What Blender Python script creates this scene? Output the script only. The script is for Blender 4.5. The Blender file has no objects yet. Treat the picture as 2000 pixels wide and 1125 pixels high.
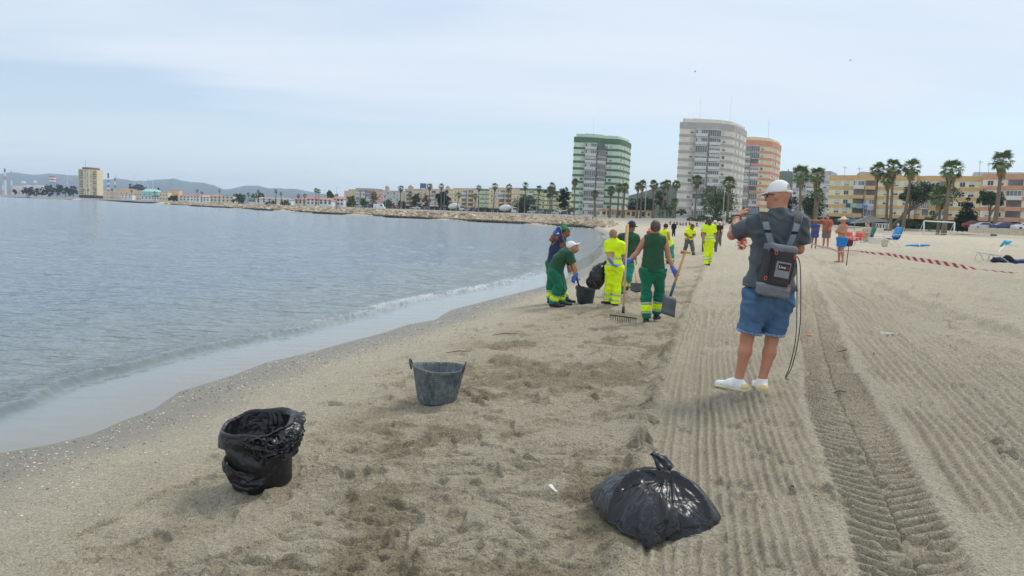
import bpy, math, random
import numpy as np
from mathutils import Vector, Matrix
random.seed(7); np.random.seed(7)
SC=bpy.context.scene; COL=SC.collection
# ---------------------------------------------------------------- camera
F=1500.;CX=1000;CY=562.5;CAMH=1.45
ROLL=math.atan(.04);PITCH=math.atan((562.5-421)*math.cos(ROLL)/F)
cd=bpy.data.cameras.new('camera'); cam=bpy.data.objects.new('camera',cd); COL.objects.link(cam)
cd.sensor_width=36; cd.lens=36*F/2000; cd.clip_start=.1; cd.clip_end=40000
right0=Vector((1,0,0)); up0=Vector((0,math.sin(PITCH),math.cos(PITCH))); fwd=Vector((0,math.cos(PITCH),-math.sin(PITCH)))
cr=math.cos(ROLL); sr=math.sin(ROLL)
rt=right0*cr+up0*sr; upv=-right0*sr+up0*cr; bk=-fwd
m=Matrix((rt,upv,bk)).transposed().to_4x4(); m.translation=Vector((0,0,CAMH)); cam.matrix_world=m
SC.camera=cam
# ---------------------------------------------------------------- sky, sun, exposure
SUN_EL=math.radians(52); SUN_AZ=math.radians(48)      # azimuth measured from +Y towards +X
w=bpy.data.worlds.new('World'); SC.world=w; w.use_nodes=True
nt=w.node_tree; N=nt.nodes; L=nt.links; N.clear()
out=N.new('ShaderNodeOutputWorld'); bg=N.new('ShaderNodeBackground'); L.new(bg.outputs[0],out.inputs[0])
sky=N.new('ShaderNodeTexSky'); sky.sky_type='NISHITA'; sky.sun_disc=False
sky.sun_elevation=SUN_EL; sky.sun_rotation=SUN_AZ; sky.air_density=1.0; sky.dust_density=.6; sky.ozone_density=2.0
bg.inputs[1].default_value=.104
tc=N.new('ShaderNodeTexCoord'); sep=N.new('ShaderNodeSeparateXYZ'); L.new(tc.outputs['Generated'],sep.inputs[0])
def wm(op,a,b=None,c=None):
    n=N.new('ShaderNodeMath'); n.operation=op
    for i,v in enumerate((a,b,c)):
        if v is None: continue
        if isinstance(v,(int,float)): n.inputs[i].default_value=v
        else: L.new(v,n.inputs[i])
    return n.outputs[0]
zc=wm('MAXIMUM',sep.outputs[2],0.0); zd=wm('ADD',zc,.10)
cx_=wm('DIVIDE',sep.outputs[0],zd); cy_=wm('DIVIDE',sep.outputs[1],zd)
cmb=N.new('ShaderNodeCombineXYZ'); L.new(wm('MULTIPLY',cx_,.26),cmb.inputs[0]); L.new(wm('MULTIPLY',cy_,.80),cmb.inputs[1])
mp=N.new('ShaderNodeMapping'); mp.inputs['Rotation'].default_value=(0,0,.35); mp.inputs['Location'].default_value=(2.1,4.6,0); L.new(cmb.outputs[0],mp.inputs[0])
n1=N.new('ShaderNodeTexNoise'); n1.inputs['Scale'].default_value=.75; n1.inputs['Detail'].default_value=5; n1.inputs['Roughness'].default_value=.50; n1.inputs['Distortion'].default_value=.35
L.new(mp.outputs[0],n1.inputs['Vector'])
# cloud veil: thick overhead, thinning to blue lower down, pale again at the horizon
cov=N.new('ShaderNodeMapRange'); cov.interpolation_type='SMOOTHSTEP'; L.new(zc,cov.inputs[0])
cov.inputs[1].default_value=.07; cov.inputs[2].default_value=.22; cov.inputs[3].default_value=-.12; cov.inputs[4].default_value=.16
cl=wm('ADD',n1.outputs[0],cov.outputs[0])
mr=N.new('ShaderNodeMapRange'); mr.interpolation_type='SMOOTHSTEP'; L.new(cl,mr.inputs[0]); mr.inputs[1].default_value=.36; mr.inputs[2].default_value=.62; mr.inputs[3].default_value=.0; mr.inputs[4].default_value=.93
hz=N.new('ShaderNodeMapRange'); hz.interpolation_type='SMOOTHSTEP'; L.new(zc,hz.inputs[0]); hz.inputs[1].default_value=0; hz.inputs[2].default_value=.13; hz.inputs[3].default_value=.80; hz.inputs[4].default_value=.34
thin=wm('MAXIMUM',mr.outputs[0],hz.outputs[0])
mix=N.new('ShaderNodeMix'); mix.data_type='RGBA'; L.new(thin,mix.inputs[0]); L.new(sky.outputs[0],mix.inputs[6])
n2=N.new('ShaderNodeTexNoise'); n2.inputs['Scale'].default_value=1.6; n2.inputs['Detail'].default_value=4; L.new(mp.outputs[0],n2.inputs['Vector'])
cr2=N.new('ShaderNodeMix'); cr2.data_type='RGBA'; L.new(n2.outputs[0],cr2.inputs[0])
cr2.inputs[6].default_value=(4.6,5.7,6.8,1); cr2.inputs[7].default_value=(7.0,7.1,7.5,1)
L.new(cr2.outputs[2],mix.inputs[7]); L.new(mix.outputs[2],bg.inputs[0])
sd=bpy.data.lights.new('sun','SUN'); sd.energy=1.4; sd.angle=math.radians(17); sd.color=(1,.95,.87)
sun=bpy.data.objects.new('sun',sd); COL.objects.link(sun)
sdir=Vector((math.sin(SUN_AZ)*math.cos(SUN_EL),math.cos(SUN_AZ)*math.cos(SUN_EL),math.sin(SUN_EL)))
sun.rotation_euler=sdir.to_track_quat('Z','Y').to_euler()
SC.view_settings.view_transform='Standard'; SC.view_settings.look='None'; SC.view_settings.exposure=.42; SC.view_settings.gamma=1
try: SC.view_settings.use_curve_mapping=False
except Exception: pass
SC.render.engine='CYCLES'
try:
    SC.cycles.max_bounces=5; SC.cycles.diffuse_bounces=2; SC.cycles.glossy_bounces=3; SC.cycles.transparent_max_bounces=6; SC.cycles.volume_bounces=2
    SC.cycles.use_denoising=True
except Exception: pass
# ---------------------------------------------------------------- helpers
def ray(px,py):
    u=(px-CX)/F;v=-(py-CY)/F
    a=u*cr-v*sr;b=u*sr+v*cr
    return Vector((a,math.cos(PITCH)+b*math.sin(PITCH),-math.sin(PITCH)+b*math.cos(PITCH)))
def at(px,py,Y):
    d=ray(px,py); return Vector((d.x/d.y*Y,Y,CAMH+d.z/d.y*Y))
def onz(px,py,z):
    d=ray(px,py);t=(z-CAMH)/d.z; return Vector((d.x*t,d.y*t,z))
def lin(c):
    return tuple((v/12.92 if v<=.04045 else ((v+.055)/1.055)**2.4) for v in [x/255 for x in c])
MATS={}
def mat(name,col,rough=.8,var=.12,scale=6,bump=0,bscale=40,metal=0,spec=.5,sheen=0,attr=None,stretch=None,trans=0,face=0):
    """procedural material: base colour broken up by two noises, optional fine bump"""
    if name in MATS: return MATS[name]
    m=bpy.data.materials.new(name); m.use_nodes=True; nt=m.node_tree; N=nt.nodes; L=nt.links
    b=N['Principled BSDF']; b.inputs['Roughness'].default_value=rough; b.inputs['Metallic'].default_value=metal
    b.inputs['Specular IOR Level'].default_value=spec
    if sheen: b.inputs['Sheen Weight'].default_value=sheen
    tc=N.new('ShaderNodeTexCoord'); src=tc.outputs['Object']
    if stretch:
        mp=N.new('ShaderNodeMapping'); mp.inputs['Scale'].default_value=stretch; L.new(src,mp.inputs[0]); src=mp.outputs[0]
    n=N.new('ShaderNodeTexNoise'); n.inputs['Scale'].default_value=scale; n.inputs['Detail'].default_value=5; L.new(src,n.inputs['Vector'])
    r=N.new('ShaderNodeMapRange'); L.new(n.outputs[0],r.inputs[0]); r.inputs[1].default_value=.25; r.inputs[2].default_value=.75
    r.inputs[3].default_value=1-var; r.inputs[4].default_value=1+var
    v=N.new('ShaderNodeMix'); v.data_type='RGBA'; v.blend_type='MULTIPLY'; v.inputs[0].default_value=1
    if attr:
        a=N.new('ShaderNodeAttribute'); a.attribute_name=attr; L.new(a.outputs['Color'],v.inputs[6])
    else: v.inputs[6].default_value=(*col,1)
    cmb=N.new('ShaderNodeCombineColor')
    for i in range(3): L.new(r.outputs[0],cmb.inputs[i])
    L.new(cmb.outputs[0],v.inputs[7])
    last=v.outputs[2]
    if face:
        g=N.new('ShaderNodeNewGeometry'); rr=N.new('ShaderNodeMapRange'); L.new(g.outputs['Random Per Island'],rr.inputs[0]); rr.inputs[3].default_value=1-face; rr.inputs[4].default_value=1+face
        hs=N.new('ShaderNodeHueSaturation'); L.new(rr.outputs[0],hs.inputs['Value']); L.new(last,hs.inputs['Color']); last=hs.outputs[0]
    L.new(last,b.inputs['Base Color'])
    if trans:
        b.inputs['Transmission Weight'].default_value=trans
    if bump:
        n2=N.new('ShaderNodeTexNoise'); n2.inputs['Scale'].default_value=bscale; n2.inputs['Detail'].default_value=4; L.new(src,n2.inputs['Vector'])
        bp=N.new('ShaderNodeBump'); bp.inputs['Strength'].default_value=min(1,bump*1.0); bp.inputs['Distance'].default_value=.01*bump if bump<5 else .05
        L.new(n2.outputs[0],bp.inputs['Height']); L.new(bp.outputs[0],b.inputs['Normal'])
    MATS[name]=m; return m
def link(o,parent=None):
    COL.objects.link(o)
    if parent is not None: o.parent=parent
    return o
def setp(o,label=None,cat=None,group=None,kind=None):
    if label: o['label']=label
    if cat: o['category']=cat
    if group: o['group']=group
    if kind: o['kind']=kind
    return o
def thing(name,label,cat,loc=(0,0,0),rz=0,group=None):
    o=bpy.data.objects.new(name,None); o.empty_display_size=.1; o.location=loc; o.rotation_euler=(0,0,rz); link(o)
    return setp(o,label,cat,group)
class MB:
    def __init__(s): s.v=[]; s.f=[]; s.m=[]
    def add(s,vs,fs,mi=0):
        o=len(s.v); s.v.extend([tuple(v) for v in vs]); s.f.extend([tuple(i+o for i in f) for f in fs]); s.m.extend([mi]*len(fs)); return s
    def box(s,c,sz,rz=0,mi=0,M=None):
        x,y,z=[k/2 for k in sz]; P=[Vector((a,b,d)) for d in(-z,z) for b in(-y,y) for a in(-x,x)]
        if M is None: M=Matrix.Rotation(rz,4,'Z')
        P=[(M@p)+Vector(c) for p in P]
        return s.add(P,[(0,2,3,1),(4,5,7,6),(0,1,5,4),(2,6,7,3),(0,4,6,2),(1,3,7,5)],mi)
    def tube(s,pts,rad,n=8,mi=0,cap=True,flat=1):
        pts=[Vector(p) for p in pts]; k=len(pts)
        if isinstance(rad,(int,float)): rad=[rad]*k
        vs=[];fs=[]; prev=None
        for i,p in enumerate(pts):
            t=(pts[min(i+1,k-1)]-pts[max(i-1,0)])
            if t.length<1e-9: t=Vector((0,0,1))
            t.normalize()
            if prev is None:
                a=t.cross(Vector((0,0,1)))
                if a.length<.1: a=t.cross(Vector((0,1,0)))
                a.normalize()
            else:
                a=prev-t*prev.dot(t); a.normalize()
            prev=a; b=t.cross(a)
            for j in range(n):
                th=2*math.pi*j/n; vs.append(p+(a*math.cos(th)+b*math.sin(th)*flat)*rad[i])
        for i in range(k-1):
            for j in range(n):
                fs.append((i*n+j,i*n+(j+1)%n,(i+1)*n+(j+1)%n,(i+1)*n+j))
        if cap: fs.append(tuple(range(n))[::-1]); fs.append(tuple((k-1)*n+j for j in range(n)))
        return s.add(vs,fs,mi)
    def prism(s,poly,z0,z1,mi=0):
        n=len(poly); vs=[(p[0],p[1],z0) for p in poly]+[(p[0],p[1],z1) for p in poly]
        fs=[tuple(range(n))[::-1],tuple(range(n,2*n))]+[(i,(i+1)%n,n+(i+1)%n,n+i) for i in range(n)]
        return s.add(vs,fs,mi)
    def ell(s,c,r,nu=10,nv=7,mi=0,M=None):
        vs=[];fs=[]
        for i in range(nv+1):
            ph=math.pi*i/nv
            for j in range(nu):
                th=2*math.pi*j/nu
                p=Vector((r[0]*math.sin(ph)*math.cos(th),r[1]*math.sin(ph)*math.sin(th),r[2]*math.cos(ph)))
                if M is not None: p=M@p
                vs.append(p+Vector(c))
        for i in range(nv):
            for j in range(nu): fs.append((i*nu+j,(i+1)*nu+j,(i+1)*nu+(j+1)%nu,i*nu+(j+1)%nu))
        return s.add(vs,fs,mi)
    def build(s,name,mats,parent=None,smooth=False,local=False):
        me=bpy.data.meshes.new(name); vs=s.v
        if parent is not None and not local:
            L0=Vector((0,0,0)); p=parent
            while p is not None: L0+=p.location; p=p.parent
            vs=[(v[0]-L0[0],v[1]-L0[1],v[2]-L0[2]) for v in vs]
        me.from_pydata(vs,[],s.f)
        if not isinstance(mats,(list,tuple)): mats=[mats]
        for m in mats: me.materials.append(m)
        if len(mats)>1: me.polygons.foreach_set('material_index',s.m)
        if smooth: me.polygons.foreach_set('use_smooth',[True]*len(me.polygons))
        me.update(); o=bpy.data.objects.new(name,me); return link(o,parent)
def npmesh(name,V,Fq,mats,smooth=True,col=None,parent=None,uv=None):
    me=bpy.data.meshes.new(name); k=Fq.shape[1]
    me.vertices.add(len(V)); me.vertices.foreach_set('co',np.ascontiguousarray(V,dtype=np.float32).ravel())
    me.loops.add(Fq.size); me.loops.foreach_set('vertex_index',np.ascontiguousarray(Fq,dtype=np.int32).ravel())
    me.polygons.add(len(Fq)); me.polygons.foreach_set('loop_start',np.arange(0,Fq.size,k,dtype=np.int32)); 
    me.polygons.foreach_set('use_smooth',np.full(len(Fq),smooth))
    me.update(calc_edges=True)
    if not isinstance(mats,(list,tuple)): mats=[mats]
    for m in mats: me.materials.append(m)
    if col is not None:
        for nm,c in col.items():
            a=me.color_attributes.new(nm,'FLOAT_COLOR','POINT'); c4=np.ones((len(V),4),np.float32); c4[:,:c.shape[1]]=c; a.data.foreach_set('color',c4.ravel())
    o=bpy.data.objects.new(name,me); return link(o,parent)
def sm(a,b,x):
    t=np.clip((x-a)/(b-a),0,1); return t*t*(3-2*t)
def vn(x,y,seed=0):
    xi=np.floor(x).astype(np.int64); yi=np.floor(y).astype(np.int64); fx=x-xi; fy=y-yi
    fx=fx*fx*(3-2*fx); fy=fy*fy*(3-2*fy)
    def h(a,b):
        n=(a*374761393+b*668265263+seed*982451653)&0xffffffff
        n=((n^(n>>13))*1274126177)&0xffffffff
        return ((n^(n>>16))&0xffff)/65535.
    return (h(xi,yi)*(1-fx)+h(xi+1,yi)*fx)*(1-fy)+(h(xi,yi+1)*(1-fx)+h(xi+1,yi+1)*fx)*fy
def fbm(x,y,seed=0,o=4,g=.5):
    r=0;a=1;t=0
    for i in range(o):
        r=r+a*vn(x*2**i+i*17.3,y*2**i-i*9.1,seed+i); t+=a; a*=g
    return r/t
# ---------------------------------------------------------------- terrain functions
SH=[(-9.0,-60),(-4.9,-12),(-4.15,0),(-3.95,3.5)]+[tuple(onz(x,y,-.5)[:2]) for x,y in [(0,885),(100,868),(180,848),(240,822),(300,800),(350,765),(450,735),(520,708),(600,690),(680,668),(750,650),(800,633),(850,625),(880,606),(960,585),(1060,560),(1110,540),(1150,520),(1178,495),(1186,470),(1180,455),(1163,447),(1140,444)]]
BEACH_END=len(SH)
SH+=[tuple(onz(x,y,-.5)[:2]) for x,y in [(1100,441.6),(1000,436),(830,427),(650,417.5),(520,410.2),(400,403.4)]]+[(-330,700),(-480,850),(-640,980),(-1000,1180),(-2500,1900),(-6000,3000)]
SHA=np.array(SH,float); SEG=np.diff(SHA,axis=0); SEGL=np.hypot(*SEG.T); ACC=np.concatenate([[0],np.cumsum(SEGL)])
def shore(x,y):
    """signed inland distance and arclength along the shoreline"""
    x=np.asarray(x,float); y=np.asarray(y,float)
    best=np.full(x.shape,1e18); sg=np.zeros(x.shape); arc=np.zeros(x.shape)
    for i in range(len(SEG)):
        dx,dy=SEG[i]; l2=SEGL[i]**2
        rx=x-SHA[i,0]; ry=y-SHA[i,1]
        t=np.clip((rx*dx+ry*dy)/l2,0,1)
        ex=rx-t*dx; ey=ry-t*dy; d2=ex*ex+ey*ey
        cr_=dx*ry-dy*rx      # >0 : left of the direction of travel = sea
        mk=d2<best-1e-9
        best=np.where(mk,d2,best); sg=np.where(mk,np.where(cr_>0,-1.,1.),sg); arc=np.where(mk,ACC[i]+t*SEGL[i],arc)
    return sg*np.sqrt(best),arc
S_B=[-400,-60,-20,-6,0,1,3,6,12,25,60,100,150,185,400]
Z_B=[-9,-4,-2.2,-.95,-.5,-.40,-.2,0,.16,.36,.85,1.4,2.0,2.5,2.6]
S_R=[-400,-60,-12,-2,0,5,7.5,10,60]
Z_R=[-9,-5,-2.5,-1.2,-.75,.9,1.2,1.5,2.6]
ARC_END=ACC[BEACH_END-1]
FY=[-5,3.02,5.11,8.1,13.16,26.07,41.14,120]; FX=[-1.35,.5,.98,1.72,3.05,6.57,10.73,33]
GY=[-5,3.97,7.0,16.34,35.49,120]; GX=[-.35,2.76,3.81,6.77,12.7,40]
TY=np.array([(.75,.3),(1.25,1.7),(1.78,3.13),(2.01,3.86),(2.43,5.17),(2.9,6.69),(3.53,8.49),(4.29,10.58),(5.54,14.0),(7.6,20),(11.2,30)])
RD=np.array([(6.2,5.5),(6.75,8.5),(7.14,10.83),(7.67,13.46),(9.51,20.39),(11.66,28.33),(13.85,35.42),(16.54,42.94)])
def plyd(x,y,P):
    """lateral signed distance and arclength to a polyline running away from the camera"""
    t=np.interp(y,P[:,1],np.concatenate([[0],np.cumsum(np.hypot(*np.diff(P,axis=0).T))])); xc=np.interp(y,P[:,1],P[:,0])
    return (x-xc)*.95,t
def base(x,y,full=False):
    s,a=shore(x,y)
    wr=sm(ARC_END-14,ARC_END+10,a)*sm(-30,0,s+20)
    z=np.interp(s,S_B,Z_B)*(1-wr)+np.interp(s,S_R,Z_R)*wr
    if full: return z,s,a,wr
    return z
rs=np.random.RandomState(3)
FOOT=[]
def addfeet(n,fx,fy,ang):
    for _ in range(n):
        FOOT.append((fx(),fy(),ang()+rs.normal(0,.35),rs.uniform(.10,.15),rs.uniform(.045,.065),rs.uniform(.010,.026)))
def foot_field():
    # the walked band between the wet sand and the raked strip, then the raked sand, then the far sand
    for _ in range(760):
        y=1.6+30*rs.rand()**1.8; lo=np.interp(y,[0,3,6,10,16,22,31],[-2.6,-2.4,-1.9,-1.2,.4,2.2,5]); hi=np.interp(y,FY,FX)
        FOOT.append((rs.uniform(lo,hi),y,rs.uniform(-1.2,1.2)+.25,rs.uniform(.10,.18),rs.uniform(.038,.056),rs.uniform(.008,.022)))
    for _ in range(230):
        y=2+28*rs.rand()**1.6; x=np.interp(y,FY,FX)+rs.uniform(0,1.3)+y*.02
        FOOT.append((x,y,rs.normal(.3,.3),rs.uniform(.10,.15),rs.uniform(.045,.06),rs.uniform(.008,.016)))
    for _ in range(800):
        y=2.5+42*rs.rand()**1.3; x=np.interp(y,GY,GX)+rs.uniform(.1,7+y*.35)
        FOOT.append((x,y,rs.uniform(-1.5,1.5),rs.uniform(.10,.16),rs.uniform(.045,.065),rs.uniform(.014,.034)))
foot_field()
def detail(x,y,s,a,wr):
    """fine relief of the sand and its colour weights (coarse/disturbed, wet)"""
    d=np.hypot(x,y)
    near=1-sm(60,110,d)
    wet=1-sm(.25,1.7,s+ .35*(fbm(x*.6,y*.6,5,3)-.5))
    dryk=sm(.6,2.2,s)
    c=x-np.interp(y,FY,FX); c2=x-np.interp(y,GY,GX)
    lt,tt=plyd(x,y,TY); lr,tr=plyd(x,y,RD)
    dz=(fbm(x*1.1,y*1.1,11,3)-.5)*.05*sm(0,3,s)*near
    rough=fbm(x*1.6,y*1.6,21,3); patch=sm(.44,.70,rough+.5*(fbm(x*7,y*7,23,3,.6)-.5))
    band=sm(1.6,2.8,s)*(1-sm(-.12,.05,c))
    fine=fbm(x*9,y*9,31,4,.6)-.5
    rdg=1-np.abs(fbm(x*2.6+.8*fbm(x*3,y*3,35,2),y*5.2,36,3,.55)*2-1)*2.2; rdg=np.clip(rdg,0,1)**2
    dz=dz-rdg*.052*band*near*sm(.30,.52,fbm(x*1.1,y*1.1,37,2))
    dz=dz+(fbm(x*3.2,y*4.5,33,3)-.5)*.05*band*near+fine*(.034+.060*patch*band)*near*sm(.5,2,s)
    lump=fbm(x*22,y*22,41,3,.6)-.5
    dz=dz+lump*(.007+.024*patch*band)*sm(.6,2.2,s)*(1-sm(14,30,d))
    # raked strip
    ph=(c+.025*(fbm(x*.9,y*.35,51,3)-.5)*2+.012*(fbm(x*4,y*2.5,52,2)-.5))/.058
    gw=.55+.9*vn(np.floor(ph)*7.13+3,y*.35,53)
    gr=(np.cos(2*np.pi*ph)*.5+.5)**.8
    m1=sm(-.02,.06,c)*(1-sm(-.36,-.28,lt-.0)*1.0)
    m1=m1*np.where(c<3.5,1,0)*(1-sm(26,40,y))
    brk=sm(.22,.40,fbm(x*.7,y*.8,54,3))
    fade=1-sm(.5,.6,np.abs((c*1.0+.0)%1.15/1.15-.62)*0+vn(c*1.7,y*.2,55))*.35
    lodg=1-sm(12,24,d)
    g1=m1*(gr-.5)*.036*gw*brk*fade*(lodg+.0)
    dz=dz+g1
    # wider undulations of the same rake remain visible far away
    dz=dz+m1*np.cos(2*np.pi*c/.29)*.006*sm(5,12,d)*(1-sm(30,45,d))
    # ridge at the left side of the raked strip
    ph_r=np.exp(-((c+.07)/.075)**2)
    dz=dz+ph_r*(.045+.14*(fbm(x*8,y*8,61,3)-.42))*(1-sm(26,34,y))
    # right family of grooves
    ph2=(c2+.05*(fbm(x*.6,y*.3,71,3)-.5)+.012*(fbm(x*4,y*2.5,72,2)-.5))/.085
    m2=sm(.33,.42,lt)*(1-sm(-.45,-.2,lr))*sm(.34,.46,fbm(x*.45+3,y*.3,73,3)+.12)
    gw2=.4+1.1*vn(np.floor(ph2)*5.7+9,y*.3,74)
    g2=m2*((np.cos(2*np.pi*ph2)*.5+.5)-.5)*.042*gw2*(1-sm(18,32,d))
    dz=dz+g2+m2*np.cos(2*np.pi*c2/.42)*.008*sm(8,16,d)*(1-sm(35,50,d))
    # tyre track with curved lugs
    hw=.25+.02*np.sin(tt*1.3)
    inn=1-sm(hw-.03,hw+.02,np.abs(lt))
    arcp=tt-np.where(lt>0,.11,.20)*(np.abs(lt)/.22)**1.5-np.where(lt>0,.045,0)+.02*(fbm(x*3,y*3,81,2)-.5)
    q=(arcp/.105)%1.0
    lug=np.where(q<.62,np.sin(q/.62*np.pi)**.7,0)
    worn=1-.5*sm(.62,.86,fbm(x*2.2,y*2.2,82,3)+.16*sm(.0,.2,lt)*1.0)
    tmask=inn*(1-sm(17,28,y))
    dz=dz*(1-.8*tmask)+tmask*(-.048+.062*lug*worn*(1-sm(18,26,d)))
    dz=dz+tmask*np.exp(-(lt/.012)**2)*(-.012)
    fl=np.exp(-((np.abs(lt)-hw-.05)/.045)**2)*(1-sm(17,28,y))
    dz=dz+fl*(.018+.03*(fbm(x*6,y*6,83,3)-.5))
    # small bank left by the cleaning machine
    rb=np.exp(-(lr/.10)**2)*sm(5.4,6.5,y)*(1-sm(38,44,y))
    dz=dz+rb*(.06+.16*(fbm(x*6,y*6,91,3)-.45))-np.exp(-((lr+.22)/.09)**2)*.03*sm(5.4,6.5,y)*(1-sm(38,44,y))
    # far sand: broad ripples and trampled lumps
    dz=dz+(fbm(x*3.2+9,y*2.6,103,4,.62)-.5)*.165*sm(5,9,d)*(1-sm(40,60,d))*sm(3,5,s)*(1-.65*m1-.45*m2)*(1-tmask)
    far=sm(12,20,d)*sm(3,6,s)
    dz=dz+far*(fbm(x*1.3,y*.55,101,4,.6)-.5)*.16*(1-.6*m1-.5*m2)*(1-.5*sm(60,160,d))
    dz=dz+(fbm(x*.09,y*.06,111,3)-.5)*.25*sm(35,90,d)*(1-wr)
    coarse=np.clip(patch*band*.9+.25*band+tmask*.25+ph_r*.2,0,1)
    return dz,coarse,wet,c,c2
def apply_feet(x,y,dz,coarse):
    # x,y flat arrays; process footprints through a coarse cell index
    cell=.5; key=(np.floor(x/cell).astype(np.int64)*100003+np.floor(y/cell).astype(np.int64))
    order=np.argsort(key,kind='stable'); ks=key[order]
    for fx,fy,an,la,lb,dp in FOOT:
        if not(-6<fx<30): continue
        for ix in (-1,0,1):
            for iy in (-1,0,1):
                k=int((math.floor(fx/cell)+ix)*100003+math.floor(fy/cell)+iy)
                i0,i1=np.searchsorted(ks,[k,k+1])
                if i1<=i0: continue
                id_=order[i0:i1]; rx=x[id_]-fx; ry=y[id_]-fy
                u=(rx*math.sin(an)+ry*math.cos(an))/la; v=(rx*math.cos(an)-ry*math.sin(an))/lb*(1-.25*np.clip(u,-1,1))
                r=np.sqrt(u*u+v*v)+.16*np.sin(u*4+fx*9)*np.abs(v)+.12*np.sin(v*5+fy*7)+.35*np.exp(-((u+.25)/.22)**2)*np.abs(v)
                pr=1-sm(.72,1.08,r); rim=np.exp(-((r-1.18)/.20)**2)
                keep=1-.7*pr
                dz[id_]=dz[id_]*keep-dp*1.25*pr*(1+.35*u)+rim*dp*.55*(1+.5*np.sin(u*3+v))
                coarse[id_]=np.clip(coarse[id_]+.14*pr,0,1)
    for pxx,pyy,rx_,ry_,tg,*yy in PADS:
        c=at(pxx,pyy,yy[0]) if yy else gat(pxx,pyy); m_=1-sm(.75,1.15,np.hypot((x-c.x)/rx_,(y-c.y)/ry_)); dz[:]=dz*(1-m_)+tg*m_
    return dz,coarse
PADS=[(1430,745,.21,.15,.008,6.87),(1484,745,.14,.20,.008,6.88),(1283,1010,.36,.36,.004),(495,945,.21,.21,-.004),(850,783,.19,.17,-.010)]
def ground(x,y):
    """surface height used to stand things on"""
    z,s,a,wr=base(np.array([float(x)]),np.array([float(y)]),True)
    return float(z[0])
def gat(px,py):
    """the point where the pixel's ray meets the sand"""
    d=ray(px,py); lo,hi=1.,600.
    n=np.concatenate([np.linspace(1.2,60,400),np.linspace(61,700,700)])
    xs=d.x/d.y*n; ys=n; zs=CAMH+d.z/d.y*n; g=base(xs,ys)
    i=int(np.argmax(zs<=g))
    if zs[i]>g[i]: i=len(n)-1
    if i>0:
        f=(zs[i-1]-g[i-1])/max(1e-9,(zs[i-1]-g[i-1])-(zs[i]-g[i])); Y=n[i-1]+(n[i]-n[i-1])*f
    else: Y=n[0]
    return Vector((d.x/d.y*Y,Y,ground(d.x/d.y*Y,Y)))
# ================================================================ SETTING: sand, water, town ground
def polar(rows,cols):
    Rr,A=np.meshgrid(rows,cols,indexing='ij'); X=Rr*np.sin(A); Y=Rr*np.cos(A)
    nr,nc=Rr.shape; i=np.arange(nr-1)[:,None]*nc+np.arange(nc-1)[None,:]
    Fq=np.stack([i,i+1,i+nc+1,i+nc],-1).reshape(-1,4)[:,::-1]
    return X.ravel(),Y.ravel(),Fq,nr,nc
k=.54/(CAMH*768)
inv=np.concatenate([np.arange(1/2.35,1/16.,-k),np.arange(1/16.,1/420.,-1.6*k)]); rows=1/inv
rows=np.concatenate([np.linspace(.35,2.3,14),rows,[440,470,520,600,750,1000,1400,2200,4000,8500]])
cols=np.concatenate([np.linspace(-math.pi,-.70,38)[:-1],np.linspace(-.68,.68,780),np.linspace(.70,math.pi,38)[1:]])
gx,gy,gf,nr,nc=polar(rows,cols)
gz,gs,ga,gw_=base(gx,gy,True)
dz,coarse,wet,c_,c2_=detail(gx,gy,gs,ga,gw_)
dz,coarse=apply_feet(gx,gy,dz,coarse)
fadeback=1-sm(1.2,1.6,np.abs(np.arctan2(gx,gy)))
gz=gz+dz*np.where(gy<0,.3,1)
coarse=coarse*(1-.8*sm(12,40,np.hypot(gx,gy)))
keep_s=gs>-14
def srgb(c): return np.array(lin(c))
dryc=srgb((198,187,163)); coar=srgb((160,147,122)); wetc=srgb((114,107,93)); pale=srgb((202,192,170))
big=fbm(gx*.35,gy*.25,201,4)[:,None]
colr=dryc*(1-coarse[:,None])+coar*coarse[:,None]
colr=colr*(.90+.22*big)
rm=(sm(.0,.25,c_)*(gy<60))[:,None]
colr=colr*(1-rm*.10)+pale*rm*.10
wv=wet[:,None]; colr=colr*(1-wv*.9)+wetc*wv*.9
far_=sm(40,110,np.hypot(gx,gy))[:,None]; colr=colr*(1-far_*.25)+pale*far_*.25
inl=(sm(192,205,gs)*(1-gw_)+sm(8.5,10,gs)*gw_)[:,None]
colr=colr*(1-inl)+srgb((150,148,140))*inl
fk=keep_s[gf].any(axis=1); gf=gf[fk]
used=np.zeros(len(gx),bool); used[gf.ravel()]=True; rem=np.cumsum(used)-1
V=np.stack([gx,gy,gz],-1)[used]; gf=rem[gf]
sand=bpy.data.materials.new('sand'); sand.use_nodes=True; nt=sand.node_tree; N=nt.nodes; L=nt.links; b=N['Principled BSDF']
at_=N.new('ShaderNodeAttribute'); at_.attribute_name='Col'; wt_=N.new('ShaderNodeAttribute'); wt_.attribute_name='Wet'
tc=N.new('ShaderNodeTexCoord')
def noise(sc,det=3,rough=.6):
    n=N.new('ShaderNodeTexNoise'); n.inputs['Scale'].default_value=sc; n.inputs['Detail'].default_value=det; n.inputs['Roughness'].default_value=rough; L.new(tc.outputs['Object'],n.inputs['Vector']); return n.outputs[0]
def mrange(src,a,b_,c,d):
    r=N.new('ShaderNodeMapRange'); L.new(src,r.inputs[0]); r.inputs[1].default_value=a; r.inputs[2].default_value=b_; r.inputs[3].default_value=c; r.inputs[4].default_value=d; return r.outputs[0]
def mmul(a,b_):
    n=N.new('ShaderNodeMath'); n.operation='MULTIPLY'; L.new(a,n.inputs[0])
    if isinstance(b_,(int,float)): n.inputs[1].default_value=b_
    else: L.new(b_,n.inputs[1])
    return n.outputs[0]
def madd(a,b_):
    n=N.new('ShaderNodeMath'); n.operation='ADD'; L.new(a,n.inputs[0]); L.new(b_,n.inputs[1]); return n.outputs[0]
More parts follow.
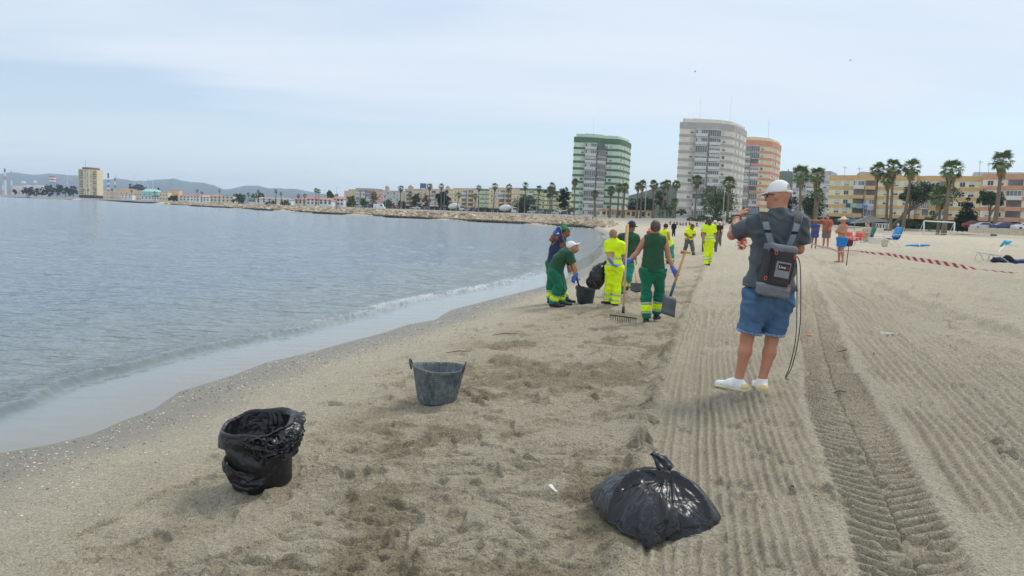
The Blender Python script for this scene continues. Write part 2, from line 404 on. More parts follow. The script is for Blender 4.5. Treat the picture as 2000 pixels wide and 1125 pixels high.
g1=noise(140,3,.75); g2=noise(38,4,.7); g3=noise(5,4,.6)
fac=mmul(mmul(mmul(mrange(g1,.28,.72,.55,1.45),mrange(g2,.3,.7,.78,1.22)),mrange(g3,.3,.7,.93,1.07)),mrange(noise(75,2,.5),.34,.42,.62,1.0))
vm=N.new('ShaderNodeVectorMath'); vm.operation='SCALE'; L.new(at_.outputs['Color'],vm.inputs[0]); L.new(fac,vm.inputs['Scale'])
# scattered pale grains and shell crumbs
vo=N.new('ShaderNodeTexVoronoi'); vo.inputs['Scale'].default_value=55; L.new(tc.outputs['Object'],vo.inputs['Vector'])
vc=N.new('ShaderNodeSeparateColor'); L.new(vo.outputs['Color'],vc.inputs[0])
sel=mmul(mrange(vc.outputs[0],.965,.97,0,1),mrange(vo.outputs['Distance'],.22,.3,1,0))
mx=N.new('ShaderNodeMix'); mx.data_type='RGBA'; L.new(mmul(sel,.8),mx.inputs[0]); L.new(vm.outputs[0],mx.inputs[6]); mx.inputs[7].default_value=(.55,.52,.45,1)
L.new(mx.outputs[2],b.inputs['Base Color'])
L.new(mrange(wt_.outputs['Fac'],0,1,.95,.42),b.inputs['Roughness'])
b.inputs['Specular IOR Level'].default_value=.35
hgt=madd(madd(mmul(g1,.35),mmul(g2,1.1)),mmul(noise(12,3),1.1))
bp=N.new('ShaderNodeBump'); bp.inputs['Distance'].default_value=.05; L.new(mrange(wt_.outputs['Fac'],0,1,.95,.12),bp.inputs['Strength']); L.new(hgt,bp.inputs['Height']); L.new(bp.outputs[0],b.inputs['Normal'])
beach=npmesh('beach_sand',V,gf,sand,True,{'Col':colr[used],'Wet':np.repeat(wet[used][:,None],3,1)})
setp(beach,kind='structure')
# ---------------------------------------------------------------- sea
k2=1.05/(1.95*768)
rows=1/np.arange(1/4.2,1/900.,-k2); rows=np.concatenate([[.3,1,2,3,3.6],rows,[1000,1200,1500,2000,3000,5000,9000]])
cols=np.concatenate([np.linspace(-math.pi,-.74,26)[:-1],np.linspace(-.74,.30,620)])
sx,sy,sf,nr,nc=polar(rows,cols)
ss,sa=shore(sx,sy)
dist=np.hypot(sx,sy)
u=-ss*(1+1.6*sm(24,70,dist))
ramp=sm(1.2,3.2,u)
def wave(x,y):
    xr=x*.96+y*.28; yr=-x*.28+y*.96           # crests run roughly along the shore
    wx=x+.35*fbm(x*.5,y*.5,311,2); 
    z=(fbm(x*.55+.3*y,y*.75,301,3,.5)-.5)*.07-np.abs(fbm(x*1.2,y*2.6,305,3,.55)*2-1)*.058-np.abs(fbm(x*2.7+5,y*6.4,309,2,.5)*2-1)*.028
    return z
far=1-sm(60,200,dist)
wob=.55*(fbm(sa*.22,sa*0+3.3,321,3)-.5)
br=u-(1.12+wob)                               # the small breaker parallel to the waterline
ndm=1-sm(95,140,sa-60)*1
ridge=np.where(br<0,np.exp(-(br/.07)**2),np.exp(-(br/.42)**2))*.058*(.55+.9*fbm(sa*.35,sa*0,331,2))
ridge2=np.exp(-((u-2.7-wob*2)/.35)**2)*.03*fbm(sa*.3,sa*0+9,341,2)
frothn=fbm(sx*9,sy*9,351,3,.6)
zone=np.exp(-((br-.16)/.28)**2)
sz=-.5+wave(sx,sy)*far*(.10+.90*ramp)*(1-zone*.4)+ridge+ridge2+zone*(frothn-.5)*.075*sm(2,14,sa-60)
thin=sm(.0,1.0,u)
sz=np.where(u<1.0,-.5+(sz+.5)*thin,sz)
sz=sz-.0-sm(.3,1.5,-u)*.4
foam=zone*sm(.45,.62,fbm(sx*14,sy*14,361,3,.65)*.7+.3*fbm(sx*1.2,sy*1.2,362,2)+.06)*sm(1,16,sa-66)*(1-.93*sm(16,34,dist))
foam=foam*.75
deep=sm(.8,9,u+1.5*(fbm(sx*.4,sy*.4,371,3)-.5))
shal=srgb((126,124,112)); seac=srgb((106,126,140)); mid=srgb((122,132,130))
sc_=mid*(1-deep[:,None])+seac*deep[:,None]
fl=sm(.0,1.2,u)[:,None]; sc_=shal*(1-fl)+sc_*fl
sc_=sc_*(1-zone[:,None]*.50)  # shaded front of the breaker painted as a darker line in the water colour
water=bpy.data.materials.new('sea_water'); water.use_nodes=True; nt=water.node_tree; N=nt.nodes; L=nt.links; b=N['Principled BSDF']
a1=N.new('ShaderNodeAttribute'); a1.attribute_name='Col'; a2=N.new('ShaderNodeAttribute'); a2.attribute_name='Foam'; a3=N.new('ShaderNodeAttribute'); a3.attribute_name='Calm'
mx=N.new('ShaderNodeMix'); mx.data_type='RGBA'; L.new(a2.outputs['Fac'],mx.inputs[0]); L.new(a1.outputs['Color'],mx.inputs[6]); mx.inputs[7].default_value=(.75,.76,.76,1)
L.new(mx.outputs[2],b.inputs['Base Color']); L.new(mrange(a2.outputs['Fac'],0,1,.12,.7),b.inputs['Roughness']); b.inputs['IOR'].default_value=1.5; b.inputs['Specular IOR Level'].default_value=.8
tc=N.new('ShaderNodeTexCoord')
mp=N.new('ShaderNodeMapping'); mp.inputs['Scale'].default_value=(.5,1.5,1); mp.inputs['Rotation'].default_value=(0,0,-.30); L.new(tc.outputs['Object'],mp.inputs[0])
def wnoise(sc,det,dist_=0.):
    n=N.new('ShaderNodeTexNoise'); n.inputs['Scale'].default_value=sc; n.inputs['Detail'].default_value=det; n.inputs['Distortion'].default_value=dist_; L.new(mp.outputs[0],n.inputs['Vector']); return n.outputs[0]
h=madd(madd(mmul(wnoise(1.1,3,.4),.55),mmul(wnoise(4.0,3,.3),.22)),mmul(wnoise(11,2),.05))
bp=N.new('ShaderNodeBump'); bp.inputs['Distance'].default_value=.8; L.new(mrange(a3.outputs['Fac'],0,1,.8,.03),bp.inputs['Strength']); L.new(h,bp.inputs['Height']); L.new(bp.outputs[0],b.inputs['Normal'])
calm=1-sm(.9,2.0,u)
fk=(ss[sf]<2.2).any(axis=1); sf=sf[fk]; used=np.zeros(len(sx),bool); used[sf.ravel()]=True; rem=np.cumsum(used)-1
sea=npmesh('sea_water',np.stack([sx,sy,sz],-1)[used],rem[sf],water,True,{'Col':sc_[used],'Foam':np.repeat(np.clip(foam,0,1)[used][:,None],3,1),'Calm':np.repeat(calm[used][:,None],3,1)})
setp(sea,kind='structure')
# ================================================================ BUILDINGS
TOWN=2.6
def pm(name,rgb,rough=.85,var=.10,scale=.6,**k):
    c=lin(rgb); g=sum(c)/3; c=tuple(min(.8,(v*.80+g*.20)*1.18) for v in c); return mat(name,c,rough,var,scale,**k)
M_glass=mat('window_glass',(.035,.045,.055),.15,.2,3,spec=.8); M_cur=mat('curtained_glass_and_recess',(.15,.155,.15),.2,.6,.35,spec=.7)
M_white=pm('white_frame',(205,204,200)); M_shut=pm('shutter',(196,190,176),scale=3)
M_roof=pm('roof_gravel',(150,146,140)); M_metal=pm('grey_metal',(120,122,125),.5); M_dark=pm('dark_void',(48,50,52))
M_pole=pm('lamp_pole',(165,165,160),.6)
def window_mesh(nm,wd,ht,panes,shut=0.,mf=None):
    b=MB(); f=.07; d=.10; mf=mf or M_white
    b.box((0,-d/2,-ht/2+f/2),(wd,d,f)); b.box((0,-d/2,ht/2-f/2),(wd,d,f))
    for s in(-1,1): b.box((s*(wd/2-f/2),-d/2,0),(f,d,ht-2*f-.004))
    for i in range(1,panes): b.box((-wd/2+wd*i/panes,-d/2-.005,0),(.06,d-.02,ht-2*f-.01))
    b.box((0,-.03,0),(wd-2*f,.03,ht-2*f),mi=1)
    if shut>0:
        hs=(ht-2*f)*shut; b.box((0,-.07,ht/2-f-hs/2),(wd-2*f-.01,.03,hs),mi=2)
    o=b.build('window',[mf,M_glass,M_shut]); me=o.data; bpy.data.objects.remove(o); me.name=nm; return me
WM=[window_mesh('window_pane_a',1.25,1.2,2,0),window_mesh('window_pane_b',1.25,1.2,2,.55),window_mesh('window_pane_c',1.25,1.2,2,1.),window_mesh('window_pane_d',1.25,1.2,2,.8)]
GM={}
def glazing_mesh(wd,ht,kind):
    key=(round(wd,1),round(ht,1),kind)
    if key in GM: return GM[key]
    b=MB(); n=max(3,int(wd/.75)); low=ht*.42 if kind!=2 else ht*.08
    b.box((0,-.5,-ht/2+low/2),(wd,1.0,low))                      # parapet below the glass
    b.box((0,-.5,ht/2-.12),(wd,1.0,.24))
    for i in range(n+1): b.box((-wd/2+.05+(wd-.1)*i/n,-.93,(low-.24)/2),(.09,.09,ht-low-.25))
    b.box((0,-.86,(low-.24)/2),(wd-.1,.04,ht-low-.26),mi=1)
    if kind==1:
        b.box((-wd*.2,-.9,(low-.24)/2+ .0),(wd*.35,.03,ht-low-.27),mi=2)
    if kind==3:
        b.box((0,-.9,(low-.24)/2+(ht-low)*.2),(wd-.2,.03,(ht-low)*.55),mi=2)
    o=b.build('balcony_glazing',[M_white,M_cur,M_shut]); me=o.data; bpy.data.objects.remove(o); GM[key]=me; return me
def offs(poly,d):
    cx=sum(p[0] for p in poly)/len(poly); cy=sum(p[1] for p in poly)/len(poly); r=[]
    for x,y in poly:
        l=math.hypot(x-cx,y-cy); r.append((x+(x-cx)/l*d,y+(y-cy)/l*d))
    return r
def wpt(px,Y): p=at(px,400,Y); return (p.x,Y)
def place(me,name,parent,P,rz,sx=1,sz=1):
    o=bpy.data.objects.new(name,me); link(o,parent); o.location=Vector(P)-parent.location; o.rotation_euler=(0,0,rz)
    if sx!=1 or sz!=1: o.scale=(sx,1,sz)
    return o
def block(name,label,cat,front,depth,z0,z1,n,light,dark,group=None,stacks=(),wins=(),parapet=1.1,groundcol=None,roofcol=None,gh=None,bandfrac=.36,open_=.25,seed=0,back=None,winy=.62):
    """banded apartment block. front: [(x,y)..] left to right seen from the sea; stacks: (edge,f0,f1) glazed balconies; wins: (edge,f)"""
    r=random.Random(seed+len(label)); 
    if back is None:
        cx=sum(p[0] for p in front)/len(front); cy=sum(p[1] for p in front)/len(front); l=math.hypot(cx,cy); bx,by=cx/l,cy/l
        ex=front[-1][0]-front[0][0]; ey=front[-1][1]-front[0][1]; el=math.hypot(ex,ey); bx,by=-ey/el,ex/el
        poly=list(front)+[(front[-1][0]+bx*depth,front[-1][1]+by*depth),(front[0][0]+bx*depth,front[0][1]+by*depth)]
    else: poly=list(front)+list(back)
    T=thing(name,label,cat,(sum(p[0] for p in poly)/len(poly),sum(p[1] for p in poly)/len(poly),z0),0,group)
    gh=gh or 3.2
    h=(z1-z0-gh-parapet)/n
    MB().prism(offs(poly,-.5),z0-.5,z0+gh-.003).build('ground_floor',groundcol or M_dark,T)
    MB().prism(poly,z0+gh,z1-.35).build('wall',light,T)
    MB().prism(offs(poly,-.6),z1-.353,z1-.25).build('roof',roofcol or M_roof,T)
    for i in range(n+1):
        zb=z0+gh+i*h; hb=h*bandfrac if i<n else parapet+ (h*.1)
        b=MB(); q=offs(poly,.14); b.prism(q,zb-.12,zb+hb-.12); b.build('band',dark,T)
    zw=lambda i: z0+gh+i*h+h*winy
    for i in range(n):
        for (e,f) in wins:
            a=Vector(front[e]);c=Vector(front[e+1]); p=a.lerp(c,f); u=(c-a).normalized(); rz=math.atan2(u.y,u.x); nn=Vector((u.y,-u.x))
            p=p+nn*.02; place(r.choice(WM),'window',T,(p.x,p.y,zw(i)),rz)
        for (e,f0,f1) in stacks:
            a=Vector(front[e]);c=Vector(front[e+1]); u=(c-a); wd=u.length*(f1-f0); u.normalize(); p=a.lerp(c,(f0+f1)/2); rz=math.atan2(u.y,u.x); nn=Vector((u.y,-u.x))
            if r.random()<open_:
                pp=p+nn*.15
                b=MB(); M=Matrix.Rotation(rz,4,'Z')
                b.box(p+nn*.02,(0,0,0)) if False else None
                b.box((pp.x,pp.y,zb_(z0,gh,h,i)+h*.62),(wd*.96,.05,h*.62),rz)
                b.build('balcony_recess_panel',M_cur,T)  # flat dark panel stands in for the shaded recess of an open balcony
                q=p+nn*.75; b=MB(); b.box((q.x,q.y,zb_(z0,gh,h,i)+h*.16),(wd,1.2,h*.40),rz); b.build('balcony_parapet',dark,T)
            else:
                me=glazing_mesh(wd,h*.93,r.choice([0,0,1,2,3])); place(me,'balcony_glazing',T,(p.x+nn.x*.12,p.y+nn.y*.12,zb_(z0,gh,h,i)+h*.48),rz)
    return T,h,poly
def zb_(z0,gh,h,i): return z0+gh+i*h
def antenna(T,x,y,z,h,r=.03):
    MB().tube([(x,y,z),(x,y,z+h)],[r,r*.5],5).tube([(x-.6,y,z+h*.8),(x+.6,y,z+h*.8)],r*.5,4).build('antenna',M_metal,T)
# --- green tower
def tower(label,fr,py,ybase,Yref,n,h,lc,dc,stacks,wins,seed,toph=2.2,gh=3.4,penth=True,backs=None):
    front=[wpt(px,Y) for px,Y in fr]
    z1=at(py[0],py[1],Yref).z; gz=z1-n*h-toph-gh
    T,hh,poly=block('tower_block',label,'tower',front,24,gz,z1,n,lc,dc,'tower blocks behind the palms',stacks,wins,open_=.12,parapet=toph*.9,gh=gh,seed=seed,groundcol=pm('tower_ground',(70,82,78)),bandfrac=.34,back=[wpt(px,Y) for px,Y in backs] if backs else None)
    # rooftop parapet storey
    c=T.location; q=offs(poly,-1.2); MB().prism(q,z1-.25,z1+1.5).build('roof_parapet',lc,T)
    MB().prism(offs(poly,-6),z1+1.5,z1+2.0).build('lift_house',dc,T)
    return T,poly,z1
gl=pm('tower_green_light',(194,214,190)); gd=pm('tower_green_dark',(84,120,88))
T,_p,z1=tower('green banded tower block, leftmost of the three tall towers',[(1115.5,321),(1137,321),(1159,321.5),(1176,324),(1204,324),(1217,331),(1226.5,342)],(1170,270),0,322,12,2.76,gl,gd,
  [(1,.02,.98),(2,.05,.95)],[(0,.8),(3,.42),(3,.1),(4,.3),(4,.8),(5,.3),(5,.75)],3,backs=[(1222,356),(1124,352)])
antenna(T,*wpt(1152,330),z1+1,9); antenna(T,*wpt(1174,330),z1+1,5)
yl=pm('tower_grey_light',(216,208,186)); yd=pm('tower_grey_dark',(172,166,162))
T,_p,z1=tower('tall grey and beige banded tower block, tallest of the three',[(1319,274),(1350,274),(1375,273),(1398,274),(1424,277),(1438,284),(1449,294)],(1380,241),0,274,12,2.80,yl,yd,
  [(1,.04,.96),(2,.04,.96)],[(0,.78),(3,.3),(4,.35),(4,.85),(5,.5)],5,backs=[(1444,306),(1326,304)])
antenna(T,*wpt(1356,285),z1+1,10); antenna(T,*wpt(1415,285),z1+1,11,.03)
ol=pm('tower_orange_light',(240,200,154)); od=pm('tower_orange_dark',(208,140,108))
T,_p,z1=tower('orange and salmon banded tower block half behind the grey tower',[(1440,320),(1449,318),(1458,318),(1476,318),(1500,321),(1510,327),(1518,337)],(1490,275),0,318,12,2.74,ol,od,
  [(1,.0,.95),(2,.05,.95)],[(3,.25),(4,.4),(4,.85),(5,.5)],9,backs=[(1513,350),(1446,348)])
antenna(T,*wpt(1491,325),z1+1,9,.05)
# --- yellow and orange rows on the right
wl=pm('render_cream',(232,212,168)); wd_=pm('render_ochre',(210,166,102)); pk=pm('render_terracotta',(200,142,108)); pc=pm('render_pale',(224,206,178))
RG='banded apartment rows behind the beach'
zt=at(1617,343,210).z; TR=2.5
block('apartment_block','long cream apartment row with ochre bands and laundry, right of the orange tower','apartment block',[wpt(1617,210),wpt(1664,206),wpt(1711,203),wpt(1786,198)],12,TR,zt,4,wl,wd_,RG,
  [(1,.02,.48),(1,.52,.98)],[(0,.36),(0,.72),(2,.24),(2,.48),(2,.76),(2,.93)],gh=2.3,open_=.5,seed=2)
block('apartment_block','cream and ochre apartment row behind the umbrella pines and goal','apartment block',[wpt(1787,199),wpt(1815,196),wpt(1866,193.5),wpt(1914,190)],12,TR,zt-.05,4,wl,wd_,RG,
  [(0,.55,.98),(1,.3,.6)],[(0,.25),(1,.15),(1,.8),(2,.22),(2,.60)],gh=2.3,open_=.4,seed=4)
block('apartment_block','terracotta banded apartment row at the right edge of the photo','apartment block',[wpt(1915,188),wpt(1963,185),wpt(1997,182.5),wpt(2060,179)],12,TR,zt+.3,4,pc,pk,RG,
  [(1,.05,.95)],[(0,.33),(0,.75),(2,.2),(2,.6)],gh=2.3,open_=.6,seed=6)
gl2=pm('render_greywhite',(200,200,198)); gd2=pm('render_greyband',(168,170,172))
block('apartment_block','pale grey apartment block behind the palms beside the orange tower','apartment block',[wpt(1545,262),wpt(1600,258),wpt(1618,256)],14,TR,at(1600,335,258).z,5,gl2,gd2,None,[(0,.5,.8)],[(0,.2),(0,.4),(0,.9),(1,.5)],gh=2.6,seed=8)
block('apartment_block','beige rear block showing above the roof of the ochre banded row','apartment block',[wpt(1676,262),wpt(1756,258)],12,TR,at(1715,337,260).z,5,pm('rear_beige',(205,186,160)),pm('rear_pink',(196,170,150)),None,[],[(0,.1),(0,.3),(0,.5),(0,.7),(0,.9)],gh=2.6,seed=9)
block('apartment_block','pale rear block above the terracotta row at the right edge','apartment block',[wpt(1897,250),wpt(2050,240)],12,TR,at(1950,337,246).z,5,pc,pm('rear_grey',(186,186,176)),None,[],[(0,.2),(0,.5),(0,.8)],gh=2.6,seed=10)
# laundry over the balconies of the ochre row
for i,(px,py,w_,h_,rgb,lab) in enumerate([(1654,397,1.2,1.1,(40,84,130),'dark blue cloth hung out left on the laundry line'),(1664,397,1.9,.95,(150,186,140),'green cloth drying on the balcony line'),(1677,398,1.8,1.2,(140,160,176),'grey blue sheet drying on the balcony line'),(1686,400,1.4,1.0,(104,130,170),'blue towel drying beside the lilac sheet'),(1698,402,1.9,1.2,(176,166,196),'lilac sheet drying at the right of the line')]):
    p=at(px,py,203); g=MB(); vs=[];fs=[]
    for a in range(9):
        for b_ in range(2): vs.append((p.x+(a/8-.5)*w_,p.y-.9+.08*math.sin(a*1.7+i),p.z-b_*h_))
    fs=[(2*a,2*a+2,2*a+3,2*a+1) for a in range(8)]; g.add(vs,fs); o=g.build('laundry',pm('laundry_%d'%i,rgb),None)
    o.modifiers.new('t','SOLIDIFY').thickness=.03; setp(o,lab,'laundry','laundry on the balcony')
# --- middle row across the bay
mid=[ # px0,px1,ytop,Y0,Y1,light,dark,n,label
 (672,680,373,540,538,(222,176,150),(208,160,136),4,'narrow pink block at the left end of the bay apartment row',(),[(0,.5)]),
 (680.3,694,370,538,534,(232,190,134),(214,166,112),4,'narrow orange block second from left in the bay row',(),[(0,.3),(0,.7)]),
 (694.5,727,368,530,524,(206,194,170),(160,150,134),4,'beige four storey block with dark balcony lines in the bay row',[(0,.05,.30),(0,.36,.62),(0,.68,.94)],[]),
 (727.5,747,371,522,518,(220,184,156),(204,160,136),4,'pink block left of the grey white block in the bay row',(),[(0,.3),(0,.7)]),
 (747.5,788,372.5,512,504,(196,196,188),(180,182,176),4,'grey white block with many small windows in the bay row',(),[(0,.1),(0,.25),(0,.4),(0,.55),(0,.7),(0,.85)]),
 (790,825,369,500,492,(214,194,164),(200,164,132),4,'beige block with salmon bands behind a palm in the bay row',[(0,.1,.4)],[(0,.55),(0,.75),(0,.92)]),
 (825.5,883,369.5,488,470,(222,196,164),(206,168,136),4,'long pinkish block left of the large round tree in the bay row',[(0,.3,.45),(0,.62,.76)],[(0,.1),(0,.2),(0,.52),(0,.86)]),
 (884,937,368,462,448,(230,210,162),(214,172,122),4,'yellow block with ochre bands behind the cement lorry',[(0,.34,.52),(0,.58,.76)],[(0,.1),(0,.22),(0,.86),(0,.95)]),
 (937.3,954,369.5,447,443,(196,208,160),(104,138,96),4,'narrow green banded block between two yellow blocks',[],[(0,.3),(0,.7)]),
 (954.3,1014,367,440,424,(228,208,162),(212,168,124),4,'yellow and pink block right of the narrow green one',[(0,.34,.52),(0,.56,.74)],[(0,.1),(0,.22),(0,.84),(0,.94)]),
 (1014.5,1046,368.5,422,414,(224,210,150),(96,130,92),4,'yellow block with green roof line behind the dark tree',[(0,.5,.85)],[(0,.15),(0,.35)]),
 (1057,1091,373,408,400,(226,212,146),(108,132,90),4,'pale yellow block with green bands left of the green tower',[],[(0,.12),(0,.38),(0,.64),(0,.88)])]
for i,(a,b_,yt,Y0,Y1,lc,dc,n,lab,st,wi) in enumerate(mid):
    pa,pb=wpt(a,Y0),wpt(b_,Y1)
    T,h,_=block('apartment_block',lab,'apartment block',[pa,pb],12,TOWN,at((a+b_)/2,yt,(Y0+Y1)/2).z,n,pm('mid_l%d'%i,lc),pm('mid_d%d'%i,dc),'apartment blocks along the bay',st,wi,gh=2.6,seed=20+i,open_=.45,bandfrac=.28,parapet=.9)
b=MB(); 
for px,pw,yt,yb in [(842,6,365,370),(803,9,365,369),(875,8,366,370),(757,7,366,372)]:
    p=at(px,yt,500); q=at(px,yb+3,500); b=MB(); b.box((p.x,p.y,(p.z+q.z)/2),(pw*.33,5,p.z-q.z)); b.add([(p.x-pw*.18,p.y-3,p.z+.01),(p.x+pw*.18,p.y-3,p.z+.01),(p.x,p.y-3,p.z+1.2),(p.x-pw*.18,p.y+3,p.z+.01),(p.x+pw*.18,p.y+3,p.z+.01),(p.x,p.y+3,p.z+1.2)],[(0,1,2),(3,5,4),(0,2,5,3),(1,4,5,2)])
    o=b.build('roof_house',pm('roof_house',(206,176,150))); setp(o,'small pitched stair house on the bay row roof, %s'%{842:'right of the blue box',803:'left of the blue box',875:'above the round dark tree',757:'above the grey white block'}[px],'roof house','roof houses of the bay row')
p=at(826.5,363,505); MB_=MB(); MB_.box(p,(3.7,3,3.2)); MB_.box((p.x-1.6,p.y,p.z-2.8),(.3,2,2.4)); MB_.box((p.x+1.6,p.y,p.z-2.8),(.3,2,2.4)); o=MB_.build('water_tank',pm('tank_blue',(66,104,140))); setp(o,'blue box shaped tank standing on a roof in the bay row','tank')
# beach kiosk buildings in front of the green tower
kc=pm('kiosk_cream',(226,198,150)); kr=pm('kiosk_roof',(196,132,84))
for a,b_,yt,Y,lab in [(1176,1223,411,225,'low cream beach kiosk in front of the green tower'),(1223.5,1272,412.5,222,'low cream changing house right of the kiosk with palms in front')]:
    x0=wpt(a,Y)[0]; x1=wpt(b_,Y)[0]; z0=2.3; z1=at((a+b_)/2,yt,Y).z
    T=thing('kiosk',lab,'kiosk',((x0+x1)/2,Y+3,z0))
    MB().box(((x0+x1)/2,Y+3,(z0+z1)/2-.5),(x1-x0,6,z1-z0+1)).build('wall',kc,T)
    MB().box(((x0+x1)/2,Y+2.7,z1+.14),(x1-x0+.8,7.4,.28)).build('roof',kr,T)
    for j in range(5):
        xx=x0+(j+.5)*(x1-x0)/5; MB().box((xx,Y-.02,z0+1.0),(.9,.06,1.2 if j%2 else .8)).build('window' if j%2==0 else 'door',M_glass,T)
    for j in range(3): MB().box((x0+(j+.5)*(x1-x0)/3,Y-.9,(z0+z1)/2-.2),(.22,.22,z1-z0+.1)).build('column',kc,T)
# ---------------------------------------------------------------- far town on the left
WT=window_mesh('far_window',1.3,1.2,1)
def house(px0,px1,yt,Y,wall,roof,lab,rh=1.4,dp=9,fl=2,nw=3):
    x0=wpt(px0,Y)[0]; x1=wpt(px1,Y)[0]; zt=at((px0+px1)/2,yt,Y).z; z1=max(TOWN+3,zt-rh); xc=(x0+x1)/2; W=x1-x0
    T=thing('house',lab,'house',(xc,Y+dp/2,TOWN),0,'houses across the bay')
    MB().box((xc,Y+dp/2,(TOWN+z1)/2-.3),(W,dp,z1-TOWN+.6)).build('wall',pm('hw%d_%d_%d'%wall,wall),T)
    b=MB(); o_=.5
    if rh>.6: b.add([(x0-o_,Y-o_,z1+.003),(x1+o_,Y-o_,z1+.003),(x1+o_,Y+dp+o_,z1+.003),(x0-o_,Y+dp+o_,z1+.003),(x0+W*.18,Y+dp/2,z1+rh),(x1-W*.18,Y+dp/2,z1+rh)],[(0,1,5,4),(1,2,5),(2,3,4,5),(3,0,4),(3,2,1,0)])
    else: b.box((xc,Y+dp/2,z1+.2),(W+.3,dp+.3,.4))
    b.build('roof',pm('hr%d_%d_%d'%roof,roof),T)
    for f in range(fl):
        zz=TOWN+1.6+f*(z1-TOWN-.4)/fl
        for j in range(nw): place(WT,'window',T,(x0+(j+.5)*W/nw,Y-.01,zz),0)
    return T
RD_=(186,104,84); BR=(176,130,100); GRF=(170,160,150)
for a in [
 (192,214,373,1120,(214,190,158),BR,'beige low house just right of the yellow waterside tower'),
 (214,232,370,1050,(206,184,158),GRF,'greyish beige house below the banded chimney',.4),
 (232,262,368.5,1000,(226,186,136),BR,'orange flat fronted house in front of the dark pine grove'),
 (236,257,380,860,(232,226,214),GRF,'low white waterfront house below the orange house',.4),
 (262,277,372,940,(214,190,156),BR,'beige house left of the turquoise building'),
 (277,309,369,900,(142,196,186),(150,200,192),'turquoise building with pitched top by the water',3.2),
 (275,296,384,780,(228,226,218),GRF,'low white annex in front of the turquoise building',.4),
 (296,311,381,760,(220,220,214),(84,84,86),'white house with dark roof right of the turquoise building'),
 (311,328,375,760,(214,194,152),GRF,'beige three storey house right of the dark roofed one',.4),
 (328,349,371,790,(228,176,112),(214,150,96),'orange house with stepped top near the tall pines',.5),
 (350,371,380,700,(234,232,226),RD_,'white house with red roof, first right of the orange house'),
 (371.5,390,379,680,(230,228,222),RD_,'white house with red roof, second right of the orange house'),
 (390.5,409,381,640,(232,230,224),(206,150,120),'white house with pale red roof behind two palms'),
 (410,432,380,600,(208,192,164),BR,'beige house with brown roof behind the single tall palm'),
 (432.5,456,382,580,(204,192,172),GRF,'beige flat roofed house left of the hedge trees',.4),
 (486,498,388,500,(232,230,226),GRF,'small white house beside the green sail roof',.4),
 (499,532,385.5,500,(232,230,222),(150,140,128),'long white house with grey roof, left half'),
 (532.5,568,387,490,(228,222,208),(156,144,128),'long pale house with grey roof, right half'),
 (575,598,386,460,(220,208,186),RD_,'pale house with long red roof behind two palms'),
 (598.5,622,384,455,(232,222,196),RD_,'cream house with red roof behind the tall twin palms'),
 (623,648,389,420,(234,230,222),BR,'low white house left of the big green tree'),
 (650,671,383,430,(230,226,220),(180,126,110),'white house with red roof left of the pink block')]:
    house(*a[:7],**({'rh':a[7]} if len(a)>7 else {}))
# yellow waterside tower
yc=pm('far_tower_cream',(232,208,158)); ys=pm('far_tower_band',(206,176,128))  # wall cream and the darker tone of the storey bands
fr=[wpt(153.8,902),wpt(164,896),wpt(175,896),wpt(190.5,905)]
z1=at(172,331,900).z
T,h,poly=block('tower_block','yellow waterside tower block across the bay, tallest building on the left','tower',fr,18,TOWN,z1,14,yc,ys,None,[(0,.15,.9),(2,.45,.9)],[(1,.3),(1,.7),(2,.2)],gh=3,seed=31,open_=.75,bandfrac=.24,parapet=.8)
MB().prism(offs(poly,-4),z1-.2,z1+2.6).build('roof_house',pm('maroon',(130,86,84)),T); antenna(T,*wpt(168,905),z1+2,9,.2)
# refinery behind the trees
M_cw=pm('chimney_white',(214,212,212)); M_cb=pm('chimney_black',(70,72,76)); M_cr=pm('chimney_red',(196,96,90)); M_cg=pm('chimney_grey',(150,160,168))
def chimney(px,yt,Y,w_,lab,bands,cat='chimney'):
    p=at(px,yt,Y); z0=TOWN; T=thing('chimney',lab,cat,(p.x,Y,z0),0,'refinery stacks beyond the bay'); k=len(bands); zz=np.linspace(p.z,z0,k+1)
    for i,mm in enumerate(bands):
        r0=w_/2*(1+.5*(i/k)); r1=w_/2*(1+.5*((i+1)/k)); MB().tube([(p.x,Y,zz[i+1]+.01),(p.x,Y,zz[i])],[r1,r0],10).build('shaft_band',mm,T)
chimney(9.4,329,2600,5,'tall white chimney with black top at the far left edge',[M_cb,M_cw,M_cr,M_cw,M_cw,M_cw,M_cw])
chimney(22,333,2600,3.2,'slim pinkish lattice stack second from the left edge',[M_cg,M_cg,M_cw,pm('pinkish',(190,150,146)),pm('pinkish',(190,150,146))])
chimney(211.4,338,2200,4.6,'black and white banded chimney right of the yellow tower',[M_cb,M_cb,M_cw,M_cb,M_cw,M_cb,M_cw,M_cb,M_cw,M_cw,M_cg])
chimney(224.4,347,2200,3.2,'short black tipped white chimney beside the banded one',[M_cb,M_cw,M_cb,M_cw,M_cw,M_cw])
chimney(227.2,340,2400,1.2,'thin grey mast between the chimneys and the pines',[M_cg,M_cg])
for px,yt,lab in [(37.5,357,'small grey refinery column left of the white tank tower'),(41,358,'second small refinery column'),(5,352,'pale refinery tower at the very left'),(289,347,'thin grey mast rising from the hills behind the turquoise building')]: chimney(px,yt,2500,3 if px<100 else 1.2,lab,[M_cg,M_cw,pm('pinkish',(190,150,146))])
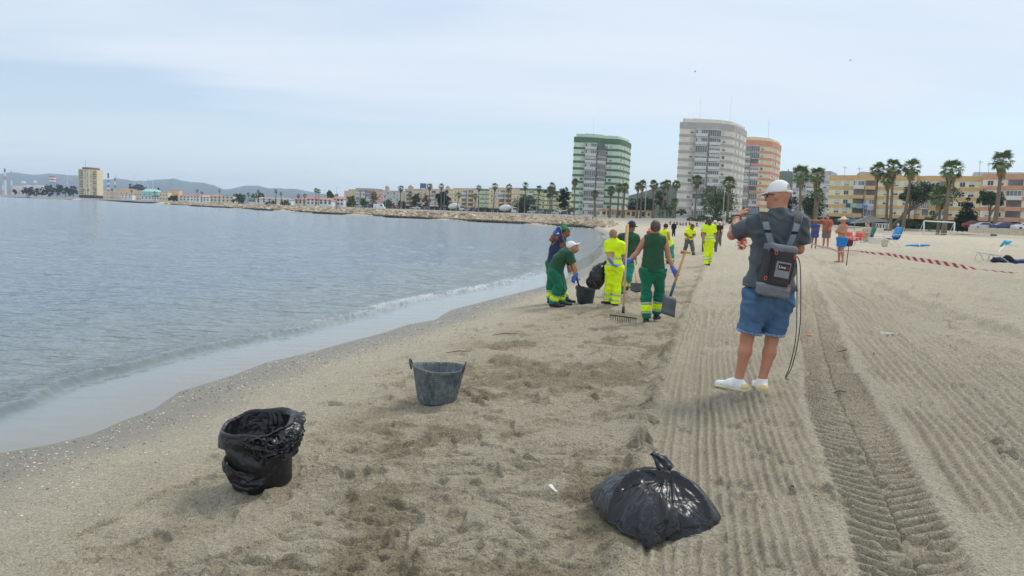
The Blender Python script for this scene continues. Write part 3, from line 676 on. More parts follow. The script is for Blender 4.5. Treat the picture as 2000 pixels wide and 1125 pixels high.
for px,yt,w_,lab,mats_ in [(46,354,11,'pink and white water tower among the refinery tanks',[M_cw,pm('pinkish',(190,150,146))]),(69,353,9,'white mushroom shaped water tower',[M_cw,M_cg])]:
    p=at(px,yt,2300); T=thing('water_tower',lab,'water tower',(p.x,2300,TOWN)); MB().tube([(p.x,2300,p.z-9),(p.x,2300,p.z-6),(p.x,2300,p.z-1.5),(p.x,2300,p.z)],[w_*.2,w_*.55,w_*.55,w_*.25],12).build('tank',mats_[0],T); MB().tube([(p.x,2300,TOWN),(p.x,2300,p.z-8.99)],w_*.22,8).build('shaft',mats_[1],T)
p=at(102,344,1900); T=thing('water_tower','big red and white checked water tower on grey legs','water tower',(p.x,1900,TOWN))
for i in range(4): MB().tube([(p.x,1900,p.z-3.4*(i+1)+.02),(p.x,1900,p.z-3.4*i)],[7.4,7.4],16).build('tank_band',M_cr if i%2==0 else M_cw,T)
for i in range(8): a=i*math.pi/4; MB().tube([(p.x+6*math.cos(a),1900+6*math.sin(a),TOWN),(p.x+6*math.cos(a),1900+6*math.sin(a),p.z-13.6)],.7,6).build('leg',M_cg,T)
for px,yt,w_,hh,lab in [(56,362,30,10,'low round beige storage tank left of the mushroom tower'),(76,362,26,9,'low round beige storage tank right of the mushroom tower'),(33,363,22,9,'white storage tank near the left edge'),(86,364,16,7,'small beige storage tank before the red tower')]:
    p=at(px,yt,2150); o=MB().tube([(p.x,2150,TOWN),(p.x,2150,p.z-1),(p.x,2150,p.z)],[w_/2,w_/2,w_*.1],20).build('storage_tank',pm('tank_beige',(214,198,178))); setp(o,lab,'storage tank','refinery tanks')
def turbine(px,yt,Y,lab):
    p=at(px,yt,Y); T=thing('wind_turbine',lab,'wind turbine',(p.x,Y,0),0,'wind turbines before the hills'); Lb=p.z*.45
    MB().tube([(p.x,Y,0),(p.x,Y,p.z)],[2.2,1.3],8).build('tower',M_cw,T)
    for k_ in range(3):
        a=k_*2.094+px; MB().tube([(p.x,Y-3,p.z),(p.x+math.cos(a)*Lb,Y-3,p.z+math.sin(a)*Lb)],[1.4,.4],5).build('blade',M_cw,T)
turbine(131.5,346,5200,'white wind turbine left of the yellow tower'); turbine(280,354,5200,'white wind turbine above the dark pines'); turbine(298,354,5200,'white wind turbine right of the dark pines, above the turquoise building'); turbine(263,347,5600,'faint wind turbine on the hill crest above the orange house')
# ================================================================ HILLS
def hill(name,prof,Y,rgb,depth=1500,z0=0,seed=0,rows_=9):
    vs=[];fs=[]; xs=np.linspace(prof[0][0],prof[-1][0],int((prof[-1][0]-prof[0][0])/3)+2); py=np.interp(xs,[p[0] for p in prof],[p[1] for p in prof])
    for i,(a,b_) in enumerate(zip(xs,py)):
        top=at(a,b_,Y); tz=top.z
        for j in range(rows_):
            t=j/(rows_-1); Yj=Y-depth*(1-t) if t<1 else Y
            zz=(tz-z0)*(1-(1-t)**1.6)+z0+ (float(fbm(np.array([a*.05]),np.array([t*3.+seed]),seed,3)[0])-.5)*(tz-z0)*.25*math.sin(math.pi*t)
            vs.append((top.x/Y*Yj,Yj,zz))
        vs.append((top.x*1.06,Y*1.06,z0))
    r=rows_+1; n=len(xs)
    for i in range(n-1):
        for j in range(r-1): fs.append((i*r+j,(i+1)*r+j,(i+1)*r+j+1,i*r+j+1))
    b=MB(); b.add(vs,fs); o=b.build(name,mat('hillside_%s'%seed,lin(rgb),.95,.35 if Y>3000 else .6,.004 if Y>3000 else .09,bump=0),smooth=True); return setp(o,kind='structure')
hill('far_hills',[(-260,352),(-120,344),(0,340),(22,337.5),(60,341),(110,341),(154,343),(190,352),(230,349.5),(265,354),(290,353),(320,350.5),(345,352),(372,357),(398,357.5),(418,362),(436,369.5),(452,369),(480,363),(505,363.5),(525,368),(570,369),(600,373),(630,379),(665,387),(760,402)],8200,(52,58,52),3500,0,1)
hill('green_hill',[(1150,412),(1215,386),(1232,381),(1262,373),(1290,366),(1360,352),(1450,341),(1512,337),(1530,334),(1545,335),(1562,341),(1610,352),(1700,372),(1800,400)],760,(50,60,44),260,2,2,10)
hill('low_inland_rise',[(640,392),(700,386),(800,384),(900,388),(1000,386),(1120,380),(1200,396),(1300,410)],1100,(88,96,72),400,2,3)
# small masts on the green hill
for px,yt,lab in [(1540,330,'thin mast on the green hill, left one'),(1550,326,'thin mast on the green hill, middle one'),(1555,329,'thin mast on the green hill, right one')]:
    p=at(px,yt,765); o=MB().tube([(p.x,765,p.z-11),(p.x,765,p.z)],.35,5).tube([(p.x-1,765,p.z-2),(p.x+1,765,p.z-2)],.2,4).build('mast',M_metal); setp(o,lab,'mast','masts on the green hill')

for px,py,Y_,h_,lab in [(1659,343,202,2.6,'thin roof aerial above the laundry balcony'),(1688,341,202,2.0,'short roof aerial left of the palm cluster'),(1808,343,196,3.2,'branched roof aerial between the leaning palm and the goal palm'),(1894,344,190,3.4,'branched roof aerial above the dark conifer'),(1927,340,188,3.6,'thin roof aerial left of the tallest palm'),(1945,341,186,3.2,'roof aerial just left of the tallest palm crown'),(1973,340,184,2.4,'short roof aerial right of the tallest palm')]:
    p=at(px,py,Y_); o=MB().tube([(p.x,Y_+3,p.z-.8),(p.x,Y_+3,p.z+h_)],.045,5).tube([(p.x-.6,Y_+3,p.z+h_*.85),(p.x+.7,Y_+3,p.z+h_*.85)],.035,4).tube([(p.x-.3,Y_+3,p.z+h_),(p.x-.3,Y_+3,p.z+h_*.7)],.03,4).build('aerial',M_metal); setp(o,lab,'aerial','roof aerials')
# ================================================================ TREES
M_leaf=mat('foliage',lin((92,106,70)),.7,.45,.9,face=.35,spec=.25); M_pine=mat('pine_foliage',lin((74,90,66)),.7,.45,.8,face=.35,spec=.2); M_con=mat('conifer_foliage',lin((50,60,52)),.75,.4,.9,face=.3,spec=.2)
M_bark=pm('bark',(104,92,78),.95,.3,3); M_ptr=mat('palm_trunk',lin((122,108,92)),.95,.25,3,bump=.6,bscale=8)
M_frond=mat('palm_frond',lin((106,120,80)),.55,.35,2,face=.3,spec=.35); M_dead=mat('dead_frond',lin((138,118,88)),.9,.3,2,face=.25)
def leafcloud(b,C,R,n,size,rng,shape='ell',flat=.0):
    """leaf clumps spread through an uneven crown: many small bent quads grouped in twigs"""
    n=int(n*1.7); cl=max(8,n//40); cs=[]
    for _ in range(cl):
        while True:
            p=Vector((rng.uniform(-1,1),rng.uniform(-1,1),rng.uniform(-1,1)))
            if shape=='ell' and .25<p.length<1: break
            if shape=='cone' and math.hypot(p.x,p.y)<(1-(p.z+1)/2)*.98+.03: break
            if shape=='dome' and p.length<1 and p.length>.3 and p.z>-.35: break
        cs.append(Vector((C[0]+p.x*R[0],C[1]+p.y*R[1],C[2]+p.z*R[2])))
    per=max(4,n//cl); mr_=sum(R)/3
    for c in cs:
        cr_=mr_*rng.uniform(.18,.40)
        for _ in range(per):
            d=Vector((rng.gauss(0,1),rng.gauss(0,1),rng.gauss(0,.7))); d=d*(cr_/max(.3,d.length))*rng.uniform(.4,1.0); p=c+d
            a=Vector((rng.gauss(0,1),rng.gauss(0,1),rng.gauss(0,.6))).normalized(); t=a.orthogonal().normalized(); t.rotate(Matrix.Rotation(rng.uniform(0,6.28),3,a)); s=a.cross(t); l=size*rng.uniform(.8,1.6)
            b.add([p-t*l*.5,p+s*l*.42,p+t*l*.5+a*l*.15,p-s*l*.42],[(0,1,2,3)])
def crownmesh(b,name,mt,parent): return b.build(name,mt,parent)
def tree(px,ybase,ytop,Y,wpx,label,kind='round',n=900,mt=None,group='trees behind the beach',z0=None,crown_h=None,rng=None,lean=0,size=None):
    rng=rng or random.Random(int(px*7+ytop)); sc=Y/F
    top=at(px,ytop,Y); z0=TOWN if z0 is None else z0; W=wpx*sc/2; H=top.z-z0
    T=thing('tree' if kind!='cone' else 'conifer',label,'tree',(top.x-lean,Y,z0),0,group)
    mt=mt or M_leaf; ch=crown_h*sc if crown_h else H*.85
    b=MB(); sz=size or max(.28,1.9*sc)
    if kind=='cone': leafcloud(b,(top.x,Y,top.z-ch/2),(W,W,ch/2),n,sz,rng,'cone')
    elif kind=='umbrella':
        for k_ in range(4):
            ox=rng.uniform(-.55,.55)*W; leafcloud(b,(top.x+ox,Y+rng.uniform(-.4,.4)*W,top.z-ch*.5+rng.uniform(-.12,.12)*ch),(W*.55,W*.6,ch*.42),n//4,sz,rng,'dome')
    else:
        leafcloud(b,(top.x,Y,top.z-ch/2),(W*.9,W*.9,ch/2),int(n*.6),sz,rng)
        for k_ in range(4): leafcloud(b,(top.x+rng.uniform(-.5,.5)*W,Y+rng.uniform(-.5,.5)*W,top.z-ch/2+rng.uniform(-.25,.3)*ch),(W*.5,W*.5,ch*.27),n//9,sz,rng)
    # canopy
    crownmesh(b,'crown',mt,T)
    t=MB(); zc=top.z-ch*.45; r0=max(.18,W*.09)
    t.tube([(top.x-lean,Y,z0-.3),(top.x-lean*.5,Y,z0+(zc-z0)*.5),(top.x,Y,zc)],[r0,r0*.75,r0*.4],7)
    for k_ in range(5):
        a=rng.uniform(0,6.28); q=rng.uniform(.35,.8); st=Vector((top.x-lean*(1-q),Y,z0+(zc-z0)*q)); en=Vector((top.x+math.cos(a)*W*.6,Y+math.sin(a)*W*.6,zc+rng.uniform(0,.3)*ch)); t.tube([st,(st+en)/2+Vector((0,0,-.1*ch)),en],[r0*.45,r0*.3,r0*.12],5)
    t.build('trunk',M_bark,T); return T
def frond_mesh(seed,Lp=1.0,Lf=1.15):
    """fan leaf: stalk along +x drooping, then a fan of narrow pleated fingers"""
    r=random.Random(seed); b=MB(); b.tube([(0,0,0),(Lp*.5,0,.06),(Lp,0,.02)],[.03,.025,.02],3)
    n=9
    for i in range(n):
        a=math.radians(-78+156*i/(n-1)); l=Lf*(.72+.28*math.cos(a))*r.uniform(.85,1.08); d=Vector((math.cos(a),math.sin(a),0)); s=Vector((-d.y,d.x,0))
        p0=Vector((Lp,0,.02)); p1=p0+d*l*.55+Vector((0,0,.06)); p2=p0+d*l+Vector((0,0,-.30*r.uniform(.6,1.4)))
        w_=.135*Lf/1.15
        b.add([p0,p1+s*w_,p1-s*w_,p2],[(0,2,1),(1,2,3)])
    o=b.build('frond',[M_frond]); me=o.data; bpy.data.objects.remove(o); return me
FRM=[frond_mesh(i) for i in range(4)]
def frond_xform(rng,k,n,R):
    az=k*2.39996+rng.uniform(-.3,.3); el=math.radians(78-135*((k+.5)/n)**1.05)+rng.uniform(-.12,.12)
    return Matrix.Rotation(az,4,'Z')@Matrix.Rotation(-el,4,'Y')@Matrix.Rotation(rng.uniform(-.5,.5),4,'X')@Matrix.Scale(R*rng.uniform(.85,1.1)/2.15,4)
def palm(px,yc,base_px,ybase,Y,crown_px,label,separate=False,z0=None,trunk=.28,nf=34,skirt=True,short=False):
    rng=random.Random(int(px*13)); c=at(px,yc,Y); z0=base(np.array([at(base_px,ybase,Y).x]),np.array([Y]))[0] if z0 is None else z0
    bx=at(base_px,ybase,Y).x; R=crown_px*Y/F/2*(1.36 if Y<180 else 1.25); trunk*=.78
    T=thing('palm_tree',label,'palm tree',(bx,Y,z0),0,'palms along the seafront'); k=8; pts=[];rad=[]
    for i in range(k+1):
        t=i/k; pts.append((bx+(c.x-bx)*(t**1.25),Y+.15*math.sin(t*3+px),z0-.3+(c.z-z0+.3)*t)); rad.append(trunk*(1.35-.55*t+ (.35*(1-t)**6)))
    MB().tube(pts,rad,9).build('trunk',M_ptr,T)
    cc=Vector(pts[-1])
    if separate:
        for q in range(nf):
            M=frond_xform(rng,q,nf,R); o=bpy.data.objects.new('frond',FRM[q%4]); link(o,T); M.translation=cc-T.location+Vector((0,0,.05)); o.matrix_local=M
    else:
        b=MB()
        for q in range(nf):
            M=frond_xform(rng,q,nf,R); M.translation=cc; me=FRM[q%4]; b.add([M@v.co for v in me.vertices],[tuple(p.vertices) for p in me.polygons])
        b.build('crown',M_frond,T)
    if skirt:
        b=MB()
        for q in range(26):
            a=rng.uniform(0,6.28); l=R*rng.uniform(.5,1.0); zz=cc.z-rng.uniform(.1,R*.5); d=Vector((math.cos(a),math.sin(a),0)); s=Vector((-d.y,d.x,0))*l*.16
            p=Vector((cc.x,cc.y,zz))+d*trunk*.7; p1=p+d*l*.22+Vector((0,0,-l*.35)); p2=p+d*l*.2+Vector((0,0,-l)); b.add([p,p1+s,p1-s,p2],[(0,2,1),(1,2,3)])
        b.build('dead_skirt',M_dead,T)
    return T
# tall palms on the right, fronds as separate pieces
for a in [
 (1564.5,342,1561,440,172,33,'tall palm just right of the man in the white cap'),
 (1596.5,343,1590,436,176,31,'palm second right of the man in the white cap, above the pointing man'),
 (1715.5,333,1706,441,168,27,'leftmost palm of the cluster over the laundry balcony'),
 (1735,352,1731,443,166,24,'shorter reddish trunked palm inside the right cluster'),
 (1745.8,327,1738,445,165,29,'tallest straight palm of the cluster beside the laundry balcony'),
 (1781,329,1763,446,163,33,'leaning palm in front of the ochre row, right of the cluster'),
 (1859,333,1843,450,150,38,'thick leaning palm behind the football goal'),
 (1958,316,1941,451,150,38,'tallest palm at the far right, behind the parked cars')]:
    palm(*a[:6],a[6],True,trunk=.34 if a[0]<1800 else .45)
for a in [
 (1838.7,384,1831,450,152,38,'short bushy palm left of the thick leaning palm',.3),(1598,378,1594,440,170,20,'short palm under the second palm near the cap man',.25),
 (1362,352,1356,433,200,22,'palm in front of the grey tower, left of its trees',.26),(1424,358,1420,432,192,26,'palm in front of the grey tower between two lamp posts',.30),
 (1321,361,1319,420,232,17,'palm at the left edge of the grey tower, right one of the pair',.25),(1304,359,1303,420,240,16,'palm left of the grey tower, middle of three close ones',.25),(1296,362,1295,420,242,16,'palm left of the grey tower, leftmost of three close ones',.25),
 (1317,396,1315,424,226,17,'short palm at the foot of the grey tower',.3),
 (1277,361,1275,430,214,18,'palm at the right end of the kiosks',.26),(1254.5,361,1250,431,212,18,'palm in front of the second kiosk, right of a pair',.26),(1246,364,1243,432,208,15,'palm in front of the second kiosk, left of a pair',.26),
 (1220,366,1216,431,206,17,'palm between the two kiosks, right of the close pair',.30),(1209,366,1205,429,210,15,'palm between the two kiosks, left of the close pair',.26),(1194,372,1190,431,204,17,'palm in front of the green tower near its right side',.30),
 (1162,379,1162,433,200,15,'lower palm standing at the rocks in front of the green tower',.24),(1123,356,1121,422,250,14,'palm at the left edge of the green tower',.26),
 (1078.6,363,1077,417,330,14,'palm in front of the pale yellow green banded block, right',.26),(1053,369,1050,418,330,13,'palm left of the pale yellow block by the dark tree',.26),(1026.5,363,1024,419,320,14,'tall palm in front of the dark bay tree',.26),
 (994,366,992,418,330,13,'palm beside the cement mixer, right one',.26),(966.4,364,963,418,330,13,'palm beside the cement mixer, left one',.26),(935.6,367,934,417,340,11,'palm in front of the narrow green block',.24),
 (928,383,927,417,340,11,'lower palm just left of the narrow green block',.24),(896,381,892,420,315,10,'slanting low palm by the white silo lorry',.2),
 (862,364,861,412,370,12,'palm left of the round dark tree, right of a pair',.26),(839,364,838,413,370,12,'palm left of the round dark tree, left of a pair',.26),(782.5,368,782,410,400,12,'tall palm in front of the grey white block',.26),(800,379,800,410,410,9,'dull short palm right of the grey white block',.24),
 (617,372,616,402,420,9,'left palm of the tall twin pair before the cream house',.24),(622.7,374,622,402,420,9,'right palm of the tall twin pair before the cream house',.24),
 (595,382,594,402,430,8,'palm before the red roof, right one',.22),(582.7,383,582,402,430,8,'palm before the red roof, left one',.22),(549,379,549,400,450,7,'palm before the long white house, right one',.22),(539,374,539,400,450,8,'palm before the long white house, middle one',.22),(505,375,505,400,480,8,'palm before the long white house, left one',.22),
 (429,373,429,395,560,6,'single tall palm before the beige houses',.22),(394,377,394,393,600,6,'palm before the red roofed houses, right one',.22),(385,373,385,393,610,6,'palm before the red roofed houses, left one',.22),(485,380,484,399,490,8,'palm at the left side of the green hedge trees',.22),
 (257,373,257,388,850,5,'palm before the orange house across the bay',.25),(219,371,219,386,900,5,'palm below the banded chimney',.25),(302,376,302,390,760,5,'palm beside the turquoise building',.22),(163,371,163,384,880,5,'palm at the foot of the yellow tower, left',.25),(172,371,172,384,880,5,'palm at the foot of the yellow tower, middle',.25),(186,371,186,384,880,5,'palm at the foot of the yellow tower, right',.25)]:
    palm(*a[:6],a[6],False,trunk=a[7],nf=34 if a[4]<260 else 20,skirt=a[4]<420)
# broadleaf and pine trees
UM='umbrella'
for a in [
 (1812,0,355,172,106,'wide umbrella pine canopy in front of the ochre row behind the goal',UM,3600,M_pine,2.4,46,7),
 (1780,0,366,176,44,'smaller umbrella pine left of the wide pine canopy',UM,1500,M_pine,2.4,34,0),
 (1938,0,369,158,56,'pine with bare trunk in front of the terracotta row',UM,2200,M_pine,2.4,38,0),
 (1892,0,381,156,42,'dark dense conifer between the goal and the cars','cone',2600,M_con,2.3,66,0),
 (1591,0,372,182,54,'dark spreading tree behind the pointing man','round',2200,M_pine,2.6,56,0),
 (1404,0,361,215,78,'large dense tree in front of the grey tower','round',3600,M_leaf,2.5,64,0),
 (1291,0,372,262,30,'pine left of the grey tower','round',900,M_pine,2.8,36,0),
 (1268,0,384,262,24,'dark low tree behind the kiosks','round',700,M_pine,2.8,30,0),
 (1102,0,368,345,26,'dark pine grove tree left of the green tower','round',1400,M_con,3,44,0),
 (1076,0,364,395,34,'rounded tree behind the pale yellow block','round',700,M_leaf,3,26,0),
 (1026,0,381,350,60,'wide dark tree in front of the green roofed yellow block','round',2200,M_pine,3,36,0),
 (867,0,374,392,34,'large round dark tree between two bay blocks','round',1500,M_con,3,38,0),
 (813,0,376,420,24,'bluish dark tree beside the beige bay block','round',900,M_pine,3,30,0),
 (833,0,378,430,16,'brownish tree in front of the pinkish bay block','round',500,M_bark,3,28,0),
 (686,0,382,440,22,'round green tree before the orange bay block','round',800,M_leaf,3,24,0),
 (711,0,388,430,20,'low tree before the beige four storey block','round',600,M_leaf,3,20,0),
 (731,0,373,455,15,'brown ragged palm like tree before the pink bay block','round',500,M_dead,3,30,0),
 (758,0,390,430,22,'low bush tree before the grey white block, left','round',700,M_leaf,3,18,0),
 (784,0,392,425,20,'low bush tree before the grey white block, right','round',600,M_pine,3,18,0),
 (650,0,372,470,26,'big green tree between the white houses','round',900,M_leaf,3,26,0),
 (467,0,379,540,27,'wide tree between the beige house and the sail roof','round',900,M_pine,3,22,0),
 (505,0,378,560,34,'broad green tree behind the long white house','round',900,M_leaf,3,18,0),
 (530,0,392,440,24,'low shrub trees along the shore road before the white house','round',600,M_leaf,3,11,0),
 (556,0,393,430,20,'low shrub trees right of the first shrubs on the shore road','round',500,M_leaf,3,10,0),
 (260,0,359,1500,24,'dark pine grove on the rise, left half','round',500,M_con,3,14,0),(274,0,361,1500,22,'dark pine grove on the rise, right half','round',500,M_con,3,12,0),
 (309.5,0,364,1050,4,'narrow cypress behind the turquoise building','cone',250,M_con,3,14,0),
 (338,0,382,690,20,'dark tree before the orange house','round',500,M_con,3,14,0),(1538,0,372,235,46,'dark tree mass left of the pale grey block behind the cap man','round',1500,M_con,2.6,44,0),(1252,0,388,300,60,'dark wooded patch behind the kiosks','round',1500,M_con,2.6,32,0),
 (29,0,369,1000,10,'small dark tree at the far left shore','round',300,M_con,3,10,0)]:
    tree(a[0],0,a[2],a[3],a[4],a[5],a[6],a[7],a[8],z0=a[9],crown_h=a[10],lean=a[11])
for i,(px,yt,wp) in enumerate([(52,366,20),(66,363,22),(82,364,22),(97,362,22),(112,361,24),(128,364,22),(143,363,22)]):
    tree(px,0,yt,1020,wp,['leftmost','second','third','fourth','fifth','sixth','rightmost'][i]+' round crown in the dark tree belt left of the yellow tower','round',420,M_con,z0=3,crown_h=20,group='tree belt across the bay')
# bushes
def bush(px,yb,yt,Y,wpx,label,mt=M_leaf,n=500,z0=None):
    c=at(px,(yb+yt)/2,Y); h_=(yb-yt)*Y/F/2; W=wpx*Y/F/2; b=MB(); leafcloud(b,c,(W,W*.7,h_),n,max(.2,1.4*Y/F),random.Random(int(px)),'dome'); leafcloud(b,(c.x,c.y,c.z-h_*.4),(W,W*.7,h_*.7),n//2,max(.2,1.4*Y/F),random.Random(int(px)+1)); o=b.build('bush',mt); return setp(o,label,'bush','bushes behind the beach')
for a in [(1352,437,424,190,22,'round bush at the foot of the grey tower, left'),(1372,437,420,188,26,'round bush below the palm at the grey tower'),(1398,437,420,190,28,'bush below the large tree, middle'),(1432,440,418,186,26,'bush right of the lamp posts'),(1330,420,408,235,24,'ragged bush between short palms at the grey tower'),(1300,424,398,235,26,'brownish pampas like shrub left of the grey tower'),
 (1820,450,412,166,36,'dark shrub behind the football goal, left part'),(1780,446,428,172,26,'low green shrub at the foot of the leaning palm'),(1570,440,415,176,30,'shrub by the palm behind the cap man'),(1985,452,436,158,20,'rounded shrub between the blue and white cars'),(1640,440,427,190,24,'low shrub under the ochre row, left end'),(1765,446,430,168,18,'shrub right of the palm cluster'),(1545,440,424,185,20,'low shrub hidden behind the cap man'),(1108,414,405,300,30,'hedge in front of the green tower, left')]:
    bush(*a)
# pale kiosk sign, lamp posts
def lamp(px,yt,yb,Y,label,arm=1.2):
    p=at(px,yt,Y); z0=at(px,yb,Y).z-.5; T=thing('street_lamp',label,'street lamp',(p.x,Y,z0),0,'lamp posts along the seafront')
    MB().tube([(p.x,Y,z0),(p.x,Y,p.z)],[.14,.07],6).build('post',M_pole,T); MB().box((p.x+arm/2,Y,p.z),(arm,.3,.12)).build('lamp_head',M_pole,T)
for a in [(1133,364,424,235,'lamp post in front of the green tower, left'),(1167,383,424,235,'lamp post in front of the green tower, right'),(1262.5,364,430,222,'tall lamp post above the second kiosk'),(1279,361,430,226,'lamp post right of the second kiosk'),(1416,358,432,200,'tall lamp post left of the palm at the grey tower'),(1837,352,400,176,'lamp post rising above the umbrella pine'),(1613,362,440,180,'lamp post left of the ochre row'),(1600,368,440,182,'lamp post beside the second palm'),
 (868,377,414,372,'lamp post between palm and round tree'),(785.6,379,410,400,'lamp post beside the tall palm'),(753,392,410,405,'lamp post near the caravan'),(657.5,366,405,430,'tall lamp post left of the pink block'),(634,369,392,470,'thin lamp post left of the big green tree'),(478,383,399,500,'lamp post beside the hedge trees'),(1050,363,424,330,'lamp post near the wide dark tree'),(1013,377,420,335,'lamp post right of the cement mixer')]:
    lamp(*a)
# ================================================================ ROCKS of the revetment
M_rock=mat('boulder',lin((182,166,142)),.9,.35,.5,bump=.8,bscale=3,face=.30)
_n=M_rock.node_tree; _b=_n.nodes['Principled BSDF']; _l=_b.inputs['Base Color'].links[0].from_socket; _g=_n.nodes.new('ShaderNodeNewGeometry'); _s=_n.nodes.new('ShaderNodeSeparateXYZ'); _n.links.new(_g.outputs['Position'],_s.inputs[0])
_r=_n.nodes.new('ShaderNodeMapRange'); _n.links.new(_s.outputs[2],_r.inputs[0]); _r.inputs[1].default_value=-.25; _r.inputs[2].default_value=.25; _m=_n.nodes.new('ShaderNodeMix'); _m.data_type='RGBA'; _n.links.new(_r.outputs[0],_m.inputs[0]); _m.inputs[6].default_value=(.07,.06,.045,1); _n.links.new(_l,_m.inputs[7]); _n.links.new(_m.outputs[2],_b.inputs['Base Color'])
rr=random.Random(11)
def rockverts(c,s,r):
    b=MB(); b.ell((0,0,0),(1,1,1),6,4); vs=[]; ph=[r.uniform(0,6) for _ in range(4)]
    M=Matrix.Rotation(r.uniform(0,6.28),3,'Z')@Matrix.Rotation(r.uniform(-.6,.6),3,'X'); sx,sy,sz=s*r.uniform(.8,1.3),s*r.uniform(.7,1.1),s*r.uniform(.55,.85)
    for v in b.v:
        v=Vector(v); k_=1+.16*math.sin(v.x*3+ph[0])+.14*math.sin(v.y*4+ph[1])+.12*math.sin(v.z*4+ph[2]); m_=max(abs(v.x),abs(v.y),abs(v.z)); v=v*(k_*(.55+.45/max(.58,m_))); vs.append(M@Vector((v.x*sx,v.y*sy,v.z*sz))+Vector(c))
    return vs,b.f
RT=thing('rock_revetment','sloping bank of pale tan boulders along the waterline','rock bank',(0,0,0)); 
del RT['category']; RT['kind']='structure'; del RT['label']
RMS=[]
for i in range(8):
    b=MB(); b.add(*rockverts((0,0,0),1,rr)); o=b.build('rock',M_rock); RMS.append(o.data); bpy.data.objects.remove(o)
cnt=0; stuffb=MB(); a0=ARC_END-16
arcs=np.arange(a0,a0+560,1.0)
px_=np.interp(arcs,ACC,SHA[:,0]); py_=np.interp(arcs,ACC,SHA[:,1])
for i,ar in enumerate(arcs):
    j=min(len(SEG)-1,int(np.searchsorted(ACC,ar)-1)); d=SEG[j]/SEGL[j]; nrm=Vector((d[1],-d[0],0)) 
    for q in range(6):
        sd_=q*1.1+rr.uniform(-.5,.5)+.1; pos=Vector((px_[i],py_[i],0))+nrm*sd_+Vector((d[0],d[1],0))*rr.uniform(-.6,.6)
        w_=min(1,max(0,(ar-a0)/22)); 
        if rr.random()>.25+.75*w_: continue
        zz=float(base(np.array([pos.x]),np.array([pos.y]))[0]); s=rr.uniform(.45,.95)*(.5+.5*w_)
        if ar>a0+180 and rr.random()<.55: continue
        zz=max(zz,-.6)
        if cnt<300 and (q in(1,2,3,4,5)) :
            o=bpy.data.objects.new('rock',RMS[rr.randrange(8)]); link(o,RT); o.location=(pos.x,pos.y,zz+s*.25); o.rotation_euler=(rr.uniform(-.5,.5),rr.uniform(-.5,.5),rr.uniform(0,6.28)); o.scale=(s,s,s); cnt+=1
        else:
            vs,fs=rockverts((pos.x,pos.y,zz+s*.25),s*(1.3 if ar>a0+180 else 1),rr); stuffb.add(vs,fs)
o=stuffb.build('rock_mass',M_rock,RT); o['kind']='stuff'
# promenade wall and path behind the revetment, following the shore
M_prom=pm('promenade_concrete',(196,188,172)); 
def ribbon(name,o0,o1,zf,a_from,a_to,step,mt,thick=.2,kind='structure'):
    vs=[];fs=[]; A_=np.arange(a_from,a_to,step)
    for ar in A_:
        j=min(len(SEG)-1,max(0,int(np.searchsorted(ACC,ar)-1))); d=SEG[j]/SEGL[j]; 
        if j+1<len(SEG) : 
            f=(ar-ACC[j])/SEGL[j]; d2=SEG[j+1]/SEGL[j+1]; d0=SEG[j-1]/SEGL[j-1]; d=d*(1-abs(f-.5))+ (d2 if f>.5 else d0)*abs(f-.5); d=d/np.hypot(*d)
        n=np.array([d[1],-d[0]]); c=np.array([np.interp(ar,ACC,SHA[:,0]),np.interp(ar,ACC,SHA[:,1])])
        for oo in(o0,o1):
            p=c+n*oo
            for z in(zf-thick,zf): vs.append((p[0],p[1],z))
    for i in range(len(A_)-1):
        a=4*i; b_=a+4; fs+=[(a+1,a+3,b_+3,b_+1),(a,a+1,b_+1,b_),(a+2,b_+2,b_+3,a+3)]
    b=MB(); b.add(vs,fs); o=b.build(name,mt); return setp(o,kind=kind)
ribbon('promenade_wall',7.2,7.8,1.95,ARC_END+8,ARC_END+1100,6,M_prom,1.2)
ribbon('promenade_path',7.8,18,1.66,ARC_END+26,ARC_END+1100,6,pm('promenade_paving',(206,196,176)),.3)
ribbon('shore_road',18.5,28,2.0,ARC_END+34,ARC_END+1100,6,pm('asphalt',(92,92,94)),.3)
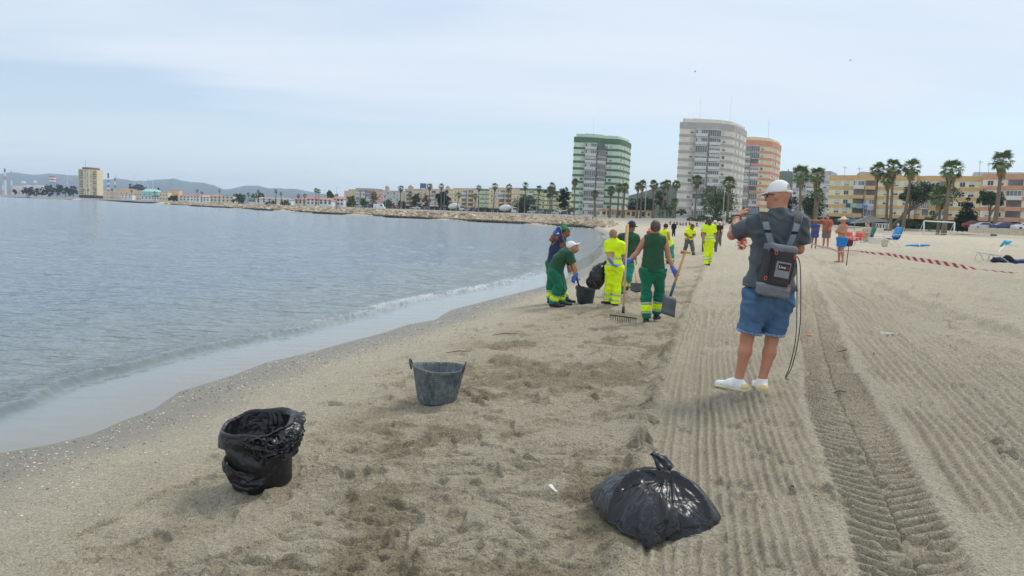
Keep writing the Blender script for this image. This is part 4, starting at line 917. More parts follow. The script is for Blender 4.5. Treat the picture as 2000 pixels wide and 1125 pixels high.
# ================================================================ SIGNED DISTANCE MODELLING (people, bags, soft things)
def cap_(a,b,ra,rb,ax=None,f=1.,k=.03): return ('cap',Vector(a),Vector(b),ra,rb,ax,f,k)
def ell_(c,r,M=None,k=.02): return ('ell',Vector(c),Vector(r),M,k)
def rbox_(c,h,r,M,k=.004): return ('box',Vector(c),Vector(h),r,M,k)
def peval(p,X,Y,Z):
    if p[0]=='cap':
        _,a,b,ra,rb,ax,f,k=p; d=b-a; l2=max(d.length_squared,1e-12)
        x=X-a.x;y=Y-a.y;z=Z-a.z; t=np.clip((x*d.x+y*d.y+z*d.z)/l2,0,1)
        x=x-t*d.x;y=y-t*d.y;z=z-t*d.z
        if ax is not None and f!=1:
            q=(x*ax.x+y*ax.y+z*ax.z)*(1/f-1); x=x+q*ax.x;y=y+q*ax.y;z=z+q*ax.z
        return (np.sqrt(x*x+y*y+z*z)-(ra+(rb-ra)*t))*(f if f<1 else 1.)**.5
    if p[0]=='ell':
        _,c,r,M,k=p; x=X-c.x;y=Y-c.y;z=Z-c.z
        if M is not None: x,y,z=[M[0][i]*x+M[1][i]*y+M[2][i]*z for i in range(3)]   # to local axes (columns of M)
        q=np.sqrt((x/r.x)**2+(y/r.y)**2+(z/r.z)**2); g=np.sqrt((x/r.x**2)**2+(y/r.y**2)**2+(z/r.z**2)**2)+1e-9
        return q*(q-1)/g
    _,c,h,r,M,k=p; x=X-c.x;y=Y-c.y;z=Z-c.z
    x,y,z=[M[0][i]*x+M[1][i]*y+M[2][i]*z for i in range(3)]
    qx=np.abs(x)-h.x+r;qy=np.abs(y)-h.y+r;qz=np.abs(z)-h.z+r
    return np.sqrt(np.maximum(qx,0)**2+np.maximum(qy,0)**2+np.maximum(qz,0)**2)+np.minimum(np.maximum(qx,np.maximum(qy,qz)),0)-r
def pbox(p):
    if p[0]=='cap': r=max(p[3],p[4]); return [min(p[1][i],p[2][i])-r for i in range(3)],[max(p[1][i],p[2][i])+r for i in range(3)]
    if p[0]=='ell': r=max(p[2]); return [p[1][i]-r for i in range(3)],[p[1][i]+r for i in range(3)]
    r=p[2].length; return [p[1][i]-r for i in range(3)],[p[1][i]+r for i in range(3)]
def sdfmesh(name,prims,h,mt,parent,off=0.,cuts=(),subs=(),disp=None,k=None):
    lo=[1e9]*3;hi=[-1e9]*3
    for p in prims:
        a,b=pbox(p); lo=[min(x,y) for x,y in zip(lo,a)]; hi=[max(x,y) for x,y in zip(hi,b)]
    mg=off+.03+2*h; lo=[v-mg for v in lo]; hi=[v+mg for v in hi]
    n=[int((hi[i]-lo[i])/h)+2 for i in range(3)]
    ax=[(lo[i]+h*np.arange(n[i])).astype(np.float32) for i in range(3)]
    D=np.full(n,9.,np.float32)
    def sub(p,m):
        a,b=pbox(p); s=[]
        for i in range(3):
            i0=max(0,int((a[i]-m-lo[i])/h)); i1=min(n[i],int((b[i]+m-lo[i])/h)+2); s.append(slice(i0,i1))
        return s
    for p in prims:
        kk=p[-1] if k is None else k; s=sub(p,off+kk+.02+2*h)
        X=ax[0][s[0]][:,None,None];Y=ax[1][s[1]][None,:,None];Z=ax[2][s[2]][None,None,:]
        d=peval(p,X,Y,Z); c=D[s[0],s[1],s[2]]
        hh=np.maximum(kk-np.abs(c-d),0)/max(kk,1e-6); D[s[0],s[1],s[2]]=np.minimum(c,d)-hh*hh*kk*.25
    D-=off
    X=ax[0][:,None,None];Y=ax[1][None,:,None];Z=ax[2][None,None,:]
    if disp is not None:
        amp,fx,fz,seed=disp; m=np.abs(D)<.05; I=np.nonzero(m); x=ax[0][I[0]];y=ax[1][I[1]];z=ax[2][I[2]]
        nz=fbm((x*1.0+y*.55)*fx+.9*np.sin(z*7+seed),z*fz+(x-y)*fx*.35,seed,3,.55)-.5
        rd=1-np.abs(fbm((x-y*.6)*fx*.8+5,z*fz*.8+x*3,seed+7,2)*2-1)*3; 
        D[I]-=(amp*(nz*1.8+.9*np.clip(rd,0,1))).astype(np.float32)
    for c in cuts:      # keep the side where (p-o).n < 0
        o,nn=c[0],c[1]; pl=(X-o.x)*nn.x+(Y-o.y)*nn.y+(Z-o.z)*nn.z
        if len(c)>2:    # plane acts only within radius c[3] of point c[2]
            r2=(X-c[2].x)**2+(Y-c[2].y)**2+(Z-c[2].z)**2; D=np.where(r2<c[3]**2,np.maximum(D,pl),D)
        else: D=np.maximum(D,pl)
    for p in subs: D=np.maximum(D,-peval(p,X,Y,Z))
    S=D<0; ac=np.zeros([v-1 for v in n],np.int8)
    for dx in(0,1):
        for dy in(0,1):
            for dz_ in(0,1): ac+=S[dx:n[0]-1+dx,dy:n[1]-1+dy,dz_:n[2]-1+dz_]
    I=np.nonzero((ac>0)&(ac<8)); cnt=len(I[0])
    if cnt==0: raise RuntimeError('empty '+name)
    idx=np.full(ac.shape,-1,np.int64); idx[I]=np.arange(cnt)
    cv={}
    for dx in(0,1):
        for dy in(0,1):
            for dz_ in(0,1): cv[dx,dy,dz_]=D[I[0]+dx,I[1]+dy,I[2]+dz_]
    P=np.zeros((cnt,3));W=np.zeros(cnt)
    for a in list(cv):
        for q in range(3):
            if a[q]==0:
                b=list(a);b[q]=1;b=tuple(b); va,vb=cv[a],cv[b]; m=(va<0)!=(vb<0); t=np.where(m,va/(va-vb+1e-20),0)
                for c in range(3): P[:,c]+=np.where(m,a[c]+(t if c==q else 0),0)
                W+=m
    P/=W[:,None]; V=np.stack([lo[c]+h*(I[c]+P[:,c]) for c in range(3)],-1)
    fs=[]
    def quads(axis):
        sl0=[slice(None)]*3; sl1=[slice(None)]*3; sl0[axis]=slice(0,-1); sl1[axis]=slice(1,None)
        A=S[tuple(sl0)];B=S[tuple(sl1)]; E=np.nonzero(A!=B); E=[e for e in E]; o1,o2=[q for q in range(3) if q!=axis]
        ok=(E[o1]>0)&(E[o2]>0)&(E[o1]<n[o1]-1)&(E[o2]<n[o2]-1); E=[e[ok] for e in E]
        flip=A[tuple(E)]
        def g(a,b):
            J=[e.copy() for e in E]; J[o1]=J[o1]-a; J[o2]=J[o2]-b; return idx[tuple(J)]
        q=np.stack([g(1,1),g(0,1),g(0,0),g(1,0)],-1)
        if axis==1: flip=~flip
        q=np.where(flip[:,None],q,q[:,::-1]); fs.append(q)
    for a in range(3): quads(a)
    Fq=np.concatenate(fs); Fq=Fq[(Fq>=0).all(1)]
    L0=Vector((0,0,0)); p=parent
    while p is not None: L0+=p.location; p=p.parent
    return npmesh(name,V-np.array(L0),Fq,mt,True,parent=parent)
def nrm(v): v=Vector(v); return v.normalized()
def lerp(a,b,t): return Vector(a)+(Vector(b)-Vector(a))*t
# ---------------------------------------------------------------- people
def skinm(name,rgb): return mat(name,lin(rgb),.55,.10,9,sheen=0,bump=.15,bscale=60,spec=.4)
SK={'tan':skinm('skin_tan',(188,132,104)),'brown':skinm('skin_brown',(150,100,76)),'pale':skinm('skin_pale',(206,160,134))}
def cloth(name,rgb,rough=.9): return mat(name,lin(rgb),rough,.13,9,bump=.35,bscale=90,sheen=.15,spec=.3)
C_dgreen=cloth('cloth_dark_green',(44,84,60)); C_green=cloth('cloth_green',(26,112,84)); C_yel=cloth('cloth_hi_vis',(222,250,30)); C_grey=cloth('reflective_grey',(176,184,180),.5); C_navy=cloth('cloth_navy',(46,58,92))
C_black=cloth('cloth_black',(38,38,42)); C_boot=mat('boot',lin((52,52,56)),.7,.2,12); C_glove=mat('glove_blue',lin((84,112,200)),.5,.12,20)
C_white=cloth('cloth_white',(236,234,232)); C_dkgrey=cloth('trouser_grey',(96,98,98)); C_teal=cloth('cloth_teal',(44,150,136))
M_hb=mat('hair_brown',lin((86,66,48)),.6,.35,30,bump=.6,bscale=70); M_hd=mat('hair_dark',lin((44,38,36)),.6,.3,30,bump=.6,bscale=70); M_hl=mat('hair_blonde',lin((150,122,86)),.6,.35,30,bump=.6,bscale=70); M_hg=mat('hair_grey',lin((120,116,112)),.6,.3,30)
M_eye=mat('eye',(.02,.02,.02),.2,.1,5); M_lip=mat('lips',lin((160,90,80)),.5,.1,9)
def handprims(w,d,n,s=1.,curl=.5,thumb=1,spread=.25):
    """palm and five fingers: w wrist, d pointing direction, n the way the fingers curl"""
    d=nrm(d); n=Vector(n); n=nrm(n-d*n.dot(d)); sd=d.cross(n)*thumb; P=[]; pl=.088*s
    for i,o in enumerate((-.033,-.011,.011,.032)):
        P.append(cap_(w+sd*o*.55*s,w+d*pl+sd*o*s,.017*s,.0125*s,n,.85,.012*s))
    for i,(o,l) in enumerate(((-.034,.058),(-.011,.070),(.012,.076),(.034,.068))):
        b=w+d*pl+sd*o*s; a0=curl*.55; dd=nrm(d+sd*o*spread*12*.25); r=.0095*s; prev=b; ang=a0
        for q,fr in enumerate((.45,.32,.23)):
            v=dd*math.cos(ang)+n*math.sin(ang); nx=prev+v*l*fr*s*1.05; P.append(cap_(prev,nx,r,r*.92,None,1,.004)); prev=nx; r*=.92; ang+=curl*.75
    b=w+d*.022*s+sd*.026*s; m_=b+nrm(d*.8+sd*.75+n*.35*curl)*.042*s; e=m_+nrm(d+sd*(.35-.5*curl)+n*.5*curl)*.036*s
    P.append(cap_(b,m_,.0135*s,.011*s,None,1,.012)); P.append(cap_(m_,e,.011*s,.0095*s,None,1,.004)); return P
def settle(J,s):
    """slide a figure along its line of sight until its feet rest on the sand"""
    c=Vector((0,0,CAMH)); best=None
    for k in np.linspace(.75,1.45,141):
        z=0
        for q in 'LR':
            p=c+(J['an'+q]-c)*k; z+=(p.z-.085*s*k)-ground(p.x,p.y)
        if best is None or abs(z)<best[0]: best=(abs(z),k)
    k=float(best[1]); return {n:(c+(v-c)*k if n!='headup' else v) for n,v in J.items()},s*k
def figure(label,J,s,front,face=None,skin='tan',h=.013,girth=1.,top=None,bottom=None,shoes=None,head=None,gloves=None,hands=None,fem=False,cat='person',group=None,hh=None,extra=None,feet_z=None,loc=None):
    up=Vector((0,0,1)); front=nrm(front); face=nrm(face if face is not None else front)
    hd=J['head']; nk=J['neck']; pv=J['pelvis']; base_=loc or Vector(((J['anL'].x+J['anR'].x)/2,(J['anL'].y+J['anR'].y)/2,min(J['anL'].z,J['anR'].z)-.09*s))
    T=thing('person',label,cat,base_,0,group); sp=nrm(nk-pv); ax=nrm(front-sp*front.dot(sp)); sw=(J['shR']-J['shL']); swn=nrm(sw)
    mid=J.get('mid',lerp(pv,nk,.45)); chest=lerp(mid,nk,.55); g=girth
    chL=lerp(J['shL'],J['shR'],.12);chR=lerp(J['shL'],J['shR'],.88)
    torso=lambda e=0: [cap_(chL,chR,(.068+e)*s,(.068+e)*s,ax,.9,.06*s),cap_(chest+swn*-.035*s,mid-swn*.03*s,(.115*g+e)*s,(.10*g+e)*s,ax,.82,.06*s),cap_(chest+swn*.035*s,mid+swn*.03*s,(.115*g+e)*s,(.10*g+e)*s,ax,.82,.06*s),cap_(nk,chest,(.052+e)*s,(.09+e)*s,None,1,.07*s)]
    pelv=lambda e=0: [cap_(mid,lerp(J['hipL'],J['hipR'],.5),(.125*g+e)*s,(.12*g+e)*s,ax,.78,.06*s),cap_(lerp(J['hipL'],J['hipR'],.1),lerp(J['hipL'],J['hipR'],.9),(.095*g+e)*s,(.095*g+e)*s,None,1,.05*s)]
    if fem: pelv=lambda e=0: [cap_(mid,lerp(J['hipL'],J['hipR'],.5),(.10*g+e)*s,(.125*g+e)*s,ax,.80,.06*s),cap_(lerp(J['hipL'],J['hipR'],.05),lerp(J['hipL'],J['hipR'],.95),(.105*g+e)*s,(.105*g+e)*s,None,1,.05*s)]
    def arm(q,e=0,t1=1.,fore=True):
        sh,el,wr=J['sh'+q],J['el'+q],J['wr'+q]; P=[cap_(sh,lerp(sh,el,min(t1,1)),(.052*g**.4+e)*s,(.052-.010*min(t1,1)+e)*s,None,1,.04*s)]
        if fore: P+=[cap_(el,lerp(el,wr,.4),(.041+e)*s,(.040+e)*s,None,1,.02*s),cap_(lerp(el,wr,.35),wr,(.040+e)*s,(.026+e)*s,None,1,.02*s)]
        return P
    def leg(q,e=0,e2=None,t=1.):
        hp,kn,an=J['hip'+q],J['kn'+q],J['an'+q]; e2=e if e2 is None else e2; P=[cap_(hp,kn,(.086*g**.6+e)*s,(.056+e*.8+e2*.2)*s,None,1,.05*s)]
        P+=[cap_(kn,lerp(kn,an,.32)-front*.012*s,(.053+(e+e2)/2)*s,(.057+(e+e2)/2)*s,None,1,.03*s),cap_(lerp(kn,an,.32)-front*.012*s,an,(.056+(e+e2)/2)*s,(.036+e2)*s,None,1,.03*s)]; return P
    fr=face; fup=nrm(hd-lerp(nk,hd,.0)); fup=nrm(up*.75+fup*.5) if J.get('headup') is None else nrm(J['headup']); fr=nrm(fr-fup*fr.dot(fup)); fs_=nrm(fr.cross(fup)); HM=Matrix((fs_,fr,fup)).transposed()
    hp_=[ell_(hd+fup*.018*s-fr*.012*s,(.077*s,.096*s,.100*s),HM,.02),ell_(hd-fup*.045*s+fr*.022*s,(.058*s,.070*s,.075*s),HM,.03),cap_(nk+up*-.01*s,hd-fup*.05*s-fr*.015*s,.058*s*g**.5,.055*s*g**.5,None,1,.03*s)]
    hp_+=[cap_(hd+fr*.084*s+fup*.015*s,hd+fr*.108*s-fup*.022*s,.009*s,.015*s,None,1,.012),ell_(hd+fr*.080*s-fup*.085*s,(.022*s,.018*s,.018*s),HM,.02),cap_(hd+fr*.086*s-fup*.055*s-fs_*.016*s,hd+fr*.086*s-fup*.055*s+fs_*.016*s,.008*s,.008*s,None,1,.008),
          cap_(hd+fr*.080*s+fup*.028*s-fs_*.034*s,hd+fr*.080*s+fup*.028*s+fs_*.034*s,.012*s,.012*s,None,1,.014)]
    for q in(-1,1): hp_.append(ell_(hd+fs_*q*.078*s-fup*.005*s-fr*.008*s,(.010*s,.020*s,.032*s),HM,.006))
    body=hp_+torso(-.012)+pelv(-.012)+arm('L')+arm('R')+leg('L')+leg('R')
    hv={}
    for q in 'LR':
        ha=J['ha'+q]; wr=J['wr'+q]; hs=(hands or {}).get(q,{}); nn=hs.get('n',front*.6+ (swn if q=='L' else -swn)*.8); 
        hv[q]=handprims(wr,ha-wr,nn,s,hs.get('curl',.6),hs.get('thumb',1 if q=='L' else -1))
        if not(gloves and q in gloves): body+=hv[q]
    for q in 'LR':
        an,to=J['an'+q],J['to'+q]; body+=[cap_(an,an-up*.03*s,.038*s,.036*s,None,1,.02),cap_(an-up*.045*s-nrm(to-an)*.02*s,to,.035*s,.026*s,up,.8,.03)]
    sub_=[ell_(hd+fr*.094*s+fup*.010*s+fs_*q*.032*s,(.014*s,.012*s,.010*s),HM) for q in(-1,1)]
    sdfmesh('body',body,h*(1.25 if h>.01 else 1),SK[skin],T,subs=sub_)
    if h<.02:
        for q in(-1,1): MB().ell(hd+fr*.079*s+fup*.010*s+fs_*q*.031*s,(.011*s,.011*s,.009*s),8,6).build('eye',M_eye,T,True)
    if gloves:
        for q in gloves: sdfmesh('glove',hv[q]+[cap_(J['wr'+q]-nrm(J['ha'+q]-J['wr'+q])*.05*s,J['wr'+q],.034*s,.032*s,None,1,.02)],hh or min(h,.007),gloves[q],T,off=.003)
    if top:
        e=top.get('e',.012); sl=top.get('sleeve',.6); pr=torso(e)
        hem=top.get('hem'); 
        if hem is None: hem=lerp(J['hipL'],J['hipR'],.5)+sp*.02*s
        hem=hem-sp*top.get('low',.035)*s; pr+=[cap_(mid,hem-sp*.03*s,(.122*g+e+top.get('flare',0)*.5)*s,((.148 if fem else .134)*g+e+.016+top.get('flare',0))*s,ax,.84,.05*s)]
        cuts=[(hem,-sp)]
        for q in 'LR':
            if sl>0:
                te=min(sl,1); sh,el,wr=J['sh'+q],J['el'+q],J['wr'+q]
                P=[cap_(sh,lerp(sh,el,te),(.056*g**.4+e)*s,(.050+e*1.6)*s,None,1,.05*s)]
                if sl>1: P.append(cap_(el,lerp(el,wr,sl-1),(.047+e)*s,(.036+e)*s,None,1,.02))
                pr+=P
                if sl<=1: cuts.append((lerp(sh,el,te),nrm(el-sh),lerp(sh,el,te+.15),.13*s))
            else: cuts.append((lerp(J['shL'],J['shR'],.0 if q=='L' else 1.)+(-swn if q=='L' else swn)*.012*s,(-swn if q=='L' else swn),J['sh'+q],.22*s))
        cuts.append((nk+sp*top.get('neck',.022)*s,nrm(sp*.9+front*.3),nk+sp*.05,.14*s))
        sdfmesh(top.get('name','shirt'),pr,h,top['m'],T,cuts=cuts,disp=(top.get('fold',.010)*s,7,9,int(abs(hd.x)*100)%90))
        for (t0,t1,m2) in top.get('bands',()):
            a=lerp(nk,hem,t0);b=lerp(nk,hem,t1); sdfmesh('reflective_band',pr[:4] + pr[4:5],h,m2,T,off=.006,cuts=[(a,sp),(b,-sp)],disp=(top.get('fold',.010)*s,7,9,int(abs(hd.x)*100)%90))
    if bottom:
        e=bottom.get('e',.018); e2=bottom.get('e2',.03); pr=pelv(e*.7); cuts=[(lerp(J['hipL'],J['hipR'],.5)+sp*(bottom['wz'] if 'wz' in bottom else min(.05,bottom.get('waist',.05)))*s,sp)]
        legs={}
        for q in 'LR':
            hp,kn,an=J['hip'+q],J['kn'+q],J['an'+q]
            if bottom.get('short'):
                t=bottom['short']; end=lerp(hp,kn,t); pl=[cap_(hp,lerp(hp,kn,min(1.05,t+.1)),(.092*g**.6+e)*s,(.066+e+bottom.get('hemr',.015))*s,None,1,.04*s)]; cuts.append((end,nrm(kn-hp),lerp(hp,kn,t+.25),.2*s))
            else:
                pl=leg(q,e,e2); cuts.append((an-up*.012*s,-up,an,.14*s))
            legs[q]=pl; pr+=pl
        if bottom.get('hem_m'):
            for q in 'LR':
                hp,kn=J['hip'+q],J['kn'+q]; end=lerp(hp,kn,bottom['short']); dn=nrm(kn-hp); sdfmesh('hem',legs[q],h,bottom['hem_m'],T,off=.004,cuts=[(end-dn*.022*s,-dn),(end+dn*.001,dn)],disp=(bottom.get('fold',.014)*s,6,10,int(abs(hd.x)*77)%90+3))
        dsp=(bottom.get('fold',.014)*s,6,10,int(abs(hd.x)*77)%90+3)
        sdfmesh(bottom.get('name','trousers'),pr,h,bottom['m'],T,cuts=cuts,disp=dsp)
        for (t0,t1,m2) in bottom.get('bands',()):
            for q in 'LR':
                kn,an=J['kn'+q],J['an'+q]; a=lerp(kn,an,t0);b=lerp(kn,an,t1); dn=nrm(an-kn)
                sdfmesh('reflective_band',legs[q],h,m2,T,off=.005,cuts=[(a,-dn),(b,dn)],disp=dsp)
    if shoes:
        for q in 'LR':
            an,to=J['an'+q],J['to'+q]; fd=Vector((to.x-an.x,to.y-an.y,0)); fd=nrm(fd) if fd.length>1e-4 else front; gz_=(min(an.z-.085*s,to.z-.03*s) if feet_z is None else feet_z); hl=Vector((an.x,an.y,gz_+.045*s))-fd*.045*s; te=hl+fd*.235*s
            tez=to.z-(an.z-.085*s+.03*s) if False else 0
            sdfmesh('shoe',[cap_(hl,lerp(hl,te,.5),.041*s,.044*s,up,.95,.03),cap_(lerp(hl,te,.5),te-up*.008*s,.044*s,.036*s,up,.78,.03),cap_(Vector((an.x,an.y,gz_+.05*s))-fd*.012*s,an+up*shoes.get('high',-.018)*s-fd*.006*s,.046*s,.042*s,None,1,.02),cap_(an-up*.022*s+fd*.01*s,lerp(hl,te,.55)+up*.012*s,.042*s,.034*s,None,1,.03)],min(h,.012),shoes['m'],T,cuts=[(Vector((0,0,gz_+.012*s)),-up)])
            if shoes.get('sole'): sdfmesh('shoe_sole',[cap_(hl-up*.028*s,te-up*.028*s,.046*s,.040*s,up,.6,.02)],min(h,.008),shoes['sole'],T,cuts=[(Vector((0,0,gz_)),-up),(Vector((0,0,gz_+.024*s)),up)])
    if head:
        hc=hd+fup*.018*s-fr*.012*s
        if head.get('hair'):
            hm_=head['hair']; hr=[ell_(hc+fup*.006*s-fr*.006*s,(.084*s,.102*s,.106*s),HM,.02)]
            cuts=[(hd+fr*.045*s+fup*.03*s,nrm(fr*.9-fup*.5))] ; 
            if head.get('short'): cuts.append((hd-fup*.02*s,-fup))
            else: cuts.append((hd-fup*.065*s,-fup))
            if head.get('long'): hr.append(cap_(hd-fr*.06*s,hd-fr*.075*s-fup*.12*s,.075*s,.055*s,fr,.6,.04)); cuts=[cuts[0]]
            if head.get('bun'): hr.append(ell_(hd-fr*.115*s+fup*head['bun']*s,(.040*s,.036*s,.040*s),HM,.02))
            if head.get('tail'): hr.append(cap_(hd-fr*.10*s+fup*.02*s,hd-fr*.12*s-fup*.14*s,.03*s,.018*s,None,1,.02))
            sdfmesh('hair',hr,h,hm_,T,cuts=cuts,disp=(.006*s,30,18,5))
        if head.get('cap'):
            cm=head['cap']; tilt=head.get('tilt',.12); pn=nrm(fup+fr*tilt*-1); cc=hc+fup*.012*s
            sb=[]
            if head.get('arch'): sb=[ell_(cc-fr*.10*s+fup*.032*s,(.044*s,.09*s,.038*s),HM)]
            cp=sdfmesh('cap',[ell_(cc,(.087*s,.108*s,.118*s),HM,.01)],min(h,.010),cm,T,cuts=[(cc+fup*.002*s,-pn)],subs=sb)
            sdfmesh('cap_brim',[ell_(cc+fr*.115*s+fup*.002*s-pn*.004*s,(.072*s,.070*s,.010*s),Matrix((fs_,nrm(fr-up*.18),nrm(fup+fr*.18))).transposed(),.01)],min(h,.006),head.get('brim',cm),T)
            if head.get('arch'): sdfmesh('cap_strap',[cap_(cc-fr*.085*s-fs_*.04*s+fup*.008*s,cc-fr*.107*s+fup*.006*s,.010*s,.010*s,None,1,.01),cap_(cc-fr*.107*s+fup*.006*s,cc-fr*.085*s+fs_*.04*s+fup*.008*s,.010*s,.010*s,None,1,.01)],.004,cm,T)
        if head.get('strawhat'):
            m_=head['strawhat']; sdfmesh('sun_hat',[ell_(hc+fup*.05*s,(.092*s,.108*s,.085*s),HM,.03),ell_(hc+fup*.035*s,(.19*s,.20*s,.014*s),HM,.03)],min(h,.010),m_,T)
    return T
# ================================================================ PEOPLE
def JJ(Y0,**k): return {n:(at(v[0],v[1],Y0+(v[2] if len(v)>2 else 0)) if isinstance(v,tuple) else v) for n,v in k.items()}
def stand_shift(J,Y0): return J
# ---- the man filming, nearest figure
Y=6.82
J=JJ(Y,head=(1519,384,.02),neck=(1521,413,.0),shL=(1476,435,.03),shR=(1561,433,.0),elL=(1430,459,.20),wrL=(1441,424,.40),haL=(1451,409,.46),elR=(1561,487,.05),wrR=(1552,449,.22),haR=(1543,416,.30),
     mid=(1508,505,.02),pelvis=(1502,560,.0),hipL=(1479,583,.0),hipR=(1522,585,.02),knL=(1459,660,.02),knR=(1507,664,.06),anL=(1443,740,.0),anR=(1489,740,.0),toL=(1412,749,.10),toR=(1474,746,.22))
face=Vector((-.80,.60,-.05)); fz=ground(J['anL'].x,J['anL'].y)
C_shirt=cloth('tshirt_charcoal',(84,90,96)); C_denim=mat('denim',lin((76,108,142)),.85,.38,6,bump=.5,bscale=120)
C_shoe=mat('shoe_white',lin((236,236,234)),.55,.06,30); C_sole=mat('shoe_sole_cream',lin((226,214,180)),.6,.06,20)
man=figure('man filming with his phone, charcoal t-shirt, denim shorts, white cap, grey backpack worn',J,1.0,(-.15,1,0),face,'tan',h=.0075,girth=1.32,hh=.004,
   top=dict(m=C_shirt,e=.016,sleeve=.78,hem=at(1502,563,Y),flare=.022,fold=.022,neck=.012,low=0),
   bottom=dict(m=C_denim,name='shorts',short=.86,e=.018,hemr=.020,fold=.020,wz=.14,hem_m=mat('denim_hem',lin((120,150,182)),.9,.5,40)),shoes=dict(m=C_shoe,sole=C_sole),
   head=dict(cap=C_white,arch=True,tilt=-.02),hands={'L':dict(n=Vector((.8,.5,.1)),curl=.75,thumb=-1),'R':dict(n=Vector((-.3,.8,.2)),curl=1.1,thumb=1)},feet_z=fz)
# heel patches of the shoes, hem stitching, wristbands, glasses
for q in 'LR':
    an,to=J['an'+q],J['to'+q]; fd=nrm(Vector((to.x-an.x,to.y-an.y,0))); hl=Vector((an.x,an.y,fz+.046))-fd*.048
    sdfmesh('heel_patch',[cap_(hl,hl+fd*.02,.0435,.044,None,1,.01)],.006,mat('heel_tan',lin((228,208,150)),.7,.1,20),man,cuts=[(hl+fd*.035,fd),(Vector((0,0,fz+.02)),Vector((0,0,-1))),(Vector((0,0,fz+.078)),Vector((0,0,1)))])
w0=J['wrL']; wd_l=nrm(J['haL']-J['elL'])
for i,(o_,c_2) in enumerate(((-.01,C_black),(-.035,mat('wristband_pink',lin((214,150,170)),.6,.1,9)))):
    c=w0+wd_l*o_; a=wd_l.orthogonal().normalized(); b_=wd_l.cross(a); MB().tube([c+(a*math.cos(t*.524)+b_*math.sin(t*.524))*.033 for t in range(13)],.006,6,cap=False).build('wristband',c_2,man,True)
hd=J['head']; up=Vector((0,0,1)); fr=nrm(face); fs_=nrm(fr.cross(up))
g=MB()
for q in(-1,1):
    e0=hd+fr*.096+up*.012+fs_*q*.034
    g.tube([e0+(fs_*math.cos(t*.6283)*.026+up*math.sin(t*.6283)*.018)+fr*.006*abs(math.cos(t*.6283)) for t in range(11)],.0028,5,cap=False)
    g.tube([hd+fr*.095+up*.018+fs_*q*.060,hd+fr*.05+up*.018+fs_*q*.080,hd-fr*.012+up*.012+fs_*q*.084],.0032,5)
g.build('glasses',C_black,man,True)
# phone
pc_=at(1467,412,Y+.50); o=MB(); MM=Matrix.Rotation(math.radians(-3),4,'Y'); o.box(pc_,(.150,.009,.074),M=MM); ph=o.build('smartphone',mat('phone_black',(.02,.02,.025),.3,.1,9))
setp(ph,'smartphone held sideways in front of the man in the white cap','smartphone')
MB().box(pc_+Vector((0,-.006,0)),(.136,.003,.066),M=MM).build('screen',mat('phone_screen',lin((150,160,178)),.25,.15,9),ph)
# foam microphone
mc=at(1540,407,Y+.34); o=sdfmesh('microphone',[ell_(mc,(.030,.030,.036),None,.01),cap_(mc,mc-Vector((0,0,.15)),.012,.011,None,1,.01)],.005,mat('foam_black',(.02,.02,.02),.95,.3,40,bump=.6,bscale=90),None); setp(o,'black foam covered microphone held behind the neck of the filming man','microphone')
# backpack
bt=at(1526.5,481,Y-.235); bb=at(1505,579,Y-.235); uz=nrm(bt-bb); uy=nrm(Vector((.06,1,0))-uz*Vector((.06,1,0)).dot(uz)); ux=uy.cross(uz); BM=Matrix((ux,uy,uz)).transposed(); bc=(bt+bb)/2; Lb=(bt-bb).length
C_bp=mat('backpack_grey',lin((112,114,118)),.75,.12,20,bump=.4,bscale=140); C_bpd=mat('backpack_dark',lin((58,54,56)),.8,.12,20,bump=.3,bscale=140); C_bpl=mat('backpack_panel',lin((136,138,142)),.7,.08,20,bump=.4,bscale=160); C_or=mat('zip_orange',lin((206,96,70)),.6,.1,9)
bp=thing('backpack','grey and dark backpack with orange zip pulls, worn by the filming man','backpack',bc)
def BL(x,y,z): return bc+ux*x+uy*y+uz*z
sdfmesh('pack_body',[rbox_(BL(0,.02,.0),(.122,.075,Lb/2),.035,BM,.02),rbox_(BL(0,-.035,.03),(.112,.055,Lb*.36),.03,BM,.02)],.006,C_bpd,bp,disp=(.004,14,14,3))
sdfmesh('lower_pocket',[rbox_(BL(.0,-.02,-Lb*.385),(.126,.085,Lb*.115),.03,BM)],.006,C_bp,bp,disp=(.005,12,20,5))
sdfmesh('bottom_pocket',[rbox_(BL(.0,-.008,-Lb*.30),(.129,.08,.020),.012,BM)],.005,C_bpl,bp)
sdfmesh('top_lid',[rbox_(BL(-.004,.0,Lb*.45),(.127,.085,.036),.03,BM),cap_(BL(-.085,-.06,Lb*.42),BL(-.02,-.075,Lb*.44),.03,.022,None,1,.02),cap_(BL(-.02,-.075,Lb*.44),BL(.10,-.07,Lb*.44),.018,.016,None,1,.02)],.006,C_bp,bp,disp=(.004,12,16,8))
MB().tube([BL(-.100,-.090,Lb*.395),BL(-.100,-.098,Lb*.395)],.016,12).build('vent_cap',C_black,bp,True)
sdfmesh('front_panel',[rbox_(BL(.020,-.086,.03),(.082,.016,Lb*.33),.014,BM)],.005,C_bpd,bp)
sdfmesh('label_patch',[rbox_(BL(.022,-.105,.022),(.062,.005,.068),.005,BM)],.004,C_bpl,bp)
sdfmesh('logo_plate',[rbox_(BL(.026,-.112,.048),(.050,.003,.028),.003,BM)],.003,mat('logo_black',(.012,.012,.014),.5,.1,9),bp)
for x_ in(-.085,.104): MB().box(BL(x_,-.088,.03),(.008,.012,Lb*.52),M=BM.to_4x4()).build('zip_line',C_black,bp)
for (x_,z_) in ((-.062,.155),(.098,.145),(-.105,-.07),(.100,-.11)):
    MB().tube([BL(x_+.011*math.cos(t*.7),-.112,z_+.017*math.sin(t*.7)) for t in range(10)],.0035,5,cap=False).build('zip_pull',C_or,bp,True)
